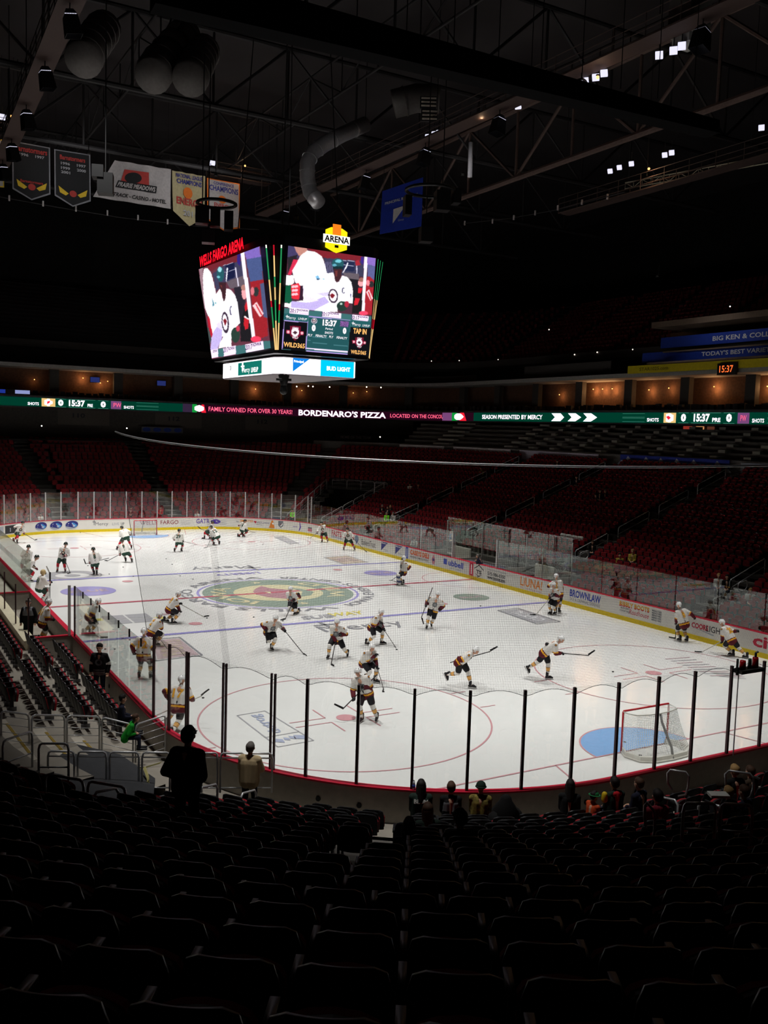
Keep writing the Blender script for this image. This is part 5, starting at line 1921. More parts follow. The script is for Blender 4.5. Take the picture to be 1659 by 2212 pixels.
def paint_left(cols, PX, PY):
    q = Paint(cols, PX, PY, 420, 510, 7.9)
    W_ = (255, 250, 255)
    q.c[:] = np.array((96, 50, 64)) / 255.
    q.p((110, 36, 46), (150, 480), (760, 280), (760, 460), (420, 520), (300, 600))
    q.p((60, 58, 84), (320, 640), (520, 500), (820, 420), (880, 760), (560, 780), (380, 940))
    q.p((24, 28, 60), (540, 500), (690, 450), (700, 700), (560, 760))
    q.p((190, 190, 210), (500, 500), (690, 445), (692, 452), (502, 508)).p((190, 190, 210), (520, 620), (700, 560), (700, 568), (520, 628))
    q.p((50, 34, 120), (735, 285), (800, 265), (790, 520), (740, 460))
    q.p((122, 98, 180), (850, 240), (1110, 160), (1150, 380), (900, 420)).p((70, 84, 130), (890, 400), (1150, 350), (1180, 760), (960, 780))
    q.p((96, 84, 94), (550, 780), (880, 660), (880, 860), (620, 900)).p((40, 36, 46), (680, 880), (880, 850), (860, 1560), (760, 1500))
    q.p((150, 34, 42), (960, 780), (1190, 740), (1270, 1700), (1040, 1780)).p((76, 84, 120), (1130, 820), (1200, 800), (1260, 1400), (1190, 1380))
    q.p((150, 120, 130), (85, 560), (150, 530), (210, 1240), (170, 1240))
    q.p(W_, (170, 560), (230, 545), (290, 620), (330, 760), (380, 990), (440, 900), (470, 940), (490, 1060), (512, 1125), (540, 1060), (550, 895), (620, 910), (700, 1000), (740, 1120), (770, 1300), (790, 1480), (720, 1560), (640, 1640), (640, 1880), (420, 1920), (440, 1830), (500, 1720), (300, 1690), (240, 1360), (200, 1260), (165, 1040), (155, 700))
    q.p((190, 174, 226), (300, 1690), (420, 1500), (480, 1560), (480, 1740), (400, 1930), (280, 1950)).p((220, 210, 245), (380, 1500), (470, 1440), (470, 1600), (400, 1560))
    q.p((178, 30, 48), (230, 1360), (262, 1380), (320, 1680), (300, 1740), (250, 1600)).p((60, 70, 70), (215, 1560), (250, 1560), (300, 1760), (262, 1880), (250, 1800))
    q.e((36, 84, 92), 452, 650, 62, 128, -.05).e((150, 210, 220), 440, 570, 34, 44).e((110, 180, 190), 420, 700, 30, 20)
    q.p((60, 34, 40), (420, 790), (545, 790), (548, 920), (530, 1100), (505, 1110), (480, 980), (440, 880)).p((110, 50, 48), (450, 840), (480, 840), (480, 900))
    q.p((236, 232, 240), (560, 540), (582, 540), (575, 650), (556, 800), (545, 760)).p((214, 208, 225), (700, 530), (722, 540), (770, 860), (750, 860))
    q.p((90, 140, 160), (310, 1060), (340, 1130), (350, 1180), (320, 1205)).e((90, 160, 170), 372, 1140, 12, 18)
    q.e((58, 44, 62), 536, 1475, 62, 182, -.08).e((246, 240, 250), 532, 1470, 42, 135, -.08).p((120, 30, 40), (498, 1440), (530, 1400), (565, 1450), (535, 1540))
    q.e((70, 66, 100), 634, 1272, 24, 78).e(W_, 640, 1272, 15, 60).p(W_, (640, 1210), (680, 1210), (680, 1330), (642, 1330))
    q.p((30, 28, 32), (850, 1250), (980, 1250), (1010, 1800), (800, 1800), (790, 1560))
    q.p((190, 34, 44), (860, 1200), (930, 1060), (960, 1200), (880, 1290)).p((190, 34, 44), (860, 1370), (940, 1420), (930, 1580), (870, 1600), (850, 1480)).p((246, 236, 240), (860, 1355), (940, 1410), (940, 1430), (858, 1385))
    q.e((240, 160, 165), 860, 970, 48, 110).e((170, 120, 110), 850, 880, 46, 50)
    q.e((44, 50, 50), 1060, 950, 46, 80).e((210, 110, 120), 1000, 940, 34, 70)
    q.p((236, 200, 205), (1000, 1190), (1070, 1120), (1190, 1320), (1130, 1390)).p((190, 40, 50), (1050, 1170), (1065, 1155), (1165, 1340), (1150, 1355))
    q.e((40, 60, 52), 710, 1690, 76, 130).e((190, 60, 80), 750, 1580, 30, 50)
    q.p((244, 238, 255), (790, 250), (852, 232), (1050, 1740), (990, 1760))
    q.e((240, 60, 90), 1060, 1760, 90, 50)
    q.noise(0.12, 4, (80, 540), (1110, 150), (1300, 1800), (280, 2000))
    q.p((60, 106, 108), (268, 1950), (1308, 1780), (1320, 1925), (300, 2085))
    for x0, x1 in ((275, 410), (500, 712), (875, 1185)):
        f = lambda x: 1950 - (x - 268) * 0.165
        q.p((246, 222, 248), (x0, f(x0) + 0), (x1, f(x1) - 10), (x1 + 6, f(x1) + 135), (x0 + 12, f(x0) + 140))


picR = picture('video_screen', RTL, RTR, RBL, RBR, 170, 190, paint_right, 1.3, (0, -0.03, 0)); picR['label'] = 'screen showing a player in white with scores and adverts below'
picL = picture('video_screen', LTL, LTR, LBL, LBR, 110, 190, paint_left, 1.3, (-0.03, 0, 0)); picL['label'] = 'screen showing the player in white and two children'


def scr_text(face, body, x0, x1, yc, h, m, ox=600, oy=660, sc=7.9, bold=0.02, slope=None):
    """word between zoomed pixels x0..x1 around yc, h tall"""
    TL, TR, BL = (RTL, RTR, RBL) if face == 'R' else (LTL, LTR, LBL)
    n = np.cross(TR - TL, BL - TL); n /= np.linalg.norm(n)
    if np.dot(n, CAM - TL) < 0:
        n = -n
    def hit(px, py):
        d = ray(px, py); return CAM + d * (np.dot(TL - CAM, n) / np.dot(d, n))
    sl_ = slope if slope is not None else (0.098 if face == 'R' else -0.165)
    c_ = hit(ox + (x0 + x1) / 2 / sc, oy + yc / sc)
    e_ = hit(ox + x1 / sc, oy + (yc + (x1 - x0) / 2 * sl_) / sc) - c_
    t_ = hit(ox + (x0 + x1) / 2 / sc + 0.4, oy + (yc - h / 2) / sc) - c_
    mb = MB(); text_mb(mb, body, 2, 2, lambda u, v: tuple(c_ + e_ * u + t_ * v + n * 0.05), bold)
    return sb_build(mb, 'screen_word', m)


T_pl = emat('scr_plum', (70, 50, 100), 1.0); T_w = emat('scr_white', (250, 244, 250), 1.1); T_or = emat('scr_orange', (255, 190, 110), 1.1); T_pk = emat('scr_pale_pink', (250, 190, 230), 1.0)
for x0, y in ((360, 85), (890, 140), (1395, 200)):
    scr_text('R', 'IOWA', x0, x0 + 150 - (x0 > 1000) * 15, y, 36, T_pl, bold=0.03)
    scr_text('R', 'GAMES', x0, x0 + 150 - (x0 > 1000) * 15, y + 50, 28, T_pk, bold=0.0)
    scr_text('R', '20:17', x0 - 155, x0 - 10, y + 5, 70, M_black if False else T_pl, bold=0.02)
for x0, x1, x2, x3, y in ((150, 300, 345, 490, 215), (1275, 1405, 1440, 1560, 330)):
    scr_text('R', 'Mercy', x0, x1, y, 62, T_w, bold=0.0); scr_text('R', 'LIVEUP', x2, x3, y + 14, 36, T_w, bold=0.01)
    scr_text('R', '+', x0 - 20, x0 + 24, y - 30, 50, T_w)
scr_text('R', '15:37', 760, 1000, 300, 110, T_w, bold=0.05)
scr_text('R', '0', 572, 640, 382, 118, T_w, bold=0.08); scr_text('R', '0', 1102, 1164, 432, 112, T_w, bold=0.08)
scr_text('R', 'Period', 808, 930, 398, 34, T_w); scr_text('R', 'SHOTS', 796, 936, 466, 40, T_w)
for t_, x0, x1, y in (('PLY', 508, 584, 505), ('PENALTY', 640, 828, 520), ('PLY', 870, 942, 534), ('PENALTY', 998, 1176, 552)):
    scr_text('R', t_, x0, x1, y, 40, T_w)
scr_text('R', 'WILD365', 95, 455, 675, 84, T_or, bold=0.03); scr_text('R', 'WILD365', 1240, 1500, 798, 68, T_or, bold=0.03)
scr_text('R', 'TAP IN', 1282, 1508, 440, 92, T_or, bold=0.04)
scr_text('R', 'IOWA', 245, 350, 385, 34, T_w); scr_text('R', 'WILD', 238, 340, 545, 40, T_w); scr_text('R', 'IOWA', 1350, 1430, 560, 28, T_w); scr_text('R', 'WILD', 1345, 1420, 700, 32, T_w)
scr_text('L', 'IOWA', 330, 400, 1962, 50, T_pl, 420, 510, 7.9, 0.03); scr_text('L', 'IOWA', 600, 700, 1915, 56, T_pl, 420, 510, 7.9, 0.03); scr_text('L', 'IOWA', 1015, 1160, 1845, 62, T_pl, 420, 510, 7.9, 0.03)
for x0, x1, y in ((510, 595, 1940), (885, 1005, 1895)):
    scr_text('L', '2017', x0, x1, y, 90, T_pl, 420, 510, 7.9, 0.02)

# roof sign letters over the left screen and the shield sign over the right one
yA, yB = GX(433, 560, XT)[1], GX(529, 530, XT)[1]
mb = MB()
text_mb(mb, 'WELLS FARGO ARENA', abs(yA - yB), 0.62, lambda u, v: (XT - 0.06, (yA + yB) / 2 - u, 18.22 + v), 0.04)
sb_build(mb, 'sign_letters', emat('sign_red', (255, 20, 40), 1.4))['label'] = 'red lit letters along the top'
xs = GY(726, 520, YT)[0]
zc_ = GY(726, 518, YT)[2]
mb = MB()
sh = [(-.58, .42), (-.3, .56), (.3, .56), (.58, .42), (.58, -.42), (0, -.64), (-.58, -.42)]
mb.plate([(xs + u, YT - .05, zc_ + v) for u, v in sh], (0, 0.06, 0)); sb_build(mb, 'shield_sign', emat('sign_yellow', (255, 236, 20), 1.1))
mb = MB(); mb.plate([(xs + u, YT - .07, zc_ + v) for u, v in [(-.72, -.2), (.72, -.2), (.72, .2), (-.72, .2)]], (0, 0.03, 0)); sb_build(mb, 'shield_band', emat('sign_white', (255, 255, 245), 1.1))
mb = MB(); mb.plate([(xs + u, YT - .08, zc_ + v) for u, v in [(-.22, .22), (.22, .22), (.22, .72), (-.22, .72)]], (0, 0.03, 0)); sb_build(mb, 'shield_flag', emat('sign_orange', (255, 130, 30), 1.1))
mb = MB(); text_mb(mb, 'ARENA', 1.34, 0.30, lambda u, v: (xs + u, YT - .09, zc_ + v), 0.03); sb_build(mb, 'shield_word', M_black)
mb = MB(); mb.box((xs, YT - .07, zc_ - .33), (0.2, 0.02, 0.12)); sb_build(mb, 'shield_mark', M_black)

# led strips on the chamfers
cols_ = [emat('strip_green', (40, 150, 90), 1.0), emat('strip_wheat', (240, 200, 130), 1.1), emat('strip_red', (190, 20, 40), 1.1), emat('strip_white', (250, 255, 240), 1.1)]
def strip_led(p0, p1, seq, r=0.035):
    p0, p1 = np.array(p0), np.array(p1)
    mb = MB(); t0 = 0.0
    for ln, ci in seq:
        a_, b_ = p0 + (p1 - p0) * t0, p0 + (p1 - p0) * min(1, t0 + ln)
        mb.tube([a_, b_], r, 6, ci); t0 += ln
    sb_build(mb, 'led_strip', cols_)
seqs = [[(.03, 3), (.3, 0), (.2, 1), (.06, 2), (.2, 0), (.21, 1)], [(.1, 2), (.2, 1), (.1, 0), (.12, 1), (.2, 0), (.28, 1)], [(.03, 3), (.33, 0), (.2, 1), (.06, 2), (.12, 0), (.26, 1)]]
hitN = lambda px, py, D: GD(px, py, D)
for k, (t_, b_) in enumerate((((574.7, 529), (595, 755.6)), ((591.3, 529), (597.6, 755.6)), ((608, 529), (600.5, 755.6)))):
    f = k / 2
    Dt = np.hypot(XT + ct * f + 0.0 - CAM[0], (YT + ct * (1 - f)) - CAM[1]) - 0.03
    Db = np.hypot(XB + cb * f - CAM[0], (YB + cb * (1 - f)) - CAM[1]) - 0.05
    strip_led(GD(*t_, Dt), GD(*b_, Db), seqs[k])
for k, (t_, b_) in enumerate((((817, 560), (797, 773)), ((822, 563), (798, 775)), ((827, 566), (797.5, 773)))):
    f = k / 2
    strip_led(GD(*t_, np.hypot(xr_t - ct * (1 - f) - CAM[0], YT + ct * f - CAM[1]) - .02), GD(*b_, np.hypot(xr_b - cb * (1 - f) - CAM[0], YB + cb * f - CAM[1]) - .05), [(.4, 0), (.2, 1), (.1, 2), (.3, 1)], 0.013)
for x, y in ((-1.5, -3), (1.7, -3), (-1.5, 3.5), (1.7, 3.5)):
    mb = MB(); mb.tube([(x, y, 18.1), (x * 0.7, y * 0.7, 30)], 0.03, 5)
    sb_build(mb, 'suspension_cable', M_dark)

# ================================================================== SIGNS ON THE STANDS
def wall_sign(path, px0, px1, zc, h, d, m, words, name, label, cat='banner', zref=None):
    a_, b_ = path.s_of_px(px0, zc, s_lo if path is OUT else S_NE, 160, d), path.s_of_px(px1, zc, s_lo if path is OUT else S_NE, 160, d)
    mb = MB(); path.strip(mb, a_, b_, [(d, zc - h / 2), (d, zc + h / 2), (d + .05, zc + h / 2), (d + .05, zc - h / 2)], closed=True)
    o = mb.build(name, m, None, loc=path.P(a_, d, zc - h / 2)); tag(o, label, cat)
    base = path.P(a_, d, zc - h / 2)
    for body, f0, f1, hh, vo, mm in words:
        s0_, s1_ = a_ + (b_ - a_) * f0, a_ + (b_ - a_) * f1
        c_ = (s0_ + s1_) / 2
        mb = MB()
        text_mb(mb, body, s1_ - s0_, h * hh, lambda u, v: tuple(path.P(c_ + u, d - .02, zc + vo * h + v) - base), 0.02)
        mb.build('printed_word', mm, o)
    return o


S_w = mat('banner_white', (240, 236, 240), 0.7); S_pl = mat('print_plum', (70, 40, 84), 0.7); S_wi = mat('print_wine', (130, 40, 50), 0.7); S_dk = mat('print_dark', (40, 40, 50), 0.7); S_lt = mat('print_light', (190, 190, 196), 0.7)
dB = 18.85
wall_sign(RINK, 864, 963, 7.15, 0.95, dB, S_w, [('HONDA', .2, .42, .35, .1, S_wi), ('TOYOTA', .64, .85, .35, .1, S_wi), ('O', .05, .12, .5, 0, S_dk), ('O', .48, .55, .5, 0, S_dk), ('O', .9, .97, .5, 0, S_dk)], 'wall_banner', 'white banner with dark red words and round marks, leftmost on the right stand wall')
wall_sign(RINK, 981, 1101, 7.15, 0.95, dB, S_w, [('Y Mobile', .05, .3, .5, 0, S_pl), ('Y Mobile', .38, .63, .5, 0, S_pl), ('Y Mobile', .7, .95, .5, 0, S_pl)], 'wall_banner', 'white banner with a violet word printed three times on the right stand wall')
wall_sign(RINK, 1122, 1292, 7.15, 0.95, dB, mat('banner_lilac', (222, 214, 234), 0.7), [('health clinic', .25, .5, .3, .1, S_lt), ('Medica', .58, .72, .4, 0, S_pl), ('Mercy', .78, .92, .4, 0, S_pl)], 'wall_banner', 'lilac grey banner with small violet words right of the violet-worded banner')
o = wall_sign(RINK, 1339, 1577, 7.15, 1.15, dB, mat('banner_mountain_blue', (50, 66, 170), 0.7), [('COORS', .12, .32, .42, -.1, S_wi), ('COORS', .42, .6, .42, -.1, S_wi), ('COORS', .68, .82, .42, -.1, S_wi), ('LIGHT', .84, .99, .42, -.1, S_lt)], 'wall_banner', 'blue banner with mountain peaks and red words on the right stand wall')
a_, b_ = RINK.s_of_px(1339, 7.15, S_NE, 160, dB), RINK.s_of_px(1577, 7.15, S_NE, 160, dB)
base = RINK.P(a_, dB, 7.15 - 1.15 / 2)
mb = MB()
for f in (0.08, .26, .40, .55, .70, .9):
    c_ = a_ + (b_ - a_) * f
    mb.add([tuple(RINK.P(c_ + u, dB - .01, 7.15 + v) - base) for u, v in [(-1.6, -.55), (-.7, .15), (-.3, .1), (0, .5), (.4, .15), (.7, .2), (1.6, -.55)]], [tuple(range(7))])
mb.build('printed_peaks', mat('peaks_grey', (200, 202, 220), 0.7), o)
wall_sign(RINK, 1597, 1700, 7.1, 1.0, dB, mat('banner_grey', (160, 164, 174), 0.7), [('CLEMENT', .08, .38, .5, 0, S_dk), ('SAI', .5, .8, .55, 0, S_lt)], 'wall_banner', 'grey framed banner at the right edge on the right stand wall')
wall_sign(OUT, 725, 811, 8.1, 0.55, 1.8, mat('banner_dk', (64, 62, 66), 0.7), [('HOME OF THE TEAM', .12, .88, .6, 0, S_lt)], 'wall_banner', 'small grey framed banner under the pizza advert words')
o = wall_sign(OUT, 307, 396, 8.35, 0.6, 1.8, mat('banner_dk2', (92, 92, 98), 0.7), [], 'wall_banner', 'small grey banner with four blue ovals on the far concourse wall')
a_, b_ = OUT.s_of_px(307, 8.35, s_lo, 160, 1.8), OUT.s_of_px(396, 8.35, s_lo, 160, 1.8)
base = OUT.P(a_, 1.8, 8.35 - .3)
for f in (.12, .37, .62, .87):
    mb = MB(); mb.add([tuple(OUT.P(a_ + (b_ - a_) * f + .42 * math.cos(t), 1.77, 8.35 + .22 * math.sin(t)) - base) for t in [2 * PI * i / 20 for i in range(20)]], [tuple(range(20))]); mb.build('printed_oval', mat('print_blue', (36, 62, 140), 0.7), o)
for px, t_ in ((172, '110'), (376, '112'), (568, '112'), (826, '113')):
    s_ = OUT.s_of_px(px, 9.3, s_lo, 160, 2.6)
    base = OUT.P(s_, 2.55, 9.0)
    mb = MB(); mb.add([tuple(OUT.P(s_ + u, 2.57, z) - base) for u, z in ((-2.0, 8.6), (3.0, 8.6), (3.0, 10.1), (-2.0, 10.1))], [(0, 1, 2, 3)]); o = mb.build('section_sign', mat('sign_panel', (86, 80, 74), 0.8)); o.location = base; tag(o, {172: 'dim wall sign reading 110, left-hand of those on the far wall', 376: 'dim wall sign reading 112 above the four blue ovals', 568: 'dim wall sign reading 112 below the pink pizza advert words', 826: 'dim wall sign reading 113 below the white pizza words'}[px], 'sign')
    mb = MB(); text_mb(mb, t_, 1.2, 0.45, lambda u, v: tuple(OUT.P(s_ + u, 2.54, 9.55 + v) - base), 0.03); mb.build('sign_number', S_dk, o)

# lit level on the right: yellow and blue signs and the far clock
def box_level(px0, px1, x, zc, h, m, words, name, label, cat='banner', em=None):
    y0_, y1_ = GX(px0, 780, x)[1], GX(px1, 780, x)[1]
    t = (x, y0_, zc)
    mb = MB(); mb.box((x, (y0_ + y1_) / 2, zc), (0.1, abs(y0_ - y1_), h)); o = mb.build(name, m, None, loc=t); tag(o, label, cat)
    for body, p0, p1, hh, mm in words:
        a_, b_ = GX(p0, 780, x)[1], GX(p1, 780, x)[1]
        mb = MB(); text_mb(mb, body, abs(a_ - b_), hh * h, lambda u, v: (-0.08, (a_ + b_) / 2 - u - y0_, v), 0.02); mb.build('printed_word', mm, o)
    return o


box_level(1358, 1760, 34.9, 14.55, 0.62, mat('sign_strip_yellow', (196, 178, 20), 0.6), [('STAR1025.com', 1384, 1446, 0.45, mat('print_olive', (110, 100, 20), 0.7))], 'sign_strip', 'yellow strip sign below the blue signs at the right')
box_level(1388, 1760, 36.0, 15.55, 0.8, mat('sign_strip_blue', (22, 50, 140), 0.6), [("TODAY'S BEST VARIETY 80s", 1516, 1700, 0.42, S_lt)], 'sign_strip', 'blue strip sign with pale words, the lower of two')
box_level(1426, 1760, 36.8, 16.75, 0.85, mat('sign_strip_blue', (22, 50, 140)), [('BIG KEN & COLLEEN & TEAM', 1538, 1760, 0.42, S_lt)], 'sign_strip', 'blue strip sign with pale words, the upper of two')
mb = MB(); mb.box((35.3, GX(1620, 780, 35)[1], 14.9), (2.4, 18, 0.12)); mb.box((36.6, GX(1620, 780, 35)[1], 15.9), (1.6, 18, 0.1)); mb.box((38.5, GX(1620, 780, 36)[1], 18.15), (5.0, 19.5, 0.45)); struct(mb, 'slab', mat('lip_brown', (100, 84, 72), 0.85))
mb = MB(); mb.box((40.8, GX(1600, 780, 40)[1] - 2, 17.2), (0.3, 20, 1.7)); struct(mb, 'wall_booth', mat('booth_brown', (84, 56, 36), 0.9))
ck = empty('wall_clock', GX(1571, 797, 34.7)); tag(ck, 'black clock box with orange digits reading 15:37 on the yellow strip', 'clock')
mb = MB(); mb.box((0, 0, 0), (0.2, 1.65, 0.85)); mb.build('clock_case', M_black, ck)
mb = MB(); text_mb(mb, '15:37', 1.2, 0.5, lambda u, v: (-0.12, -u, v), 0.01); mb.build('clock_digits', emat('digits_orange', (255, 110, 50), 1.3), ck)

# small warm lights: suites and parapets
E_warm = emat('warm_bulb', (255, 180, 100), 3.0)
E_cold = emat('pale_bulb', (255, 240, 225), 5.0)
def bulb(p, r, m, watts, label, grp, col=(1, .5, .2)):
    t = empty('wall_lamp', p); tag(t, label, 'lamp', grp)
    mb = MB(); mb.ell((0, 0, 0), (r, r, r), n=8); mb.build('bulb', m, t, True)
    mb = MB(); mb.box((0, 0, r + .03), (r * 1.6, r * 1.6, .05)); mb.build('lamp_base', M_dark, t)
    if watts:
        l = bpy.data.lights.new('lamp', 'POINT'); l.energy = watts; l.color = col; l.shadow_soft_size = 0.1
        o = bpy.data.objects.new('lamp_light', l); COL.objects.link(o); o.parent = t; o.location = (0, 0, -r * 1.5)


for px, dz, wt in ((1283, 13.3, 60), (1303, 13.3, 60), (1323, 13.3, 60), (1208, 12.9, 24), (1402, 13.1, 50), (1447, 13.2, 30), (1542, 13.2, 70), (1655, 13.1, 70), (762, 13.2, 10), (790, 13.4, 6), (551, 13.1, 36), (652, 13.2, 18), (180, 13.3, 40), (215, 12.9, 30), (232, 13.1, 12), (72, 12.9, 6), (617, 13.0, 6)):
    p = OUT.P(OUT.s_of_px(px, dz, s_lo, 160, 2.95), 2.95, dz)
    bulb(p, 0.05, E_warm, wt, 'small warm wall lamp inside the suites above the light ribbon', 'suite wall lamps')
for px, py in ((932, 780), (992, 779), (1076, 777), (1131, 774), (1241, 766), (1290, 761), (1367, 755), (1186, 712), (1577, 662), (90, 920), (821, 944), (274, 925), (641, 835), (666, 834), (676, 835), (712, 836), (792, 836), (823, 837)):
    D_ = np.hypot(*(OUT.P(OUT.s_of_px(px, 14.5, s_lo, 160, 5.0), 5.0, 14)[:2] - CAM[:2])) if py < 830 else 88
    bulb(GD(px, py, D_ - .5), 0.05 if py < 830 else .06, E_cold, 0, 'tiny bright step lamp high in the unlit bowl', 'step lamps')
# concession glow at the right under the ribbon
p = GD(1505, 928, 80)
st = empty('concession_stand', p); tag(st, 'warm lit concession opening under the ribbon at the right', 'concession stand')
mb = MB(); mb.box((0.3, 0, 0), (0.2, 5.2, 1.5)); mb.build('back_wall', mat('stand_brown', (130, 90, 66), 0.8), st)
for y_, w_, m_ in ((1.1, .9, emat('menu_red', (150, 50, 40), 0.8)), (-0.2, .8, emat('menu_glow', (200, 140, 90), 0.9)), (-1.3, .7, emat('menu_dim', (90, 50, 36), 0.8))):
    mb = MB(); mb.box((0.15, y_, 0.2), (0.06, w_, 0.42)); mb.build('menu_panel', m_, st)
for y_ in (-1.9, -1.0, -.2, .4, 1.4):  # dark silhouettes added in front of the warm glow
    mb = MB(); mb.caps((-0.2, y_, -.7), (-0.2, y_, -.35), .2, .16); mb.caps((-0.2, y_, -.12), (-0.2, y_, -.1), .1, .1); mb.build('dark_silhouette', M_dark, st)
bulb(tuple(p + np.array([-.9, 0, .5])), 0.05, E_warm, 16, 'warm lamp over the concession opening', None, (1, .6, .35))
mb = MB(); mb.box((-0.4, 0, -0.9), (0.8, 6, 0.8)); mb.build('counter', M_dark, st)
# tv screens in suites
for px, py, grp in ((207, 822, 0), (351, 830, 0)):
    s_ = OUT.s_of_px(px, 13.2, s_lo, 160, 3.2); p = OUT.P(s_, 3.2, 13.2)
    t = empty('television', p); tag(t, 'small blue television in the suite %s' % ('beside the orange lamps' if px < 300 else 'right of the two leftmost suites'), 'television')
    mb = MB(); mb.box((0, 0, 0), (1.0, 0.08, 0.6)); mb.build('tv_case', M_black, t)
    mb = MB(); mb.box((0, -.05, 0), (0.9, 0.02, 0.5)); mb.build('tv_picture', emat('tv_blue', (40, 50, 110), 0.8), t)
p = OUT.P(OUT.s_of_px(20, 11.6, s_lo, 160, -.2), -.2, 11.55)
t = empty('small_display', p); tag(t, 'short blue and white display on the ledge at the left edge', 'display')
mb = MB(); mb.box((0, 0, 0), (3.6, 0.1, 0.4)); mb.build('display_case', M_black, t)
mb = MB(); mb.box((-1.1, -.06, 0), (1.4, 0.02, 0.34)); mb.build('display_picture', emat('disp_blue', (30, 50, 140), 1), t)
mb = MB(); mb.box((1.1, -.06, 0), (1.3, 0.02, 0.34)); mb.build('display_picture', emat('disp_pale', (140, 150, 200), 1), t)
# parapet railings of the right upper boxes
mb = MB(); OUT.strip(mb, OUT.s_of_px(905, 14.9, s_lo, 160, 4.5), OUT.s_of_px(1060, 14.9, s_lo, 160, 4.5), [(2.5, 14.3), (2.5, 15.2), (2.6, 15.2), (2.6, 14.3)], closed=True); struct(mb, 'wall_parapet', mat('parapet', (56, 53, 51), 0.85))
mb = MB(); OUT.strip(mb, OUT.s_of_px(1185, 15.2, s_lo, 160, 4.5), OUT.s_of_px(1375, 15.2, s_lo, 160, 4.5), [(1.5, 14.3), (1.5, 15.6), (1.6, 15.6), (1.6, 14.3)], closed=True); struct(mb, 'wall_parapet', mat('parapet', (56, 53, 51)))

# ================================================================== ROOF STEEL, LAMPS, DUCTS, HANGING BANNERS
M_tr = mat('truss_grey', (36, 34, 35), 0.7, var=0.15)
M_tr2 = mat('truss_brown', (76, 60, 55), 0.7, var=0.15)
def truss(p0, p1, depth, n, label, r=0.16, m=None):
    t = empty('roof_truss', p0); tag(t, label, 'truss')
    p0, p1 = np.array(p0, float), np.array(p1, float)
    d = p1 - p0; u = np.array([0, 0, depth])
    mb = MB(); mb.tube([d * 0, d], r, 8); mb.tube([u, u + d], r, 8); mb.build('chord', m or M_tr, t)
    mb = MB()
    for i in range(n):
        a_, b_ = d * i / n, d * (i + 1) / n
        mb.tube([a_, a_ + u], r * .5, 6)
        mb.tube([a_ if i % 2 else a_ + u, b_ + u if i % 2 else b_], r * .55, 6)
    mb.build('web', m or M_tr, t)
    return t


truss((19.3, -34, 26.4), (19.3, 34, 26.4), 4.6, 12, 'brown roof truss with upright posts running along the right side', 0.2, M_tr2)
truss((-22, -20, 28.0), (-22, 44, 28.0), 4.6, 10, 'grey roof truss running along the left side')
for i, y in enumerate((-30, -16, -2, 12, 26, 40)):
    truss((-46, y, 29.2), (46, y, 29.2), 4.6, 18, 'grey cross truss, number %d counted from the camera end' % (i + 1) if False else ['nearest grey cross truss over the camera end', 'grey cross truss over the near circles', 'grey cross truss just beyond the scoreboard cables', 'grey cross truss over the far blue line', 'grey cross truss over the far circles', 'farthest grey cross truss behind the hanging banners'][i], 0.17)
for i, x in enumerate((-4, 8)):
    truss((x, -34, 31), (x, 44, 31), 2.4, 16, ['slim lengthwise roof truss left of the scoreboard', 'slim lengthwise roof truss right of the scoreboard'][i], 0.09)
# long dark rolled curtain box across the near roof
q0, q1 = G(330, -30, 20.3), G(1540, 277, 20.0)
mb = MB()
d = q1 - q0; d /= np.linalg.norm(d); up_ = np.array([0, 0, 1.0])
sd = np.cross(d, up_)
mb.hexa([q0 - up_ * .55 - sd * .35, q1 - up_ * .25 - sd * .35, q1 - up_ * .25 + sd * .35, q0 - up_ * .55 + sd * .35], [q0 + up_ * .55 - sd * .3, q1 + up_ * .2 - sd * .3, q1 + up_ * .2 + sd * .3, q0 + up_ * .55 + sd * .3])
t = empty('curtain_box', q0); tag(t, 'long black rolled curtain housing crossing the near roof diagonally in view', 'curtain housing')
mb.v = [(x - q0[0], y - q0[1], z - q0[2]) for x, y, z in mb.v]; mb.build('housing', mat('curtain_black', (9, 9, 10), 0.95, spec=0.05), t)
mb = MB(); mb.tube([(0, 0, .62), tuple(q1 - q0 + up_ * .27)], 0.03, 5); mb.build('edge_pipe', mat('pipe_grey', (100, 100, 102), 0.5), t)
for f in np.linspace(0.05, .95, 12):
    c_ = (q1 - q0) * f
    mb = MB(); mb.tube([c_ + up_ * .5, c_ + up_ * 11], 0.02, 4); mb.build('hanger_rod', M_dark, t)

# catwalks with lamp heads
E_lamp = emat('lamp_face', (232, 230, 255), 1.1)
M_cat = mat('catwalk', (62, 48, 44), 0.7)
def catwalk(p0, p1, label):
    t = empty('catwalk', p0); tag(t, label, 'catwalk')
    p0, p1 = np.array(p0, float), np.array(p1, float); d = p1 - p0
    s_ = np.cross(d / np.linalg.norm(d), [0, 0, 1]) * 0.55
    z = np.array([0, 0, 1.0])
    mb = MB(); mb.hexa([-s_, d - s_, d + s_, s_], [-s_ + z * .08, d - s_ + z * .08, d + s_ + z * .08, s_ + z * .08]); mb.build('walkway', M_cat, t)
    mb = MB()
    for g in (-1, 1):
        for h in (.35, .7, 1.1):
            mb.tube([s_ * g + z * h, d + s_ * g + z * h], 0.025, 5)
        n = int(np.linalg.norm(d) / 2)
        for i in range(n + 1):
            mb.tube([d * i / n + s_ * g, d * i / n + s_ * g + z * 1.1], 0.025, 5)
    mb.build('railings', M_cat, t)
    n = max(1, int(np.linalg.norm(d) / 8))
    for i in range(n + 1):
        mb = MB(); mb.tube([d * i / n + z * 1, d * i / n + z * 9.5], 0.03, 4); mb.build('hanger_rod', M_dark, t)
    return t


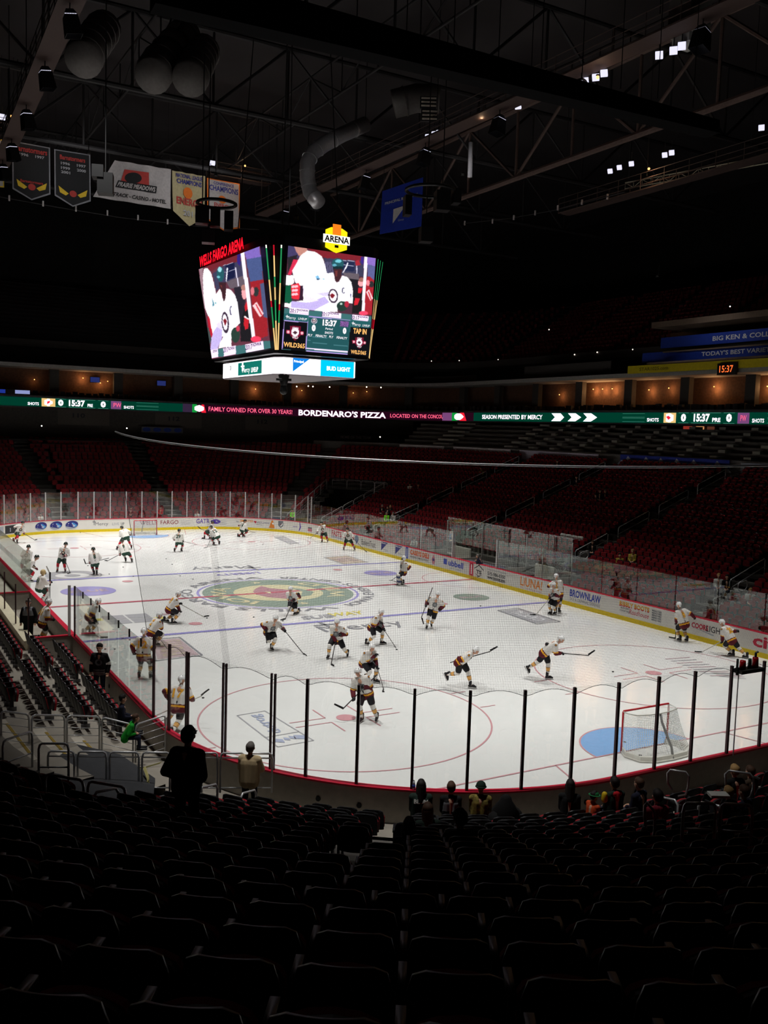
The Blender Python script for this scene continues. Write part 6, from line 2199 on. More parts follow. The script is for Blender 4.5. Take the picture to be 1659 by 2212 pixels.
catwalk((12.4, -32, 27.1), (10.6, 30, 27.1), 'brown catwalk carrying ice lamps right of the scoreboard')
catwalk((-12.4, -32, 27.1), (-10.6, 30, 27.1), 'brown catwalk carrying ice lamps left of the scoreboard')
catwalk((26.5, -16, 25.6), (26.5, 9, 25.6), 'brown lit catwalk at the upper right')
catwalk((6.0, 30.5, 29.9), (11.4, 30.5, 29.9), 'short brown lit catwalk behind the hanging banners')
catwalk((-14.0, 30.5, 30.3), (-9.0, 30.5, 30.3), 'short lit catwalk at the upper left edge')


def lamp_head(p, aim, label, grp, watts=0, s=0.26, face=True, cone=60):
    """louvered floodlight: box with bright slats, turned to its aim"""
    p = np.array(p, float); aim = np.array(aim, float)
    f = aim - p; f /= np.linalg.norm(f)
    t = empty('floodlight', p); tag(t, label, 'floodlight', grp)
    a_ = np.cross(f, [0, 0, 1]); a_ /= np.linalg.norm(a_); b_ = np.cross(a_, f)
    mb = MB()
    q = lambda x, y, z: a_ * x + b_ * y + f * z
    mb.hexa([q(-s * .6, -s * .6, -s), q(s * .6, -s * .6, -s), q(s * .6, s * .6, -s), q(-s * .6, s * .6, -s)], [q(-s, -s, -.05), q(s, -s, -.05), q(s, s, -.05), q(-s, s, -.05)])
    mb.build('lamp_housing', M_dark, t)
    mb = MB()
    if face:
        for k in range(5):
            y0 = -s + 2 * s * k / 5
            mb.hexa([q(-s, y0, -.03), q(s, y0, -.03), q(s, y0 + s * .3, -.03), q(-s, y0 + s * .3, -.03)], [q(-s, y0, .1), q(s, y0, .1), q(s, y0 + s * .3, .1), q(-s, y0 + s * .3, .1)])
        mb.build('lit_louvers', E_lamp, t)
    mb = MB(); mb.tube([q(0, 0, -s * .5), np.array([0, 0, max(s * 1.2, .75)])], 0.03, 5); mb.build('yoke', M_dark, t)
    if watts:
        # added deep black snoot, hides the lit face and its side spill
        mb = MB(); k = s * 1.02; L = s * 3.2
        for (xa, ya), (xb, yb) in (((-k, -k), (k, -k)), ((k, -k), (k, k)), ((k, k), (-k, k)), ((-k, k), (-k, -k))):
            mb.hexa([q(xa, ya, 0), q(xb, yb, 0), q(xb * 1.06, yb * 1.06, 0), q(xa * 1.06, ya * 1.06, 0)], [q(xa * 1.25, ya * 1.25, L), q(xb * 1.25, yb * 1.25, L), q(xb * 1.31, yb * 1.31, L), q(xa * 1.31, ya * 1.31, L)])
        mb.build('lamp_snoot', M_black, t)
    if watts:
        l = bpy.data.lights.new('flood', 'SPOT'); l.energy = watts; l.spot_size = math.radians(cone + 14); l.spot_blend = 1.0; l.shadow_soft_size = 0.5; l.color = (1.0, 0.985, 0.955)
        o = bpy.data.objects.new('flood_beam', l); COL.objects.link(o); o.parent = t
        o.location = tuple(f * s * 3.3)
        o.rotation_euler = Vector(-f).to_track_quat('Z', 'Y').to_euler()
    return t


for (x, y, z, ax_, ay_, wt, sp) in ICE_LAMPS:
    lamp_head((x, y, z), (ax_, ay_, 0), 'floodlight aimed down at the ice from a roof catwalk', 'ice floodlights', wt, cone=sp)
for px, py in ((924, 294), (938, 288), (948, 285), (1015, 262), (1030, 257), (1048, 250), (1119, 228), (1264, 174), (1287, 166), (1305, 157), (1424, 118), (1455, 108), (1473, 98)):
    p = GX(px, py, 12.4)
    lamp_head(p, (p[0] - 14, p[1] - 12, 2), 'bright slatted floodlight hung in a cluster right of the scoreboard', 'floodlights right of the scoreboard', 0, 0.17 if px > 1000 else .14)
for px, py in ((1318, 369), (1338, 361), (1364, 353), (1436, 334), (1451, 329), (1645, 275)):
    p = GX(px, py, 26)
    lamp_head(p, (p[0] - 20, p[1] - 14, 0), 'small bright floodlight on the upper right catwalk', 'floodlights on the upper right catwalk', 0, 0.16)
for px, py in ((459, 352), (6, 252), (34, 262)):
    p = GY(px, py, 30)
    lamp_head(p, (p[0], p[1] - 20, 6), 'small bright floodlight on a far left catwalk', 'floodlights on the far left catwalks', 0, 0.22)
# warm work lights that show up the catwalks
for p, wt in ((GY(520, 372, 30) + [0, -1.0, 0.3], 60), (GY(20, 268, 30) + [0, -1.0, 0.3], 40), (GX(1400, 395, 25.5) + [0, 0, 0.9], 90), (GX(1290, 190, 11.8) + [0, 0, .5], 25), (GX(1040, 268, 11.6) + [0, 0, .4], 14)):
    bulb(p, 0.08, E_warm, wt, 'warm work lamp on a roof catwalk', 'catwalk work lamps', (1, .62, .36))
# bright upright post of the right truss
pA, pB = GX(1017, 308, 19.0), GX(1015, 383, 19.0)
mb = MB(); mb.tube([pB, pA], 0.17, 8); o = mb.build('truss_post', mat('post_white', (200, 198, 205), 0.5), None, True, loc=pB); tag(o, 'pale upright steel post on the right roof truss', 'post')
l = bpy.data.lights.new('lamp', 'SPOT'); l.energy = 260; l.spot_size = math.radians(24); l.shadow_soft_size = .1
t = lamp_head(pB + [-4, -5, -1.5], pA, 'small uplight aimed at the pale truss post', None, 0, 0.12, False)
o = bpy.data.objects.new('uplight_beam', l); COL.objects.link(o); o.parent = t
f = (pA + pB) / 2 - (pB + [-4, -5, -1.5]); f /= np.linalg.norm(f); o.rotation_euler = Vector(-f).to_track_quat('Z', 'Y').to_euler(); o.location = tuple(f * .3)

# thin lighting truss at the right and the speaker cable ring
truss(GX(1350, 408, 31), GX(1700, 345, 31) + np.array([0, 0, 0]), 0.45, 16, 'slim pale box truss at the far upper right', 0.04, mat('truss_pale', (150, 146, 130), 0.5))

# corrugated ducts
def duct(pts, r, label, m):
    t = empty('air_duct', pts[0]); tag(t, label, 'duct')
    o_ = np.array(pts[0])
    P_ = [np.array(p) - o_ for p in pts]
    mb = MB(); mb.tube(P_, r, 18); mb.build('duct_pipe', m, t, True)
    for a_, b_ in zip(P_[:-1], P_[1:]):
        n = max(1, int(np.linalg.norm(b_ - a_) / 1.2))
        dd = (b_ - a_) / np.linalg.norm(b_ - a_)
        for i in range(n):
            c_ = a_ + (b_ - a_) * (i + .5) / n
            mb = MB(); mb.tube([c_ - dd * .05, c_ + dd * .05], r * 1.05, 18); mb.build('duct_collar', m, t)
    return t


M_duct = mat('duct_steel', (150, 148, 150), 0.38, metal=0.6, var=0.08)
duct([GD(790, 268, 62), GD(740, 290, 61), GD(700, 312, 60.3), GD(675, 330, 60), GD(664, 352, 59.6), GD(664, 385, 59.6), GD(670, 415, 59.6), GD(688, 438, 59)], 0.48, 'bent silver air duct above the scoreboard', M_duct)
l = bpy.data.lights.new('lamp', 'SPOT'); l.energy = 900; l.spot_size = math.radians(22); l.shadow_soft_size = .15
t = lamp_head(GD(640, 470, 46), GD(668, 385, 59), 'small uplight aimed at the silver air duct', None, 0, 0.12, False)
f = GD(668, 385, 59) - GD(640, 470, 46); f /= np.linalg.norm(f)
o = bpy.data.objects.new('uplight_beam', l); COL.objects.link(o); o.parent = t; o.rotation_euler = Vector(-f).to_track_quat('Z', 'Y').to_euler(); o.location = tuple(f * .3)
M_fabric = mat('fabric_duct', (96, 92, 90), 0.85, var=0.1)
for k, (a_, b_) in enumerate((((180, 130), (225, 60)), ((330, 165), (400, 75)), ((410, 172), (440, 110)))):
    duct([GD(a_[0], a_[1], 52), GD(a_[0] + 8, a_[1] - 20, 53), GD(b_[0], b_[1], 57)], 0.95, ['leftmost pale fabric duct end under the roof', 'large pale fabric duct end left of the curtain box', 'smaller pale fabric duct end beside the large one'][k], M_fabric)
duct([GD(850, 225, 63), GD(900, 212, 63), GD(950, 215, 63)], 0.9, 'wide grey duct drum above the scoreboard', M_fabric)
for px, py, w_, lb in ((925, 222, 34, 'upper'), (927, 250, 30, 'lower')):
    p = GD(px, py, 58); t = empty('air_vent', p); tag(t, 'pale slatted air vent, the %s of two right of the silver duct' % lb, 'vent')
    mb = MB(); mb.box((0, 0, 0), (1.0, 0.2, 0.7), -YAW); mb.build('vent_frame', M_tr, t)
    mb = MB()
    for k in range(3):
        mb.box((-0.05, -.14, -.22 + .22 * k), (0.9, 0.05, 0.09), -YAW)
    mb.build('vent_slats', mat('slat_pale', (190, 180, 165), 0.6), t)

# hanging banners
B_dk = mat('banner_charcoal', (32, 32, 34), 0.8); B_wh = mat('banner_cloth_white', (176, 170, 170), 0.85, var=0.1); B_cream = mat('banner_cream', (180, 168, 130), 0.85); B_edge = mat('banner_edge_grey', (130, 130, 136), 0.7); B_red = mat('banner_print_red', (170, 60, 56), 0.8); B_or = mat('banner_print_orange', (214, 110, 40), 0.8); B_yl = mat('banner_print_yellow', (210, 176, 50), 0.8); B_bl = mat('banner_print_blue', (50, 56, 130), 0.8); B_tx = mat('banner_print_grey', (160, 160, 165), 0.8)


def banner(corners, Y, m, edge, items, label, name='hanging_banner', point=0.0):
    """corners: TL TR BR BL pixels on the plane y = Y"""
    Q_ = [GY(x, y, Y) for x, y in corners]
    o_ = Q_[0].copy()
    TL, TR, BR, BL = Q_
    t = empty(name, o_); tag(t, label, 'banner')
    f = lambda u, v, off=0.0: TL * (1 - u) * (1 - v) + TR * u * (1 - v) + BR * u * v + BL * (1 - u) * v - o_ + np.array([0, -off, 0])
    out = [(0, 0), (1, 0), (1, 1)] + ([(.5, 1 + point)] if point else []) + [(0, 1)]
    def thick(pts, off, mm, nm, th=0.02):
        mb = MB(); mb.plate([f(u, v, off) for u, v in pts], (0, th, 0)); mb.build(nm, mm, t)
    if edge:
        thick(out, 0.0, edge, 'border')
        thick([(.5 + (u - .5) * .93, .5 + (v - .5) * (.95 if v <= 1 else .96)) for u, v in out], 0.03, m, 'cloth')
    else:
        # cloth with gentle folds
        mb = MB(); n = 14
        vs, fs = [], []
        for j in range(9):
            for i in range(n + 1):
                p = f(i / n, j / 8, 0)
                vs.append(tuple(p + np.array([0, 0.08 * math.sin(i * 1.3 + j * .4), 0])))
        for j in range(8):
            for i in range(n):
                fs.append((j * (n + 1) + i, (j + 1) * (n + 1) + i, (j + 1) * (n + 1) + i + 1, j * (n + 1) + i + 1))
        if point:
            vs.append(tuple(f(.5, 1 + point)))
            fs.append(tuple([len(vs) - 1] + [8 * (n + 1) + i for i in reversed(range(n + 1))]))
        mb.add(vs, fs); mb.build('cloth', m, t, True)
    for k, it in enumerate(items):
        off = 0.13 + 0.01 * k if not edge else 0.06 + 0.01 * k
        if it[0] == 't':
            _, body, u, v, w_, h_, mm = it
            mb = MB(); text_mb(mb, body, w_, h_, lambda a_, b_: tuple(f(u + a_, v - b_, off)), 0.03); mb.build('printed_word', mm, t)
        else:
            _, pts, mm = it
            mb = MB(); mb.add([tuple(f(u, v, off)) for u, v in pts], [tuple(range(len(pts)))]); mb.build('printed_shape', mm, t)
    mb = MB()
    for u in (0.05, .95):
        mb.tube([f(u, 0), f(u, 0) + np.array([0, 0, 35.9 - o_[2]])], 0.012, 4)
    mb.build('hanging_cord', M_dark, t)


ell_ = lambda cx, cy, rx, ry: [(cx + rx * math.cos(2 * PI * i / 16), cy + ry * math.sin(2 * PI * i / 16)) for i in range(16)]
banner([(-60, 290), (8, 302), (9, 405), (-60, 400)], 30, B_wh, B_yl, [], 'pale banner with yellow border cut by the left edge')
wing = lambda s_: ('s', [(.5 + s_ * .12, .92), (.5 + s_ * .40, .78), (.5 + s_ * .36, .92), (.5 + s_ * .2, .97)], B_yl)
banner([(26, 304), (108, 319), (109, 420), (27, 408)], 30, B_dk, B_edge, [('t', 'Barnstormers', .5, .13, .84, .12, B_red), ('t', '1996', .3, .25, .24, .06, B_tx), ('t', '1997', .72, .25, .24, .06, B_tx), ('t', 'Barnstormers', .5, .80, .6, .06, B_red), wing(-1), wing(1), ('s', ell_(.5, .91, .1, .07), B_red)], 'dark pointed banner with two years, second from the left', point=0.18)
banner([(117, 322), (195, 334), (196, 435), (118, 422)], 30, B_dk, B_edge, [('t', 'Barnstormers', .5, .15, .7, .1, B_red), ('t', '1996', .3, .28, .25, .06, B_tx), ('t', '1997', .74, .28, .25, .06, B_tx), ('t', '1999', .3, .38, .25, .06, B_tx), ('t', '2000', .74, .38, .25, .06, B_tx), ('t', '2001', .3, .47, .25, .06, B_tx), wing(-1), wing(1), ('s', ell_(.5, .91, .1, .07), B_red)], 'dark pointed banner with five years, third from the left', point=0.18)
banner([(248, 346), (369, 366), (369, 451), (201, 425)], 30.2, B_wh, None, [('s', [(.22, .2), (.62, .18), (.66, .5), (.42, .62), (.24, .5)], B_red), ('s', ell_(.4, .38, .13, .14), B_dk), ('s', [(.2, .5), (.78, .5), (.78, .68), (.2, .68)], B_dk), ('t', 'PRAIRIE MEADOWS', .49, .59, .54, .12, B_wh), ('t', 'RACETRACK - CASINO - HOTEL', .5, .86, .86, .1, B_dk)], 'wide white banner with racetrack and casino wording')
banner([(372, 368), (443, 381), (443, 470), (374, 455)], 30, B_cream, None, [('t', 'NATIONAL LEAGUE', .5, .1, .8, .1, B_bl), ('t', 'CHAMPIONS', .5, .24, .76, .12, B_bl), ('s', ell_(.45, .5, .14, .14), B_or), ('t', 'ENERGY', .5, .72, .8, .18, B_red), ('t', '2011', .5, 1.0, .4, .14, B_tx)], 'cream pointed champions banner with a red word', point=0.3)
banner([(447, 384), (518, 397), (518, 493), (448, 474)], 29.8, B_wh, B_or, [('t', 'CONFERENCE', .5, .09, .62, .07, B_bl), ('t', 'CHAMPIONS', .5, .21, .88, .13, B_bl), ('s', ell_(.45, .45, .12, .09), B_or), ('t', 'ENERGY', .45, .6, .5, .1, B_red)], 'white pointed conference champions banner with orange border', point=0.16)
# blue banner
def xbanner():
    Q_ = [GD(826, 413, 73), GD(914, 383, 70), GD(910, 489, 70), GD(820, 506, 73)]
    o_ = Q_[0].copy(); TL, TR, BR, BL = Q_
    t = empty('hanging_banner', o_); tag(t, 'deep blue banner with small pale words right of the silver duct', 'banner')
    nrm = np.cross(TR - TL, BL - TL); nrm /= np.linalg.norm(nrm)
    if np.dot(nrm, CAM - TL) < 0: nrm = -nrm
    f = lambda u, v, off=0.0: TL * (1 - u) * (1 - v) + TR * u * (1 - v) + BR * u * v + BL * (1 - u) * v - o_ + nrm * off
    mb = MB(); mb.plate([f(0, 0), f(1, 0), f(1, 1), f(0, 1)], -nrm * .03); mb.build('cloth', mat('banner_blue', (22, 44, 140), 0.7), t)
    mb = MB(); text_mb(mb, 'PRINCIPAL RIVER KIDS', .8, .06, lambda a_, b_: tuple(f(.5 + a_, .32 - b_, .05)), 0.03); mb.build('printed_word', B_tx, t)
    mb = MB(); mb.add([tuple(f(u, v, .04)) for u, v in ((.32, .5), (.62, .48), (.32, .82))], [(0, 1, 2)]); mb.build('printed_shape', B_wh, t)
    mb = MB(); text_mb(mb, 'Group', .14, .06, lambda a_, b_: tuple(f(.52 + a_, .78 - b_, .05)), 0.0); mb.build('printed_word', B_tx, t)
    mb = MB(); mb.tube([f(1, 0), f(1, 0) + np.array([0, 0, 4.2])], 0.02, 4); mb.tube([f(0.03, 0), f(0.03, 0) + np.array([0, 0, 4.2])], 0.02, 4); mb.build('hanging_cord', M_tr, t)
xbanner()
for p_, a_, wt, lb in (((-6, 20, 27.2), (-5, 30, 28.5), 900, 'small added floodlight brightening the left hanging banners'), ((3, 20, 27.2), (4, 30, 28.3), 1100, 'small added floodlight brightening the champions banners'), ((29.5, 2, 20.5), (36, 2, 15.5), 420, 'small added floodlight brightening the blue and yellow strip signs')):  # added spots that brighten the dim banners and strip signs
    t = lamp_head(p_, a_, lb, None, 0, 0.14, False)
    l = bpy.data.lights.new('flood', 'SPOT'); l.energy = wt; l.spot_size = math.radians(70); l.spot_blend = 1.0; l.shadow_soft_size = .2
    o = bpy.data.objects.new('flood_beam', l); COL.objects.link(o); o.parent = t
    f = np.array(a_, float) - np.array(p_, float); f /= np.linalg.norm(f); o.location = tuple(f * .3); o.rotation_euler = Vector(-f).to_track_quat('Z', 'Y').to_euler()

# loudspeaker clusters
def cluster(parts, D, label, hoop=None):
    o_ = GD(parts[0][0], parts[0][1], D)
    t = empty('speaker_cluster', o_); tag(t, label, 'loudspeakers')
    for px, py, w_, h_ in parts:
        c_ = GD(px, py, D) - o_
        k = D / FPX
        mb = MB(); mb.box(tuple(c_), (w_ * k, 0.7, h_ * k), -YAW + .2); mb.build('speaker_box', M_black, t)
    if hoop:
        c_ = GD(hoop[0], hoop[1], D) - o_
        mb = MB(); mb.tube([c_ + np.array([hoop[2] * math.cos(a_), hoop[2] * math.sin(a_), 0]) for a_ in [2 * PI * i / 20 for i in range(20)]], 0.09, 6, closed=True); mb.build('support_ring', M_black, t)
    mb = MB(); mb.tube([np.array([0, 0, .3]), np.array([0, 0, 9.0])], 0.03, 5); mb.build('hanger_rod', M_black, t)


cluster([(437, 466, 28, 34), (465, 470, 20, 38), (494, 478, 18, 38)], 50, 'black loudspeaker cluster hanging in front of the champions banners', (468, 440, 1.0))
cluster([(955, 435, 30, 40), (985, 425, 16, 30), (880, 445, 14, 40)], 50, 'black loudspeaker cluster hanging over the blue banner', (930, 412, 1.3))
cluster([(228, 398, 30, 40), (212, 372, 22, 24)], 46, 'black loudspeaker box in front of the racetrack banner')
cluster([(920, 508, 26, 30)], 50, 'small grey sided loudspeaker below the blue banner')
cluster([(450, 512, 26, 26)], 50, 'small loudspeaker left above the red sign letters')
p = GX(1490, 35, 13.0); t = empty('roof_fixture', p); tag(t, 'pale square hanging roof unit near the top right', 'roof unit')
mb = MB(); mb.box((0, 0, 0), (1.3, 1.3, 1.8)); mb.build('unit_case', mat('unit_pale', (150, 148, 144), 0.6), t)
mb = MB(); mb.box((0, 0, -1.1), (1.0, 1.0, 0.4)); mb.build('unit_foot', mat('unit_pale', (150, 148, 144)), t)
# low curved cable with hooks below the banners
pts = [GY(x, y, 31) for x, y in ((-40, 418), (120, 447), (260, 470), (420, 488), (560, 496))]
t = empty('edge_cable', pts[0]); tag(t, 'thin grey cable with small white tags below the left banners', 'cable')
mb = MB(); mb.tube([p - pts[0] for p in pts], 0.035, 5); mb.build('cable_line', M_tr, t)
for x, y in ((20, 428), (93, 440), (164, 451), (232, 460), (298, 470), (362, 479)):
    c_ = GY(x, y, 30.9) - pts[0]
    mb = MB(); mb.box(tuple(c_), (0.12, 0.05, 0.42)); mb.build('cable_tag', B_wh, t)
pts = [GD(x, y, D) for x, y, D in ((1000, 483, 80), (1100, 472, 76), (1200, 454, 71), (1350, 415, 64))]
t = empty('edge_cable', pts[0]); tag(t, 'thin grey cable with small white tags right of the blue banner', 'cable')
mb = MB(); mb.tube([p - pts[0] for p in pts], 0.035, 5); mb.build('cable_line', M_tr, t)
for x, y, D in ((1004, 482, 79.8), (1064, 478, 77), (1110, 470, 75), (1156, 460, 73), (1205, 449, 70.5), (1257, 437, 68), (1312, 425, 66)):
    c_ = GD(x, y, D) - pts[0]
    mb = MB(); mb.box(tuple(c_), (0.1, 0.1, 0.36)); mb.build('cable_tag', B_wh, t)

# ================================================================== PEOPLE
m_skin = mat('skin', (206, 156, 130), 0.55, var=0.06)
m_skin2 = mat('skin_tan', (150, 104, 82), 0.55, var=0.06)
m_eye = mat('eye_dark', (30, 22, 20), 0.3)
m_lip = mat('lip', (160, 90, 84), 0.5)
m_jw = mat('jersey_white', (222, 218, 212), 0.75, var=0.04, scale=9)
m_jm = mat('jersey_maroon', (92, 20, 34), 0.75, var=0.08)
m_jy = mat('jersey_gold', (232, 168, 40), 0.7)
m_jg = mat('jersey_green', (30, 62, 48), 0.75)
m_jr = mat('jersey_red', (178, 28, 44), 0.75)
m_pb = mat('pants_black', (26, 25, 30), 0.7, var=0.1)
m_pg = mat('pants_green', (38, 58, 48), 0.7, var=0.1)
m_sw = mat('sock_white', (226, 222, 216), 0.8)
m_sy = mat('sock_gold', (226, 170, 96), 0.8)
m_sr = mat('sock_red', (168, 26, 40), 0.8)
m_sd = mat('sock_stripe_dark', (60, 40, 40), 0.8)
m_hw = mat('helmet_white', (236, 236, 236), 0.22, spec=0.6, var=0.0)
m_hg = mat('helmet_green', (30, 40, 36), 0.25, spec=0.6, var=0.0)
m_gk = mat('glove_black', (22, 20, 24), 0.5)
m_gr = mat('glove_dark_red', (90, 24, 30), 0.5)
m_sk = mat('skate_boot', (30, 29, 32), 0.4)
m_holder = mat('skate_holder', (214, 212, 208), 0.4)
m_blade = mat('skate_blade', (200, 200, 205), 0.2, metal=0.9)
m_shaft = mat('stick_shaft', (70, 66, 66), 0.45)
m_shaftw = mat('stick_shaft_pale', (190, 188, 180), 0.45)
m_stblade = mat('stick_blade', (20, 20, 22), 0.6)
m_pad = mat('pad_white', (224, 222, 216), 0.55)
m_padb = mat('pad_navy', (60, 72, 110), 0.55)
up3 = np.array([0, 0, 1.0])


def nrm(v):
    v = np.array(v, float)
    return v / (np.linalg.norm(v) + 1e-9)


def ik(a, c, l1, l2, pole):
    """middle joint for a limb a..c; returns (joint, end)"""
    v = c - a
    d = np.linalg.norm(v)
    m = (l1 + l2) * 0.995
    if d > m:
        c = a + v / d * m; d = m; v = c - a
    if d < abs(l1 - l2) + .05:
        d = abs(l1 - l2) + .05
    t = v / (np.linalg.norm(v) + 1e-9)
    x = (l1 * l1 - l2 * l2 + d * d) / (2 * d)
    h = math.sqrt(max(0, l1 * l1 - x * x))
    p = pole - t * np.dot(pole, t)
    return a + t * x + nrm(p) * h, c


def remeshed(caps, voxel, smooth, extra=None):
    """one closed skin over a list of (p0, p1, r0, r1)"""
    mb = MB()
    for q in caps:
        mb.caps(*q[:4])
    if extra:
        extra(mb)
    me = mb.mesh('tmp', [m_skin])
    o = bpy.data.objects.new('tmp', me); COL.objects.link(o)
    md = o.modifiers.new('r', 'REMESH'); md.mode = 'VOXEL'; md.voxel_size = voxel; md.use_smooth_shade = True
    if smooth:
        sm = o.modifiers.new('s', 'SMOOTH'); sm.factor = 0.5; sm.iterations = smooth
    dg = bpy.context.evaluated_depsgraph_get()
    out = bpy.data.meshes.new_from_object(o.evaluated_get(dg))
    bpy.data.objects.remove(o); bpy.data.meshes.remove(me)
    out.materials.clear()
    return out


def seg_t(P, a, b):
    d = b - a
    t = np.clip(((P - a) @ d) / max(1e-9, d @ d), 0, 1)
    return t, np.linalg.norm(P - (a + t[:, None] * d), axis=1)


def paint_faces(me, segs, mats):
    """segs: (a, b, radius, [(t_end, material index), ...]); each face takes the colour of the bone nearest to it"""
    for m_ in mats:
        me.materials.append(m_)
    n = len(me.polygons)
    c_ = np.zeros(n * 3); me.polygons.foreach_get('center', c_); c_ = c_.reshape(-1, 3)
    best = np.full(n, 9e9); idx = np.zeros(n, int)
    for a_, b_, r, bands in segs:
        t, d = seg_t(c_, np.array(a_), np.array(b_))
        d = d / r
        col = np.zeros(n, int)
        prev = -1
        for te, mi in bands:
            col[(t > prev) & (t <= te)] = mi
            prev = te
        w_ = d < best
        best[w_] = d[w_]; idx[w_] = col[w_]
    me.polygons.foreach_set('material_index', idx.tolist())
    return c_, idx


def add_obj(name, me, parent, origin, smooth=True):
    co = np.zeros(len(me.vertices) * 3); me.vertices.foreach_get('co', co)
    co = co.reshape(-1, 3) - origin; me.vertices.foreach_set('co', co.ravel())
    if smooth:
        me.polygons.foreach_set('use_smooth', [True] * len(me.polygons))
    me.update(); me.name = name
    o = bpy.data.objects.new(name, me); COL.objects.link(o); o.parent = parent
    return o


def hand_caps(wr, tip_dir, palm_n, side, s=1.0, curl=0.5):
    """palm, four unequal curled fingers and a thumb from the palm's side"""
    f = nrm(tip_dir); n = nrm(palm_n - f * np.dot(palm_n, f)); x = np.cross(f, n) * side
    out = [(wr, wr + f * .055 * s, .026 * s, .030 * s), (wr + x * .018 * s, wr + f * .075 * s + x * .022 * s, .020 * s, .017 * s), (wr - x * .018 * s, wr + f * .07 * s - x * .022 * s, .020 * s, .016 * s)]
    for k, (o_, L) in enumerate(((-.033, .062), (-.011, .074), (.011, .080), (.033, .070))):
        b = wr + f * .085 * s + x * o_ * s
        d1 = nrm(f * (1 - curl * .4) + n * curl * .7)
        m = b + d1 * L * .5 * s
        d2 = nrm(f * (1 - curl * 1.2) + n * curl * 1.5)
        e = m + d2 * L * .5 * s
        out += [(b, m, .0095 * s, .009 * s), (m, e, .009 * s, .008 * s)]
    tb = wr + f * .03 * s + x * .03 * s
    tm = tb + nrm(x * .8 + f * .6 + n * .4) * .035 * s
    out += [(tb, tm, .013 * s, .011 * s), (tm, tm + nrm(f * .6 + n * .9) * .03 * s, .011 * s, .009 * s)]
    return out


def head_caps(H, f, u):
    """head with jaw, nose, ears and brow around centre H, looking along f"""
    r = np.cross(f, u)
    return [(H + u * .03 - f * .01, H + u * .035 - f * .02, .098, .098), (H - u * .02 + f * .02, H - u * .05 + f * .03, .080, .072), (H - u * .085 + f * .045, H - u * .09 + f * .05, .042, .040),
            (H + u * .01 + f * .09, H - u * .03 + f * .112, .010, .016), (H + r * .09 - u * .02, H + r * .093 + u * .01, .016, .018), (H - r * .09 - u * .02, H - r * .093 + u * .01, .016, .018),
            (H + u * .03 + f * .08 - r * .04, H + u * .03 + f * .08 + r * .04, .016, .016)]


def skate(mb, an, fdir, udir):
    """boot, holder and blade; an is the ankle, udir points up the shin"""
    f = nrm(fdir); u = nrm(udir - f * np.dot(udir, f)); r = np.cross(f, u)
    q = lambda a_, b_, c_: an + f * a_ + r * b_ + u * c_
    mb.caps(q(-.02, 0, .12), q(-.02, 0, -.02), .060, .052, 10, 0)
    mb.caps(q(-.05, 0, -.03), q(.17, 0, -.05), .046, .038, 10, 0)
    mb.caps(q(.08, 0, .0), q(.17, 0, -.045), .042, .036, 8, 0)
    mb.hexa([q(-.09, -.014, -.098), q(.21, -.014, -.098), q(.21, .014, -.098), q(-.09, .014, -.098)], [q(-.08, -.034, -.066), q(.19, -.034, -.066), q(.19, .034, -.066), q(-.08, .034, -.066)], 1)
    mb.hexa([q(-.10, -.003, -.118), q(.22, -.003, -.118), q(.22, .003, -.118), q(-.10, .003, -.118)], [q(-.11, -.004, -.096), q(.235, -.004, -.096), q(.235, .004, -.096), q(-.11, .004, -.096)], 2)


def shoe(mb, an, fdir, udir):
    f = nrm(fdir); u = nrm(udir - f * np.dot(udir, f)); r = np.cross(f, u)
    q = lambda a_, b_, c_: an + f * a_ + r * b_ + u * c_
    mb.caps(q(-.03, 0, .0), q(-.03, 0, -.03), .045, .045, 8, 0)
    mb.caps(q(-.03, 0, -.035), q(.16, 0, -.045), .042, .036, 8, 0)
    mb.hexa([q(-.08, -.04, -.09), q(.2, -.04, -.09), q(.2, .04, -.09), q(-.08, .04, -.09)], [q(-.08, -.044, -.06), q(.2, -.042, -.06), q(.2, .042, -.06), q(-.08, .044, -.06)], 1)


def number_on(jersey, origin, body, pos, face_dir, w_, h_, m, parent, name='jersey_number', up=None):
    """letters wrapped on the cloth: every vertex is cast onto the jersey"""
    me = jersey.data
    bvh = BVHTree.FromPolygons([v.co for v in me.vertices], [tuple(p.vertices) for p in me.polygons])
    f = nrm(face_dir)
    u = up3 if up is None else nrm(up)
    r = nrm(np.cross(u, f)); u = nrm(np.cross(f, r))
    vs, fs, _ = text_geo(body, 0.03)
    pts = []
    for p in vs:
        q = pos - origin + r * (p[0] - .5) * w_ + u * (p[1] - .5) * h_ + f * 0.6
        hit = bvh.ray_cast(Vector(q), Vector(-f))
        pts.append(tuple(np.array(hit[0]) + f * 0.022) if hit[0] is not None else tuple(pos - origin + r * (p[0] - .5) * w_ + u * (p[1] - .5) * h_ + f * .18))
    mb = MB(); mb.add(pts, fs)
    # letters lie on curved cloth: cast the outline only, so lift them slightly more in the middle
    return mb.build(name, m, jersey)


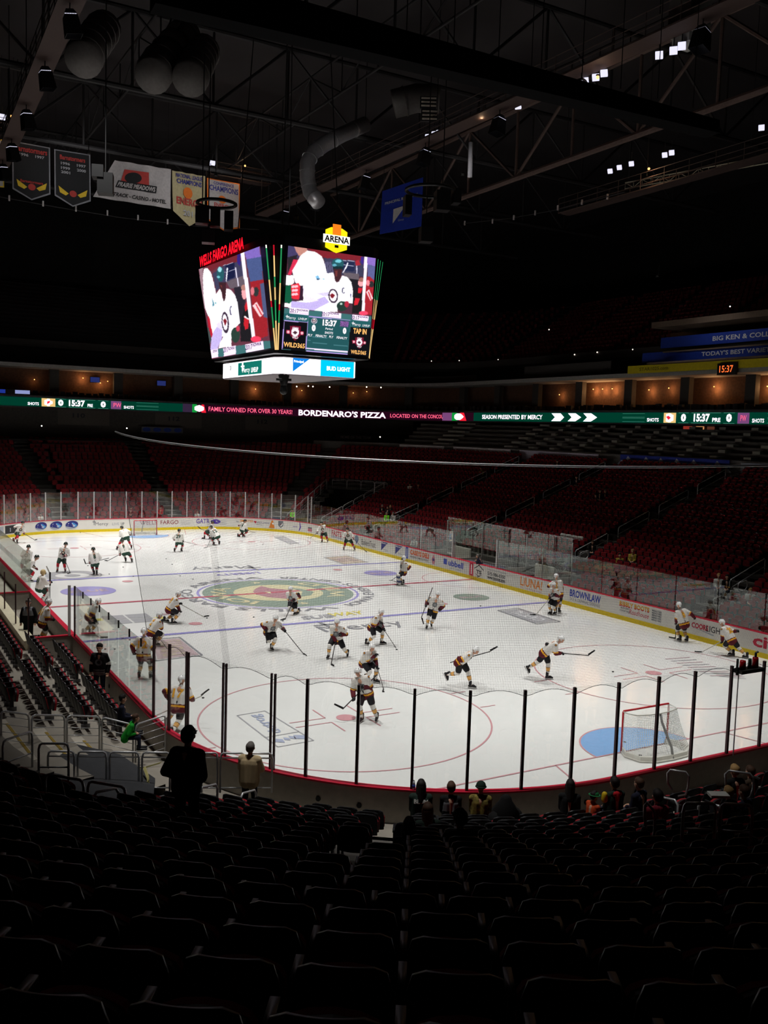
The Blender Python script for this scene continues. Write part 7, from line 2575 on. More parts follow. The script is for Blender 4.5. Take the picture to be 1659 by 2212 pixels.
def disc_on(jersey, origin, pos, face_dir, r0, m, name='crest', pts=None):
    me = jersey.data
    bvh = BVHTree.FromPolygons([v.co for v in me.vertices], [tuple(p.vertices) for p in me.polygons])
    f = nrm(face_dir); r = nrm(np.cross(up3, f)); u = nrm(np.cross(f, r))
    def cast(a_, b_):
        q = pos - origin + r * a_ + u * b_
        hit = bvh.ray_cast(Vector(q + f * .6), Vector(-f))
        return np.array(hit[0]) + f * .006 if hit[0] is not None else q + f * .2
    n = 16
    mb = MB(); vs = [cast(0, 0)]
    for k in (0.5, 1.0):
        for i in range(n):
            an = 2 * PI * i / n
            kk = k * (1.0 if pts is None else pts[i % len(pts)])
            vs.append(cast(r0 * kk * math.cos(an), r0 * kk * math.sin(an)))
    fs = [(0, 1 + i, 1 + (i + 1) % n) for i in range(n)] + [(1 + i, 1 + n + i, 1 + n + (i + 1) % n, 1 + (i + 1) % n) for i in range(n)]
    mi = [1] * n + [0] * n
    mb.v = [tuple(v) for v in vs]; mb.f = fs; mb.m = mi
    return mb.build(name, m, jersey)


def stick(hand, heel, toe_dir, label, pale=False, length=1.5, group=None, blade_len=.3, goalie=False):
    hand, heel = np.array(hand, float), np.array(heel, float)
    d = nrm(hand - heel)
    butt = heel + d * max(length, np.linalg.norm(hand - heel) + .12)
    t = empty('hockey_stick', heel); tag(t, label, 'hockey stick', group)
    mb = MB()
    s_ = nrm(np.cross(d, toe_dir)) * .011; w_ = nrm(np.cross(s_, d)) * (.016 if not goalie else .014)
    a_, b_ = np.zeros(3), butt - heel
    mb.hexa([a_ - s_ - w_, a_ + s_ - w_, a_ + s_ + w_, a_ - s_ + w_], [b_ - s_ - w_, b_ + s_ - w_, b_ + s_ + w_, b_ - s_ + w_])
    if goalie:
        c_ = b_ * .45; w2 = w_ * 3.2
        mb.hexa([a_ - s_ - w2, a_ + s_ - w2, a_ + s_ + w2, a_ - s_ + w2], [c_ - s_ - w2, c_ + s_ - w2, c_ + s_ + w2, c_ - s_ + w2])
    mb.build('stick_shaft', m_shaftw if pale else m_shaft, t)
    td = nrm(toe_dir)
    upb = nrm(d - td * np.dot(d, td))
    cur = nrm(np.cross(td, upb))
    mb = MB()
    for i in range(4):
        f0, f1 = i / 4, (i + 1) / 4
        p0 = td * blade_len * f0 + cur * .03 * f0 * f0; p1 = td * blade_len * f1 + cur * .03 * f1 * f1
        h0 = .065 - .012 * f0; h1 = .065 - .012 * f1
        mb.hexa([p0 - cur * .006, p1 - cur * .006, p1 + cur * .006, p0 + cur * .006], [p0 - cur * .006 + upb * h0, p1 - cur * .006 + upb * h1, p1 + cur * .006 + upb * h1, p0 + cur * .006 + upb * h0])
    mb.build('stick_blade', m_shaftw if goalie else m_stblade, t)
    return butt


def player(team, label, face, hip, head, feet, hands, blade=None, num=None, lean=0.1, hfwd=0.3, goalie=False, fine=False, stick_label=None, lift=(0, 0), toe=None, air=None, front=None, head_face=None, ground=None, hand2fwd=None, pale=False, z0=0.0, scale=1.0, bulk=1.0):
    """a skater given by the pixels of hip, head centre, feet and hands; face is the heading in degrees
    clockwise from straight away from the camera"""
    yaw = YAW + math.radians(face)
    F = np.array([math.sin(yaw), math.cos(yaw), 0.0]); Rr = np.array([math.cos(yaw), -math.sin(yaw), 0.0])
    AN = 0.12
    on_ice = [f for f, l in zip(feet, lift) if l == 0]
    if ground is not None:
        base = G(ground[0], ground[1], z0 + AN)
    else:
        base = sum(G(f[0], f[1] - 4, z0 + AN) for f in on_ice) / len(on_ice)
    base = np.array(base)
    ank = []
    for f, l in zip(feet, lift):
        ank.append(G(f[0], f[1] - 4, z0 + AN) if l == 0 else V(f[0], f[1] - 4, base - F * l))
    # keep the two feet near each other in depth
    P = V(hip[0], hip[1], base + F * (-0.10 * (lean > .25)))
    if lift != (0, 0) and any(l == 0 for l in lift):
        P = V(hip[0], hip[1], base - F * .12)
    Hd = V(head[0], head[1], P + F * lean)
    hz = base[2] - AN + .53 * (Hd[2] - base[2] + AN)
    if P[2] < hz:
        P = np.array([P[0], P[1], hz])
    tl = np.linalg.norm(Hd - P)
    if tl > 0.86 * scale:
        Hd = P + (Hd - P) / tl * .86 * scale
    if tl < .62 * scale:
        Hd = P + (Hd - P) / max(tl, .1) * .62 * scale
    sp = nrm(Hd - P)
    hf = YAW + math.radians(head_face if head_face is not None else face)
    HF = np.array([math.sin(hf), math.cos(hf), -0.12]); HF = nrm(HF); HU = nrm(up3 + sp * .3 - HF * np.dot(up3 + sp * .3, HF))
    neck = P + (Hd - P) * .70
    lat = nrm(Rr - sp * np.dot(Rr, sp))
    fr = nrm(np.cross(lat, -sp)) if np.dot(np.cross(lat, -sp), F) > 0 else nrm(np.cross(sp, -lat)) if np.dot(np.cross(sp, -lat), F) > 0 else nrm(F - sp * np.dot(F, sp))
    sh = [neck - sp * .05 - lat * .20 * scale, neck - sp * .05 + lat * .20 * scale]       # left, right
    hp = [P - lat * .10, P + lat * .10]
    # feet left/right by side
    if np.dot(ank[0] - ank[1], Rr) > 0:
        ank = ank[::-1]; lift = lift[::-1]
    hw = [V(h[0], h[1], P + F * hfwd) for h in hands]
    if hand2fwd is not None:
        hw[1] = V(hands[1][0], hands[1][1], P + F * hand2fwd)
    h0 = hw[0].copy()
    if np.dot(hw[0] - hw[1], Rr) > 0:
        order = [1, 0]
    else:
        order = [0, 1]
    hw_ = [hw[order[0]], hw[order[1]]]
    el = []
    for i in (0, 1):
        sd = -1 if i == 0 else 1
        e, c_ = ik(sh[i], hw_[i], .31 * scale, .28 * scale, -F * .7 - up3 * .6 + lat * sd * .8)
        el.append(e); hw_[i] = c_
    stick_hand = hw_[order.index(0)]
    kn = []
    for i in (0, 1):
        L = np.linalg.norm(ank[i] - hp[i])
        l1, l2 = .45 * scale, .45 * scale
        if L > .9 * scale:
            l1 = l2 = L / 2 * 1.01
        k_, a_ = ik(hp[i], ank[i], l1, l2, F + lat * (-.15 if i == 0 else .15))
        kn.append(k_); ank[i] = a_
    O = np.array([base[0], base[1], z0])
    root = empty('person', O); tag(root, label, 'person')
    vox = 0.016 if fine else 0.024
    # ---- body
    caps = [(P, P + (neck - P) * .5, .13, .12), (P + (neck - P) * .5, neck - sp * .08, .12, .13), (sh[0], sh[1], .075, .075), (neck - sp * .03, Hd - HU * .08, .058, .055)]
    caps += head_caps(Hd, HF, HU)
    for i in (0, 1):
        caps += [(sh[i], el[i], .055, .045), (el[i], hw_[i], .042, .032), (hp[i], kn[i], .085, .06), (kn[i], ank[i], .058, .042)]
    me = remeshed(caps, vox, 1)
    me.materials.append(m_skin); me.materials.append(m_eye); me.materials.append(m_lip)
    n = len(me.polygons); c_ = np.zeros(n * 3); me.polygons.foreach_get('center', c_); c_ = c_.reshape(-1, 3)
    hr = np.cross(HF, HU)
    mi = np.zeros(n, int)
    for sd in (-1, 1):
        mi[np.linalg.norm(c_ - (Hd + HU * .008 + HF * .088 + hr * sd * .036), axis=1) < .018] = 1
    dd = c_ - (Hd - HU * .07 + HF * .095)
    mi[(np.abs(dd @ HU) < .011) & (np.abs(dd @ hr) < .028) & (np.abs(dd @ HF) < .05)] = 2
    me.polygons.foreach_set('material_index', mi.tolist())
    add_obj('body', me, root, O)
    # ---- jersey
    b = bulk
    hem = P - sp * .12
    jc = [(hem - lat * .09, P + (neck - P) * .55 - lat * .10, .165 * b, .165 * b), (hem + lat * .09, P + (neck - P) * .55 + lat * .10, .165 * b, .165 * b), (P + (neck - P) * .5 - lat * .11, neck - sp * .13 - lat * .12, .16 * b, .135 * b), (P + (neck - P) * .5 + lat * .11, neck - sp * .13 + lat * .12, .16 * b, .135 * b), (sh[0], sh[1], .105 * b, .105 * b), (neck - sp * .08, neck + sp * .02, .10, .075)]
    for i in (0, 1):
        jc += [(sh[i], el[i], .105 * b, .09 * b), (el[i], el[i] + (hw_[i] - el[i]) * .80, .09 * b, .075 * b)]
    me = remeshed(jc, vox * 1.15, 2)
    M = {'wolf': [m_jw, m_jm, m_jy], 'wild': [m_jw, m_jg, m_jr]}[team]
    if team == 'wolf':
        tb = [(.06, 1), (.15, 2), (.20, 1), (1, 0)]
        ua = [(.72, 0), (.94, 2), (1, 1)]; fa = [(1, 1)]
    else:
        tb = [(.03, 1), (1, 0)]
        ua = [(1, 0)]; fa = [(.55, 0), (.7, 1), (.82, 2), (1, 0)]
    segs = [(hem, neck, .17, tb), (sh[0], sh[1], .10, [(1, 0)])]
    for i in (0, 1):
        segs += [(sh[i] + (el[i] - sh[i]) * .25, el[i], .095, ua), (el[i], hw_[i], .08, fa)]
    paint_faces(me, segs, M)
    J = add_obj('jersey', me, root, O)
    sgn = -1
    back = -fr
    if num:
        w_ = .17 * len(num) if len(num) > 1 else .14
        number_on(J, O, num, P + (neck - P) * .62, nrm(back + (0.0) * up3), w_, .27, m_jy if team == 'wolf' else m_jg, root, up=sp)
    else:
        pass
    if team == 'wild':
        disc_on(J, O, P + (neck - P) * .52, fr, .12, [mat('crest_ring_dark', (40, 52, 48), 0.7), mat('crest_mid', (190, 170, 150), 0.7)])
    else:
        disc_on(J, O, P + (neck - P) * .52, fr, .13, [mat('crest_wolf_grey', (100, 104, 106), 0.7), mat('crest_wolf_pale', (150, 152, 152), 0.7)], pts=[1, .8, 1.15, .75])
        for sd in (-1, 1):
            disc_on(J, O, sh[0 if sd < 0 else 1] + lat * sd * .02, nrm(lat * sd + up3 * .5 + fr * .3), .045, [mat('patch_maroon', (90, 40, 52), 0.7), m_jy], 'shoulder_patch')
    # ---- pants
    pc = [(P - lat * .09 + sp * .06, P + lat * .09 + sp * .06, .15, .15)]
    for i in (0, 1):
        pc += [(hp[i] - sp * .02, hp[i] + (kn[i] - hp[i]) * .80, .145, .115)]
    me = remeshed(pc, vox * 1.15, 1)
    me.materials.append(m_pb if team == 'wolf' else m_pg)
    add_obj('hockey_pants', me, root, O)
    # ---- socks and skates
    for i in (0, 1):
        if goalie:
            f_ = nrm(F + 0.2 * lat * (-1 if i == 0 else 1)); sd = np.cross(up3, f_)
            a_, c2 = kn[i] + up3 * .16, ank[i] - up3 * .03
            axd = nrm(a_ - c2); s2 = nrm(np.cross(axd, f_)); f2 = nrm(np.cross(s2, axd))
            mb = MB(); n_ = 5
            for j in range(n_):
                p0, p1 = c2 + (a_ - c2) * j / n_ , c2 + (a_ - c2) * (j + .94) / n_
                wd = .125 + .01 * math.sin(j)
                mb.hexa([p0 - s2 * wd + f2 * .05, p0 + s2 * wd + f2 * .05, p0 + s2 * wd * .8 + f2 * .16, p0 - s2 * wd * .8 + f2 * .16], [p1 - s2 * wd + f2 * .05, p1 + s2 * wd + f2 * .05, p1 + s2 * wd * .8 + f2 * .16, p1 - s2 * wd * .8 + f2 * .16], j % 2 if team == 'wolf' else 0)
            mb.v = [tuple(np.array(v) - O) for v in mb.v]
            mb.build('leg_pad', [m_pad, m_padb], root)
        k0 = kn[i] + (hp[i] - kn[i]) * .25
        me = remeshed([(k0, kn[i], .088, .088), (kn[i], kn[i] + (ank[i] - kn[i]) * .4, .086, .083), (kn[i] + (ank[i] - kn[i]) * .35, kn[i] + (ank[i] - kn[i]) * .86, .082, .055)], vox, 1)
        if team == 'wolf':
            paint_faces(me, [(kn[i], ank[i], .08, [(.26, 0), (.30, 2), (.58, 1), (.62, 2), (1, 0)])], [m_sw, m_sy, m_sd])
        else:
            paint_faces(me, [(kn[i], ank[i], .08, [(.40, 0), (.50, 1), (.60, 2), (.68, 1), (1, 0)])], [m_sr, m_sw, m_jg])
        add_obj('hockey_sock', me, root, O)
        mb = MB()
        fd = F.copy()
        if lift[i]:
            fd = nrm(F * .5 - up3 * .85)
        skate(mb, ank[i], fd + lat * (-.12 if i == 0 else .12), nrm(kn[i] - ank[i]) if lift[i] else up3)
        mb.v = [tuple(np.array(v) - O) for v in mb.v]
        mb.build('skate', [m_sk, m_holder, m_blade], root, True)
        # glove: cuff, palm and curled fingers
        hd_ = nrm(hw_[i] - el[i])
        me = remeshed([(hw_[i] - hd_ * .12, hw_[i] - hd_ * .02, .062, .058)] + [tuple([c[0], c[1], c[2] * 1.75, c[3] * 1.65]) for c in hand_caps(hw_[i] - hd_ * .02, hd_, fr, 1 if i == 0 else -1, 1.1, .9)], .014, 0)
        me.materials.append(m_gk if team == 'wolf' else m_gr if i == 0 else m_gk)
        add_obj('hockey_glove', me, root, O)
    # ---- helmet with ear flaps and a visor
    mb = MB()
    ax = np.array([hr, HF, HU])
    if goalie:
        mb.ell(Hd + HU * .02, (.125, .14, .15), ax, 14, 0)
        mb.hexa([Hd + HF * .12 - hr * .05 - HU * .09, Hd + HF * .12 + hr * .05 - HU * .09, Hd + HF * .15 + hr * .04 - HU * .09, Hd + HF * .15 - hr * .04 - HU * .09], [Hd + HF * .12 - hr * .06 + HU * .03, Hd + HF * .12 + hr * .06 + HU * .03, Hd + HF * .148 + hr * .05 + HU * .03, Hd + HF * .148 - hr * .05 + HU * .03], 1)
    else:
        mb.ell(Hd + HU * .035 - HF * .012, (.118, .135, .112), ax, 16, 0, cut=-0.12)
        mb.caps(Hd - HF * .10 + HU * .03, Hd - HF * .10 - HU * .045, .055, .045, 10, 0)
        for sd in (-1, 1):
            mb.caps(Hd + hr * sd * .10 + HU * .03 - HF * .01, Hd + hr * sd * .10 - HU * .03, .028, .024, 8, 0)
        for k in (-1, 0, 1):
            mb.caps(Hd + HU * .135 + hr * k * .04 + HF * .06, Hd + HU * .135 + hr * k * .04 - HF * .07, .014, .014, 6, 0)
    mb.v = [tuple(np.array(v) - O) for v in mb.v]
    mb.build('goalie_mask' if goalie else 'helmet', [m_hw if team == 'wolf' else (m_hg if not goalie else mat('mask_wheat', (196, 170, 120), 0.4)), m_eye], root, True)
    if not goalie:
        mb = MB(); vv = []
        for a_ in np.linspace(-60, 60, 7):
            r_ = math.radians(a_)
            for z in (.045, -.02):
                vv.append(Hd + HF * .135 * math.cos(r_) + hr * .125 * math.sin(r_) + HU * z - O)
        mb.add(vv, [(2 * i, 2 * i + 1, 2 * i + 3, 2 * i + 2) for i in range(6)]); mb.build('visor', M_glass, root, True)
    # ---- stick
    if blade is not None or air is not None:
        if air is not None:
            heel = V(air[0], air[1], P + F * (hfwd + .1)); tp = V(toe[0], toe[1], P + F * (hfwd + .1)); td = tp - heel
        else:
            heel = G(blade[0], blade[1], z0 + 0.01)
            td = (G(toe[0], toe[1], z0 + 0.01) - heel) if toe is not None else (heel - base) * np.array([1, 1, 0]) + Rr * .3
        stick(stick_hand + nrm(stick_hand - el[hw_.index(stick_hand) if False else 0]) * 0, heel, td, stick_label or ('stick held by the ' + label)[:0] or 'hockey stick', pale, goalie=goalie, blade_len=.3 if not goalie else .36)
    return root


W, I = 'wolf', 'wild'
PL = [
    # team, label, face, hip, head, feet, hands, kwargs
    (I, 'player in white and dark green skating before the black advert panel', 140, (40, 1153), (49.3, 1130), [(29, 1171), (37, 1175)], [(51.5, 1152.5), (33.5, 1141)], dict(blade=(76, 1167), toe=(83, 1165))),
    (I, 'white-jerseyed player facing the camera, half behind the bent player at the left boards', 175, (56, 1212), (61.5, 1182), [(50, 1238), (62, 1237)], [(48.8, 1202), (62, 1214)], dict()),
    (I, 'bent player in white numbered 27 with red socks leaning right at the left boards', 75, (57, 1233), (80, 1204), [(64, 1257), (48, 1253)], [(77.8, 1228), (46, 1230)], dict(num='27', lean=.35)),
    (I, 'upright player in white facing the camera above the grey painted oval', 172, (134.7, 1205), (142, 1176), [(124, 1236), (141, 1236)], [(135, 1197), (140, 1201)], dict(blade=(152, 1238), toe=(149, 1239))),
    (I, 'goalkeeper in white with tan mask and raised stick at the left bench boards', 50, (86, 1275), (93, 1237), [(86, 1302), (97, 1298)], [(108, 1258), (96, 1274)], dict(goalie=True, num='30', bulk=1.1, air=(108, 1236), toe=(101, 1222), lean=.15)),
    (I, 'player in white numbered 8 with his back turned right of the grey painted oval', 335, (205, 1215), (201.5, 1187), [(203, 1242), (209, 1243)], [(194, 1216), (213, 1209)], dict(num='8', air=(184, 1218), toe=(182, 1213), hfwd=.3)),
    (I, 'player in white numbered 9 bending away over his stick, nearer of two overlapping', 350, (270, 1192), (264, 1169), [(271.5, 1214), (285, 1216)], [(259, 1198), (272, 1188)], dict(num='9', lean=.3, blade=(231, 1212), toe=(225, 1211))),
    (I, 'large player in dark green pants and white helmet left of the far goal', 330, (271, 1158), (263, 1140), [(253, 1189), (284, 1186)], [(264, 1154), (281.7, 1155)], dict(lean=.3, bulk=1.1)),
    (I, 'player in white numbered 29 standing with his back turned before the far blue line', 5, (386.3, 1170), (387, 1146.5), [(377, 1193), (392, 1193)], [(396, 1170), (376, 1166)], dict(num='29', blade=(420, 1175.5), toe=(426, 1176))),
    (I, 'bent player facing left behind number 12 near the far boards', 270, (455, 1149), (459, 1129), [(441, 1166), (456, 1165)], [(447, 1146), (458, 1145)], dict(lean=.3, air=(433, 1143), toe=(427, 1138))),
    (I, 'player in white numbered 12 with his back turned left of centre near the far boards', 325, (468, 1157), (456, 1139), [(462, 1179), (474, 1177)], [(456, 1164), (466, 1160)], dict(num='12', lean=.3, blade=(447, 1183), toe=(440, 1184))),
    (I, 'player in white striding right in front of the orange lettered board advert', 50, (523.7, 1148), (529.5, 1126), [(514.5, 1161), (525, 1161)], [(534.6, 1145), (516, 1135)], dict(num='18', blade=(546, 1150), toe=(550, 1150))),
    (I, 'player in white and red socks facing the camera by the far right corner boards', 182, (699, 1152), (694, 1130), [(696, 1172), (708, 1172)], [(685, 1151), (695, 1155)], dict(blade=(671, 1162), toe=(665, 1162))),
    (I, 'player in white with feet wide apart in front of the red lettered advert', 175, (752, 1163), (750.4, 1144), [(742.7, 1189), (766, 1189)], [(763.5, 1163.5), (746, 1162)], dict(blade=(790, 1191), toe=(794, 1192))),
    (W, 'goalkeeper in white, maroon and gold with navy striped pads gliding at the centre line', 240, (871.5, 1233), (872.5, 1206), [(864, 1264), (871, 1262)], [(879, 1238), (883, 1229)], dict(goalie=True, bulk=1.08, blade=(846, 1253), toe=(843, 1254), hfwd=.1)),
    (W, 'upright player in white facing the camera right of centre, stick raised beside him', 186, (936, 1316), (946, 1284), [(922, 1357), (932, 1352)], [(920, 1308), (951, 1317)], dict(air=(910, 1335), toe=(913, 1346), hfwd=.15, head_face=175)),
    (W, 'player in white with a gold number striding right, beside the centre logo', 70, (367, 1314), (386, 1283), [(356, 1343), (373, 1347)], [(388, 1304), (388, 1319)], dict(num='71', lean=.35, blade=(441, 1333), toe=(450, 1331), pale=True)),
    (W, 'player in white numbered 2, partly behind the player numbered 12', 50, (327.5, 1365), (345, 1329), [(324, 1394), (336, 1394)], [(343, 1356), (349, 1343)], dict(num='2', lean=.3)),
    (W, 'player in white numbered 12 standing with his back turned behind the near left glass', 2, (310, 1412), (311.5, 1364), [(300.5, 1464), (325, 1464)], [(331, 1404), (289, 1410)], dict(num='12', hfwd=.12, fine=True)),
    (W, 'player leaning right seen through the left side glass near the centre line', 65, (194, 1328), (213, 1299), [(180, 1370), (195, 1370)], [(202, 1331), (192, 1325)], dict(lean=.35, blade=(217, 1378), toe=(224, 1378), pale=True)),
    (W, 'player in white numbered 17 skating away behind the near left glass', 12, (386, 1522), (393, 1468), [(371, 1586), (359, 1566)], [(415, 1512), (362, 1507)], dict(num='17', lean=.25, air=(436, 1503), toe=(451, 1489), hfwd=.25, fine=True, pale=True)),
    (W, 'player in white facing the camera over the centre logo, gloves raised to the right', 200, (632, 1300), (627.5, 1273), [(639, 1327), (645, 1325)], [(634, 1297), (645, 1283)], dict(lean=.2, blade=(616, 1338), toe=(612, 1339))),
    (W, 'bent player in white reaching his stick out toward the astride player', 155, (583, 1362), (595.5, 1336), [(586.5, 1403), (577, 1382)], [(614, 1361), (574, 1361)], dict(lean=.3, lift=(0, .35), blade=(656, 1413), toe=(661, 1415))),
    (W, 'player in white standing astride on the Mercy word with his stick straight down', 188, (727, 1378), (728, 1344.5), [(709.5, 1420), (751, 1416)], [(726, 1393), (736, 1371)], dict(lean=.2, blade=(715, 1436), toe=(720, 1439), hfwd=.25)),
    (W, 'bent player in white leaning right over a puck on the right of the Mercy word', 115, (806, 1351), (824, 1323), [(792, 1392), (825, 1390)], [(828, 1358), (821, 1346)], dict(lean=.35, num='24', blade=(853, 1396), toe=(859, 1401))),
    (W, 'bent player in white just behind the one by the near red dot', 135, (790, 1428), (804, 1398), [(811, 1472), (790, 1470)], [(814, 1440), (811, 1416)], dict(lean=.3, blade=(829, 1489), toe=(829, 1494))),
    (W, 'nearest centre player astride beside the near red face-off dot, head turned to the camera', 195, (789, 1494), (773, 1451), [(782, 1555), (814, 1554)], [(764, 1508), (783, 1484)], dict(lean=.1, air=(740, 1532), toe=(728, 1526), hfwd=.2, fine=True, head_face=195)),
    (W, 'player in white on one skate following through with a red-bladed stick', 110, (996, 1427), (1028, 1405), [(1017, 1484), (965, 1461)], [(1013, 1420), (991, 1421)], dict(lean=.4, lift=(0, .5), air=(1060, 1407), toe=(1072, 1400), hfwd=.2, fine=True)),
    (W, 'player in white on one skate with black stick stretched level to the right', 100, (1178, 1408), (1212.5, 1381), [(1183, 1465), (1141, 1446)], [(1212, 1411), (1181, 1391)], dict(lean=.45, lift=(0, .45), air=(1272, 1416), toe=(1284, 1407), hfwd=.25, fine=True)),
    (W, 'player in white turned to the right boards beside the orange lettered advert', 30, (1206, 1288), (1201, 1241), [(1201, 1324), (1208, 1323)], [(1215, 1280), (1192, 1262)], dict(num='5')),
    (W, 'shorter player in white with a pale stick beside the orange lettered advert', 230, (1199, 1295), (1196, 1264), [(1190, 1326), (1200, 1326)], [(1188, 1291), (1199, 1285)], dict(lean=.15, blade=(1157, 1329), toe=(1150, 1329), pale=True, scale=.92)),
    (W, 'player in white with his back turned by the yellow-and-red lettered advert', 345, (1477, 1347), (1466.5, 1307), [(1469, 1384), (1484, 1385)], [(1460.5, 1349), (1500, 1334)], dict(num='8', blade=(1459, 1380), toe=(1452, 1379))),
    (W, 'player in white numbered 20 leaning left by the large crimson lettering', 318, (1579, 1380), (1559, 1345), [(1583, 1415), (1613, 1421)], [(1560, 1385), (1593, 1363)], dict(lean=.35, num='20', blade=(1515, 1409), toe=(1509, 1409), pale=True)),
]
STN = ['player by the black advert panel', '', '', 'upright player above the grey oval', 'left goalkeeper', 'back-turned player beside the grey oval', 'bent player near the far goal', '', 'back-turned player before the far blue line', 'bent player behind number 12', 'back-turned player near the violet eye advert', 'striding player near the orange advert', 'far corner player', 'wide-legged player on the right', 'centre line goalkeeper', 'upright player right of centre', 'striding player left of the logo', '', '', 'player behind the left side glass by the bench', 'player behind the near left glass', 'player on the centre logo', 'bent player left of the Mercy word', 'astride player on the Mercy word', 'bent player right of the Mercy word', 'bent player above the near circle', 'player beside the near red dot', 'one-legged player in the middle', 'one-legged player on the right', '', 'front player by the orange advert', 'player by the yellow lettered advert', 'player by the large crimson lettering']
for (tm, lb, fc, hip, hd, ft_, hn, kw), sn in zip(PL, STN):
    kw = dict(kw)
    kw['stick_label'] = 'hockey stick held by the ' + sn
    player(tm, lb, fc, hip, hd, ft_, hn, **kw)


# ---------------------------------------------------------------- spectators and staff in plain clothes
def civilian(label, base, height, face, top, bottom, hair=None, hat=None, sit=False, hood=None, longhair=False, skin=None, fine=True, arms='down', crouch=0.0, lean=0.05, shoe_m=None, hood_up=False, shape=1.0, stripe=None):
    """base: point under the feet (or under the seat front edge when seated); height in metres when standing"""
    k = height / 1.78
    yaw = YAW + math.radians(face)
    F = np.array([math.sin(yaw), math.cos(yaw), 0.0]); lat = np.array([math.cos(yaw), -math.sin(yaw), 0.0])
    B = np.array(base, float)
    if sit:
        P = B + up3 * .50 * k
        kn = [P + F * .42 * k - lat * .10 * k - up3 * .02, P + F * .42 * k + lat * .10 * k - up3 * .02]
        ank = [B + F * .45 * k - lat * .11 * k + up3 * .09, B + F * .45 * k + lat * .11 * k + up3 * .09]
    else:
        P = B + up3 * .95 * k
        kn = [B + up3 * .50 * k - lat * .10 * k + F * .03, B + up3 * .50 * k + lat * .11 * k + F * .06]
        ank = [B + up3 * .085 - lat * .11 * k, B + up3 * .085 + lat * .13 * k]
    sp = nrm(up3 + F * lean)
    neck = P + sp * .50 * k
    Hd = neck + nrm(up3 + F * (lean + .1)) * .20 * k
    HF = nrm(F - up3 * .1); HU = nrm(up3 - HF * np.dot(up3, HF)); hr = np.cross(HF, HU)
    sh = [neck - sp * .06 * k - lat * .18 * k, neck - sp * .06 * k + lat * .18 * k]
    hp = [P - lat * .09 * k, P + lat * .09 * k]
    if arms == 'pockets':
        hw = [P - lat * .2 * k + F * .12 * k + up3 * .05, P + lat * .2 * k + F * .12 * k + up3 * .05]
    elif arms == 'lap':
        hw = [P + F * .30 * k - lat * .06 + up3 * .08, P + F * .32 * k + lat * .08 + up3 * .08]
    elif arms == 'front':
        hw = [P + F * .38 * k - lat * .12 + up3 * .22, P + F * .38 * k + lat * .12 + up3 * .22]
    else:
        hw = [P - lat * .27 * k + F * .08 - up3 * .08, P + lat * .27 * k + F * .06 - up3 * .08]
    el = []
    for i in (0, 1):
        e, c_ = ik(sh[i], hw[i], .30 * k, .27 * k, -F * .8 - up3 * .3 + lat * (-.5 if i == 0 else .5)); el.append(e); hw[i] = c_
    root = empty('person', B); tag(root, label, 'person')
    sk = skin or m_skin
    vox = .013 if fine else .022
    caps = [(P, neck - sp * .1, .12 * k, .12 * k), (sh[0], sh[1], .06 * k, .06 * k), (neck - sp * .03, Hd - HU * .07, .055 * k, .052 * k)] + [tuple([Hd + (c[0] - Hd) * k, Hd + (c[1] - Hd) * k, c[2] * k, c[3] * k]) for c in head_caps(Hd, HF, HU)]
    for i in (0, 1):
        caps += [(sh[i], el[i], .048 * k, .040 * k), (el[i], hw[i], .038 * k, .028 * k), (hp[i], kn[i], .075 * k, .055 * k), (kn[i], ank[i], .052 * k, .038 * k)]
        caps += hand_caps(hw[i], nrm(hw[i] - el[i]), F if arms != 'lap' else -up3, 1 if i == 0 else -1, k, .45)
    me = remeshed(caps, vox, 0)
    me.materials.append(sk); me.materials.append(m_eye); me.materials.append(m_lip)
    n = len(me.polygons); c_ = np.zeros(n * 3); me.polygons.foreach_get('center', c_); c_ = c_.reshape(-1, 3)
    mi = np.zeros(n, int)
    for sd in (-1, 1):
        mi[np.linalg.norm(c_ - (Hd + (HU * .008 + HF * .088 + hr * sd * .036) * k), axis=1) < .016] = 1
    dd = c_ - (Hd + (-HU * .07 + HF * .095) * k)
    mi[(np.abs(dd @ HU) < .009) & (np.abs(dd @ hr) < .026) & (np.abs(dd @ HF) < .05)] = 2
    me.polygons.foreach_set('material_index', mi.tolist())
    add_obj('body', me, root, B)
    s_ = shape
    hem = P - sp * .08 * k
    jc = [(hem - lat * .07 * k, neck - sp * .14 * k - lat * .09 * k, .135 * k * s_, .125 * k * s_), (hem + lat * .07 * k, neck - sp * .14 * k + lat * .09 * k, .135 * k * s_, .125 * k * s_), (sh[0], sh[1], .082 * k * s_, .082 * k * s_), (neck - sp * .06 * k, neck + sp * .01, .085 * k, .068 * k)]
    for i in (0, 1):
        jc += [(sh[i], el[i], .076 * k * s_, .064 * k * s_), (el[i], el[i] + (hw[i] - el[i]) * .9, .062 * k * s_, .05 * k * s_)]
    if hood:
        jc += [(neck - F * .07 * k - lat * .07 * k, neck - F * .07 * k + lat * .07 * k, .065 * k, .065 * k)]
    me = remeshed(jc, vox * 1.2, 1)
    if stripe:
        segs = [(hem, neck, .15, stripe[0])]
        for i in (0, 1):
            segs += [(sh[i], el[i], .08, stripe[1]), (el[i], hw[i], .07, stripe[2])]
        paint_faces(me, segs, stripe[3])
    else:
        me.materials.append(top)
    J = add_obj('jacket', me, root, B)
    if hood:
        mb = MB(); mb.caps(neck - F * .09 * k - lat * .06 * k - B, neck - F * .09 * k + lat * .06 * k - B, .06 * k, .06 * k); mb.caps(neck - F * .10 * k - B, neck - F * .12 * k - sp * .12 * k - B, .07 * k, .04 * k)
        mb.build('hood', hood, root, True)
    pc = [(P - lat * .07 * k, P + lat * .07 * k, .115 * k, .115 * k)]
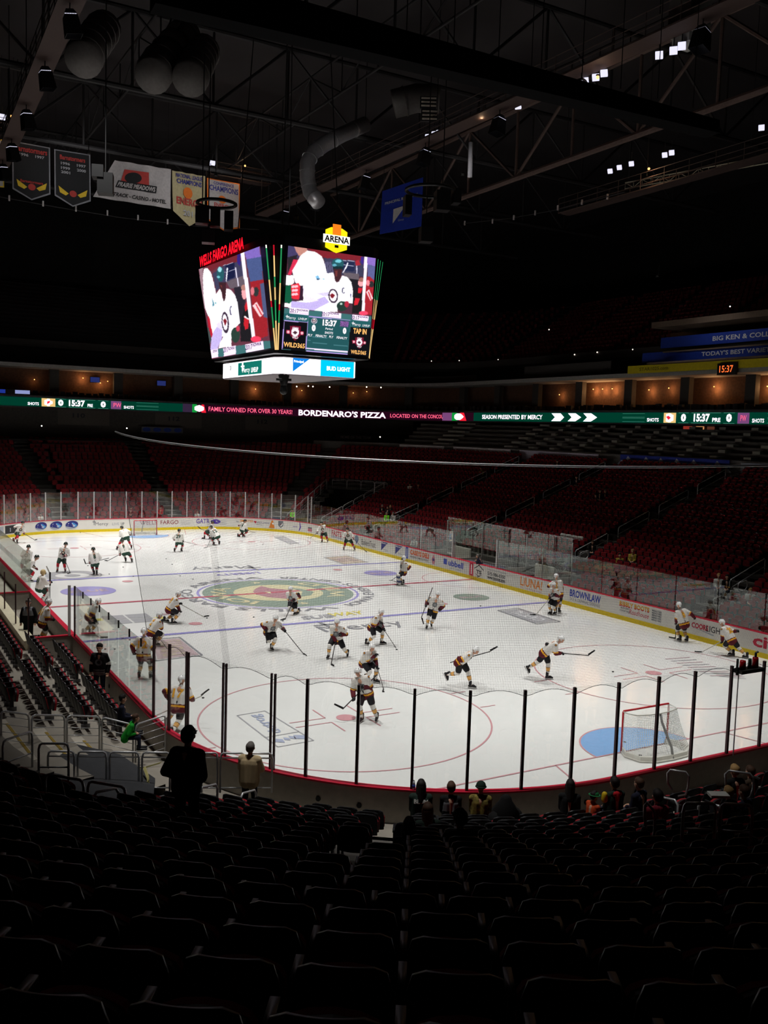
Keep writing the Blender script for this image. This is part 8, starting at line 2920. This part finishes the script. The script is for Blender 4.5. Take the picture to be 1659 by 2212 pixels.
    for i in (0, 1):
        pc += [(hp[i], kn[i], .10 * k, .075 * k), (kn[i], ank[i] + (kn[i] - ank[i]) * .06, .074 * k, .056 * k)]
    me = remeshed(pc, vox * 1.2, 1); me.materials.append(bottom)
    add_obj('trousers', me, root, B)
    for i in (0, 1):
        mb = MB(); shoe(mb, ank[i], F, up3); mb.v = [tuple(np.array(v) - B) for v in mb.v]
        mb.build('shoe', [shoe_m or m_sk, m_holder], root, True)
    ax = np.array([hr, HF, HU])
    if hair is not None:
        caps = []
        mb = MB()
        def ex(mb_):
            mb_.ell(Hd + (HU * .045 - HF * .03) * k, (.108 * k, .118 * k, .10 * k), ax, 14)
            mb_.ell(Hd + (-HU * .01 - HF * .065) * k, (.10 * k, .06 * k, .09 * k), ax, 12)
            if longhair:
                mb_.caps(Hd - HF * .06 * k, Hd - HF * .09 * k - HU * .30 * k, .095 * k, .075 * k)
                for sd in (-1, 1):
                    mb_.caps(Hd + hr * sd * .075 * k, Hd + hr * sd * .07 * k - HU * .24 * k - HF * .03, .045 * k, .04 * k)
        me = remeshed([(Hd + HU * .07 * k, Hd + HU * .075 * k, .09 * k, .09 * k)], vox, 1, ex); me.materials.append(hair)
        add_obj('hair', me, root, B)
    if hat is not None:
        kind, hm = hat
        mb = MB()
        if kind == 'cap':
            mb.ell(Hd + HU * .035 * k, (.112 * k, .125 * k, .105 * k), ax, 16, 0, cut=0.0)
            mb.plate([Hd + HU * .045 * k + HF * .09 * k + hr * a_ * k - B * 0 for a_ in (-.08, .08)] + [Hd + HU * .03 * k + HF * .20 * k + hr * a_ * k for a_ in (.05, -.05)], HU * .012)
        elif kind == 'bowl':
            mb.ell(Hd + HU * .05 * k, (.12 * k, .13 * k, .09 * k), ax, 16, 0, cut=-.1)
            mb.ell(Hd + HU * .035 * k, (.17 * k, .18 * k, .02 * k), ax, 16, 0)
        else:
            mb.ell(Hd + HU * .03 * k, (.115 * k, .128 * k, .12 * k), ax, 16, 0, cut=-.15)
            mb.tube([Hd + (HU * .015 + hr * .115 * math.cos(t) + HF * .128 * math.sin(t)) * k for t in [2 * PI * i / 18 for i in range(18)]], .018 * k, 6, closed=True)
        mb.v = [tuple(np.array(v) - B) for v in mb.v]
        mb.build('hat', hm, root, True)
    return root, J, B, P, neck, F, sp


c_black = mat('cloth_black', (14, 14, 15), 0.9)
c_navy = mat('cloth_navy', (24, 26, 44), 0.9)
c_jean = mat('denim', (34, 38, 58), 0.9, var=0.15)
c_beige = mat('cloth_beige', (204, 180, 140), 0.9, var=0.08)
c_green = mat('cloth_bright_green', (20, 150, 40), 0.85)
c_dgreen = mat('cloth_dark_green', (22, 40, 32), 0.85)
c_grey = mat('cloth_grey', (120, 124, 128), 0.9)
c_red = mat('cloth_red', (190, 24, 36), 0.85)
c_wine = mat('cloth_wine', (110, 16, 34), 0.85)
c_white = mat('cloth_white', (216, 214, 208), 0.85)
c_camo = mat('cloth_camouflage', (120, 106, 50), 0.9, var=0.75, scale=14)
c_neon = mat('cloth_neon', (120, 230, 30), 0.8)
c_blue = mat('cloth_blue', (70, 96, 150), 0.85)
c_yel = mat('cloth_yellow', (170, 150, 60), 0.85)
h_dark = mat('hair_dark', (26, 20, 18), 0.7)
h_brown = mat('hair_brown', (74, 50, 36), 0.7)
h_fair = mat('hair_fair', (170, 134, 86), 0.7)
h_grey = mat('hair_grey', (110, 104, 100), 0.7)
cap_brown = mat('cap_brown', (58, 44, 46), 0.8)

# man in the cap, walker in the black jersey, beige shirt at the boards
civilian('man in a black coat and brown cap standing among the dark seats', (lambda h: (h[0], h[1], h[2] - 1.80))(GD(404, 1590, 14.3)), 1.93, 12, c_black, c_black, h_dark, ('cap', cap_brown), arms='pockets', shape=1.18)
bp = GD(538, 1712, 20.2); bp[2] = 0.25
civilian('man in a beige shirt with short grey hair standing at the near left boards', bp, 1.72, 8, c_beige, c_jean, h_grey, None, arms='front', shape=1.3)
wk = (-13.34, -16.75, .25)
r_, J, B_, P_, nk_, F_, sp_ = civilian('man in a black hockey jersey and jeans walking along the left boards', wk, 1.80, 178, c_black, c_jean, h_dark, None, skin=m_skin, stripe=([(.06, 1), (.12, 0), (.17, 1), (1, 0)], [(.72, 0), (1, 2)], [(1, 0)], [c_black, c_grey, c_white]), shape=1.12, shoe_m=c_white)
disc_on(J, B_, P_ + (nk_ - P_) * .5, F_, .11, [mat('ring_grey', (84, 86, 92), 0.8), c_black], 'ring_emblem')

RS = {}
def seat_person(label, px, py, D, face, top, size=1.62, **kw):
    """seated spectator whose head centre is seen at (px, py) at distance D"""
    h = GD(px, py, D)
    k = size / 1.78
    base = h - up3 * (.50 + .50 + .20) * k
    return civilian(label, base, size, face, top, kw.pop('bottom', c_jean), sit=True, arms='lap', **kw)


seat_person('child with dark hair in a dark jacket sitting in the front left row', 262, 1509, 24.4, 75, c_navy, 1.45, hair=h_dark)
seat_person('person in a bright green jacket bending forward in the front left row', 272, 1547, 23.6, 75, c_green, 1.35, hair=h_brown, lean=.5)
r_ = seat_person('person in a dark green jersey reading BLUM sitting at the near boards', 910, 1699, 19.0, 0, c_dgreen, 1.70, hair=h_dark, longhair=True, shape=1.15)
number_on(r_[1], r_[2], 'BLUM', r_[3] + (r_[4] - r_[3]) * .74, -r_[5] + up3 * .2, .30, .09, c_white, None, 'name_lettering')
seat_person('person with short brown hair in a grey and black top beside the BLUM jersey', 975, 1703, 19.2, 0, c_grey, 1.66, hair=h_brown, stripe=([(.45, 1), (.8, 0), (1, 1)], [(1, 1)], [(1, 1)], [c_grey, c_black]))
seat_person('person in a camouflage jacket and dark green knit hat at the near boards', 1039, 1702, 19.3, 5, c_camo, 1.68, hat=('knit', c_dgreen), shape=1.12)
mb = MB(); q = GD(1092, 1742, 18.9); mb.caps((0, 0, -.1), (0, 0, .12), .30, .14); mb.caps((-.22, 0, -.25), (.22, 0, -.25), .2, .2)
o = mb.build('coat', c_black, None, True); o.location = tuple(q); tag(o, 'black coat heaped over a seat right of the camouflage jacket', 'coat')
seat_person('person with long dark hair sitting left of the child in the green hat', 1232, 1698, 19.6, 10, c_black, 1.66, hair=h_dark, longhair=True)
seat_person('child in a green bowl-shaped hat and orange jacket at the near boards', 1281, 1720, 19.4, 60, mat('cloth_orange_red', (190, 70, 30), 0.85), 1.35, hair=h_dark, hat=('bowl', mat('hat_green', (26, 110, 62), 0.7)))
seat_person('person with dark hair and a red hood over a dark jacket at the near boards', 1330, 1693, 19.6, 340, c_dgreen, 1.72, hair=h_dark, hood=c_red)
seat_person('person in a navy jacket sitting left of the hoop handrail at the boards', 1384, 1694, 19.8, 320, c_navy, 1.66, hair=h_brown)
seat_person('person in a wine red hooded top behind the steel hoop handrail', 1423, 1722, 17.2, 345, c_wine, 1.70, hair=h_dark, hood=c_wine)
seat_person('fair haired child holding a white food tray at the lower right', 1577, 1713, 17.4, 330, c_black, 1.45, hair=h_fair)
seat_person('fair haired person near the boards at the right edge', 1590, 1666, 20.5, 340, c_black, 1.66, hair=h_fair)
seat_person('person with light brown hair at the right edge by the boards', 1624, 1668, 20.7, 330, mat('cloth_brown', (70, 56, 44), 0.9), 1.6, hair=h_brown)
seat_person('person in dark blue with a round shoulder badge at the right edge', 1612, 1712, 17.8, 320, c_navy, 1.6, hair=h_brown)
seat_person('dim person with reddish hair one row behind the BLUM jersey', 925, 1752, 15.6, 350, c_dgreen, 1.64, hair=h_brown, longhair=True)
seat_person('dim person with long dark hair by the near aisle', 884, 1786, 13.6, 0, c_black, 1.66, hair=h_dark, longhair=True)
seat_person('large dim person in a dark cap in the middle of the near seats', 997, 1770, 13.2, 340, c_black, 1.80, hair=h_dark, hat=('cap', c_black), shape=1.25)
# food tray and small things
q = GD(1552, 1717, 17.2); mb = MB(); mb.box((0, 0, 0), (.34, .22, .05), -.5); o = mb.build('food_tray', c_white, None); o.location = tuple(q); tag(o, 'white food tray held by the fair haired child', 'tray')
q = GD(1306, 1722, 19.3); mb = MB(); mb.caps((0, 0, -.05), (0, 0, .06), .07, .06); o = mb.build('snack_bag', mat('bag_yellow', (226, 190, 30), 0.6), None, True); o.location = tuple(q); tag(o, 'small yellow snack bag beside the red hooded person', 'bag')
s_ = RINK.s_of_px(894, 1.1, S_SE, S_SW + 12, .12); q = RINK.P(s_, .12, 1.07)
t = empty('water_bottle', q); tag(t, 'clear plastic water bottle with blue label on the near red cap', 'bottle')
mb = MB(); mb.tube([(0, 0, 0), (0, 0, .16), (0, 0, .2)], .034, 12, r2=.02); mb.build('bottle_body', mat('bottle_clear', (200, 206, 214), 0.15, spec=.6), t, True)
mb = MB(); mb.tube([(0, 0, .05), (0, 0, .12)], .037, 12); mb.build('bottle_label', mat('label_blue', (40, 60, 150), .5), t, True)
mb = MB(); mb.tube([(0, 0, .2), (0, 0, .225)], .014, 10); mb.build('bottle_cap', c_white, t)

# bench people
p = np.array([-13.75, -9.6, 0.2])
bn = V(91, 1345, p)
player(W, 'player in white and gold standing inside the left players bench', 60, (92, 1342), (106, 1301), [(85, 1384), (95, 1384)], [(80, 1342), (112, 1338)], num='13', ground=(90, 1384), z0=0.2, hfwd=.1)
civilian('man in a grey and black jacket with glasses standing in the left players bench', GD(62, 1392, 37.4), 1.78, 172, c_dgreen, c_black, h_grey, None, arms='down', stripe=([(.5, 1), (1, 0)], [(1, 1)], [(1, 1)], [c_grey, c_black]), shape=1.12)

# far and right hand spectators
def far_fan(label, px, py, s_k, top, face=180, size=1.62, stand=False, **kw):
    """head at (px, py), sitting in row k of the sloping stand"""
    d_ = ray(px, py)
    best = None
    for t in np.arange(20, 150, .2):
        q = CAM + d_ * t
        # distance outside the boards
        x, y = abs(q[0]) - 4.42, abs(q[1]) - 21.95
        dd = (math.hypot(x, y) if (x > 0 and y > 0) else max(x, y)) - 8.53
        if dd > 1.7:
            k = (dd - D0) / ROW
            if q[2] <= Z0 + RISE * k + 1.15:
                best = q; break
    if best is None:
        return
    h = best; kz = int((dd - D0) / ROW)
    kk = size / 1.78
    base = h - up3 * (1.20 if not stand else 1.66) * kk
    if not stand:
        base[2] = zrow(kz) + 0.0
    return civilian(label, base, size, face, top, kw.pop('bottom', c_jean), sit=not stand, arms='lap' if not stand else 'down', fine=False, **kw)


FF = [
    ('spectator in a white top behind the far glass at left', 88, 1104, c_white, h_dark), ('spectator in dark clothes behind the far glass above the beer logos', 62, 1108, c_black, h_dark), ('spectator in navy behind the far glass right of the white-clad one', 190, 1110, c_navy, h_brown),
    ('spectator in a bright red top behind the far glass above the goal', 347, 1095, c_red, h_dark), ('spectator in dark red behind the far glass left of the bright red top', 283, 1095, c_wine, h_dark), ('spectator in pale clothes behind the far glass above the violet advert', 426, 1110, c_white, h_brown),
    ('steward in a neon green top behind the far right corner glass', 632, 1102, c_neon, h_dark), ('spectator in a light top high in the far right stand', 886, 1040, c_white, h_dark), ('spectator in wine red high in the far right stand', 904, 1041, c_wine, h_brown),
    ('person in black at the back of the group in the far right stand', 826, 1088, c_black, h_grey), ('person in black in the middle of the group in the far right stand', 838, 1095, c_black, h_dark), ('person in black on the right of the group in the far right stand', 844, 1086, c_black, h_fair), ('person in a neon green vest in front of the far right group', 836, 1108, c_neon, h_grey), ('person in a white top on the right of the far right group', 850, 1104, c_white, h_grey),
    ('person in a blue jacket behind the right glass left of the penalty boxes', 978, 1142, c_blue, h_grey), ('person in black low in the right stand beside the hoop handrail', 1281, 1160, c_black, h_brown), ('person in yellow and black leaning in the right stand', 1340, 1186, c_yel, h_dark), ('person with fair hair in gold in the right stand', 1367, 1187, c_yel, h_fair),
    ('tall dark dressed person high in the right stand', 1308, 1054, c_black, h_grey), ('small person left of the tall dark one high in the right stand', 1296, 1060, c_navy, h_brown), ('smallest of the trio high in the right stand', 1288, 1061, c_wine, h_dark), ('person in black before the white banner at the top of the right stand', 1204, 995, c_black, h_dark), ('person in yellow below the violet-worded banner', 1040, 1004, c_yel, h_dark), ('person in dark clothes on the upper aisle of the right stand', 1246, 1026, c_navy, h_dark),
    ('person in a white top behind the right glass near the aisle', 1553, 1240, c_white, h_fair), ('dark haired person in black beside the white-topped one', 1571, 1242, c_black, h_dark), ('person in a white fur coat low in the right stand', 1622, 1264, c_white, h_fair), ('person in a grey jacket bending low beside the white fur coat', 1590, 1280, c_grey, h_dark),
]
for lb, px, py, top, hr_ in FF:
    far_fan(lb, px, py, 0, top, hair=hr_, face=200 if px > 700 else 172)
# white jersey with a 3 standing behind the glass
rt_ = far_fan('fan in a grey and white jersey numbered 3 standing behind the right glass', 895, 1163, 0, c_grey, face=20, stand=True, hair=h_dark, stripe=([(1, 0)], [(1, 1)], [(1, 1)], [c_grey, c_white]))
if rt_:
    number_on(rt_[1], rt_[2], '3', rt_[3] + (rt_[4] - rt_[3]) * .6, -rt_[5], .16, .28, c_white, None)
p = np.array([14.3, -1.6, 0.2]); 
civilian('person in a navy coat bending over the scorekeeper table on the right', V(1040, 1205, p) * np.array([1, 1, 0]) + up3 * .2, 1.5, 300, c_navy, c_navy, h_grey, None, fine=False, lean=.5, arms='front')
# four white covered seats in the right stand
for i, (px, py) in enumerate(((1210, 1157), (1222.5, 1159), (1235, 1162), (1247.5, 1164))):
    q = min(right_spots, key=lambda r: abs(pj(r[0] + up3 * .72)[0] - px) + abs(pj(r[0] + up3 * .72)[1] - py))
    mb = MB()
    ca, sa = math.cos(q[1]), math.sin(q[1])
    mb.caps((-.15, -.27, .55), (-.15, -.27, .78), .11, .10); mb.caps((.15, -.27, .55), (.15, -.27, .78), .11, .10); mb.caps((-.1, -.27, .6), (.1, -.27, .6), .12, .12); mb.caps((-.13, -.25, .78), (.13, -.25, .78), .1, .1)
    o = mb.build('seat_cover', mat('cover_white', (235, 230, 224), 0.7), None, True); o.location = tuple(q[0]); o.rotation_euler = (0, 0, q[1]); tag(o, 'white cover pulled over one of four neighbouring red seats', 'seat cover', 'white covers on four red seats')
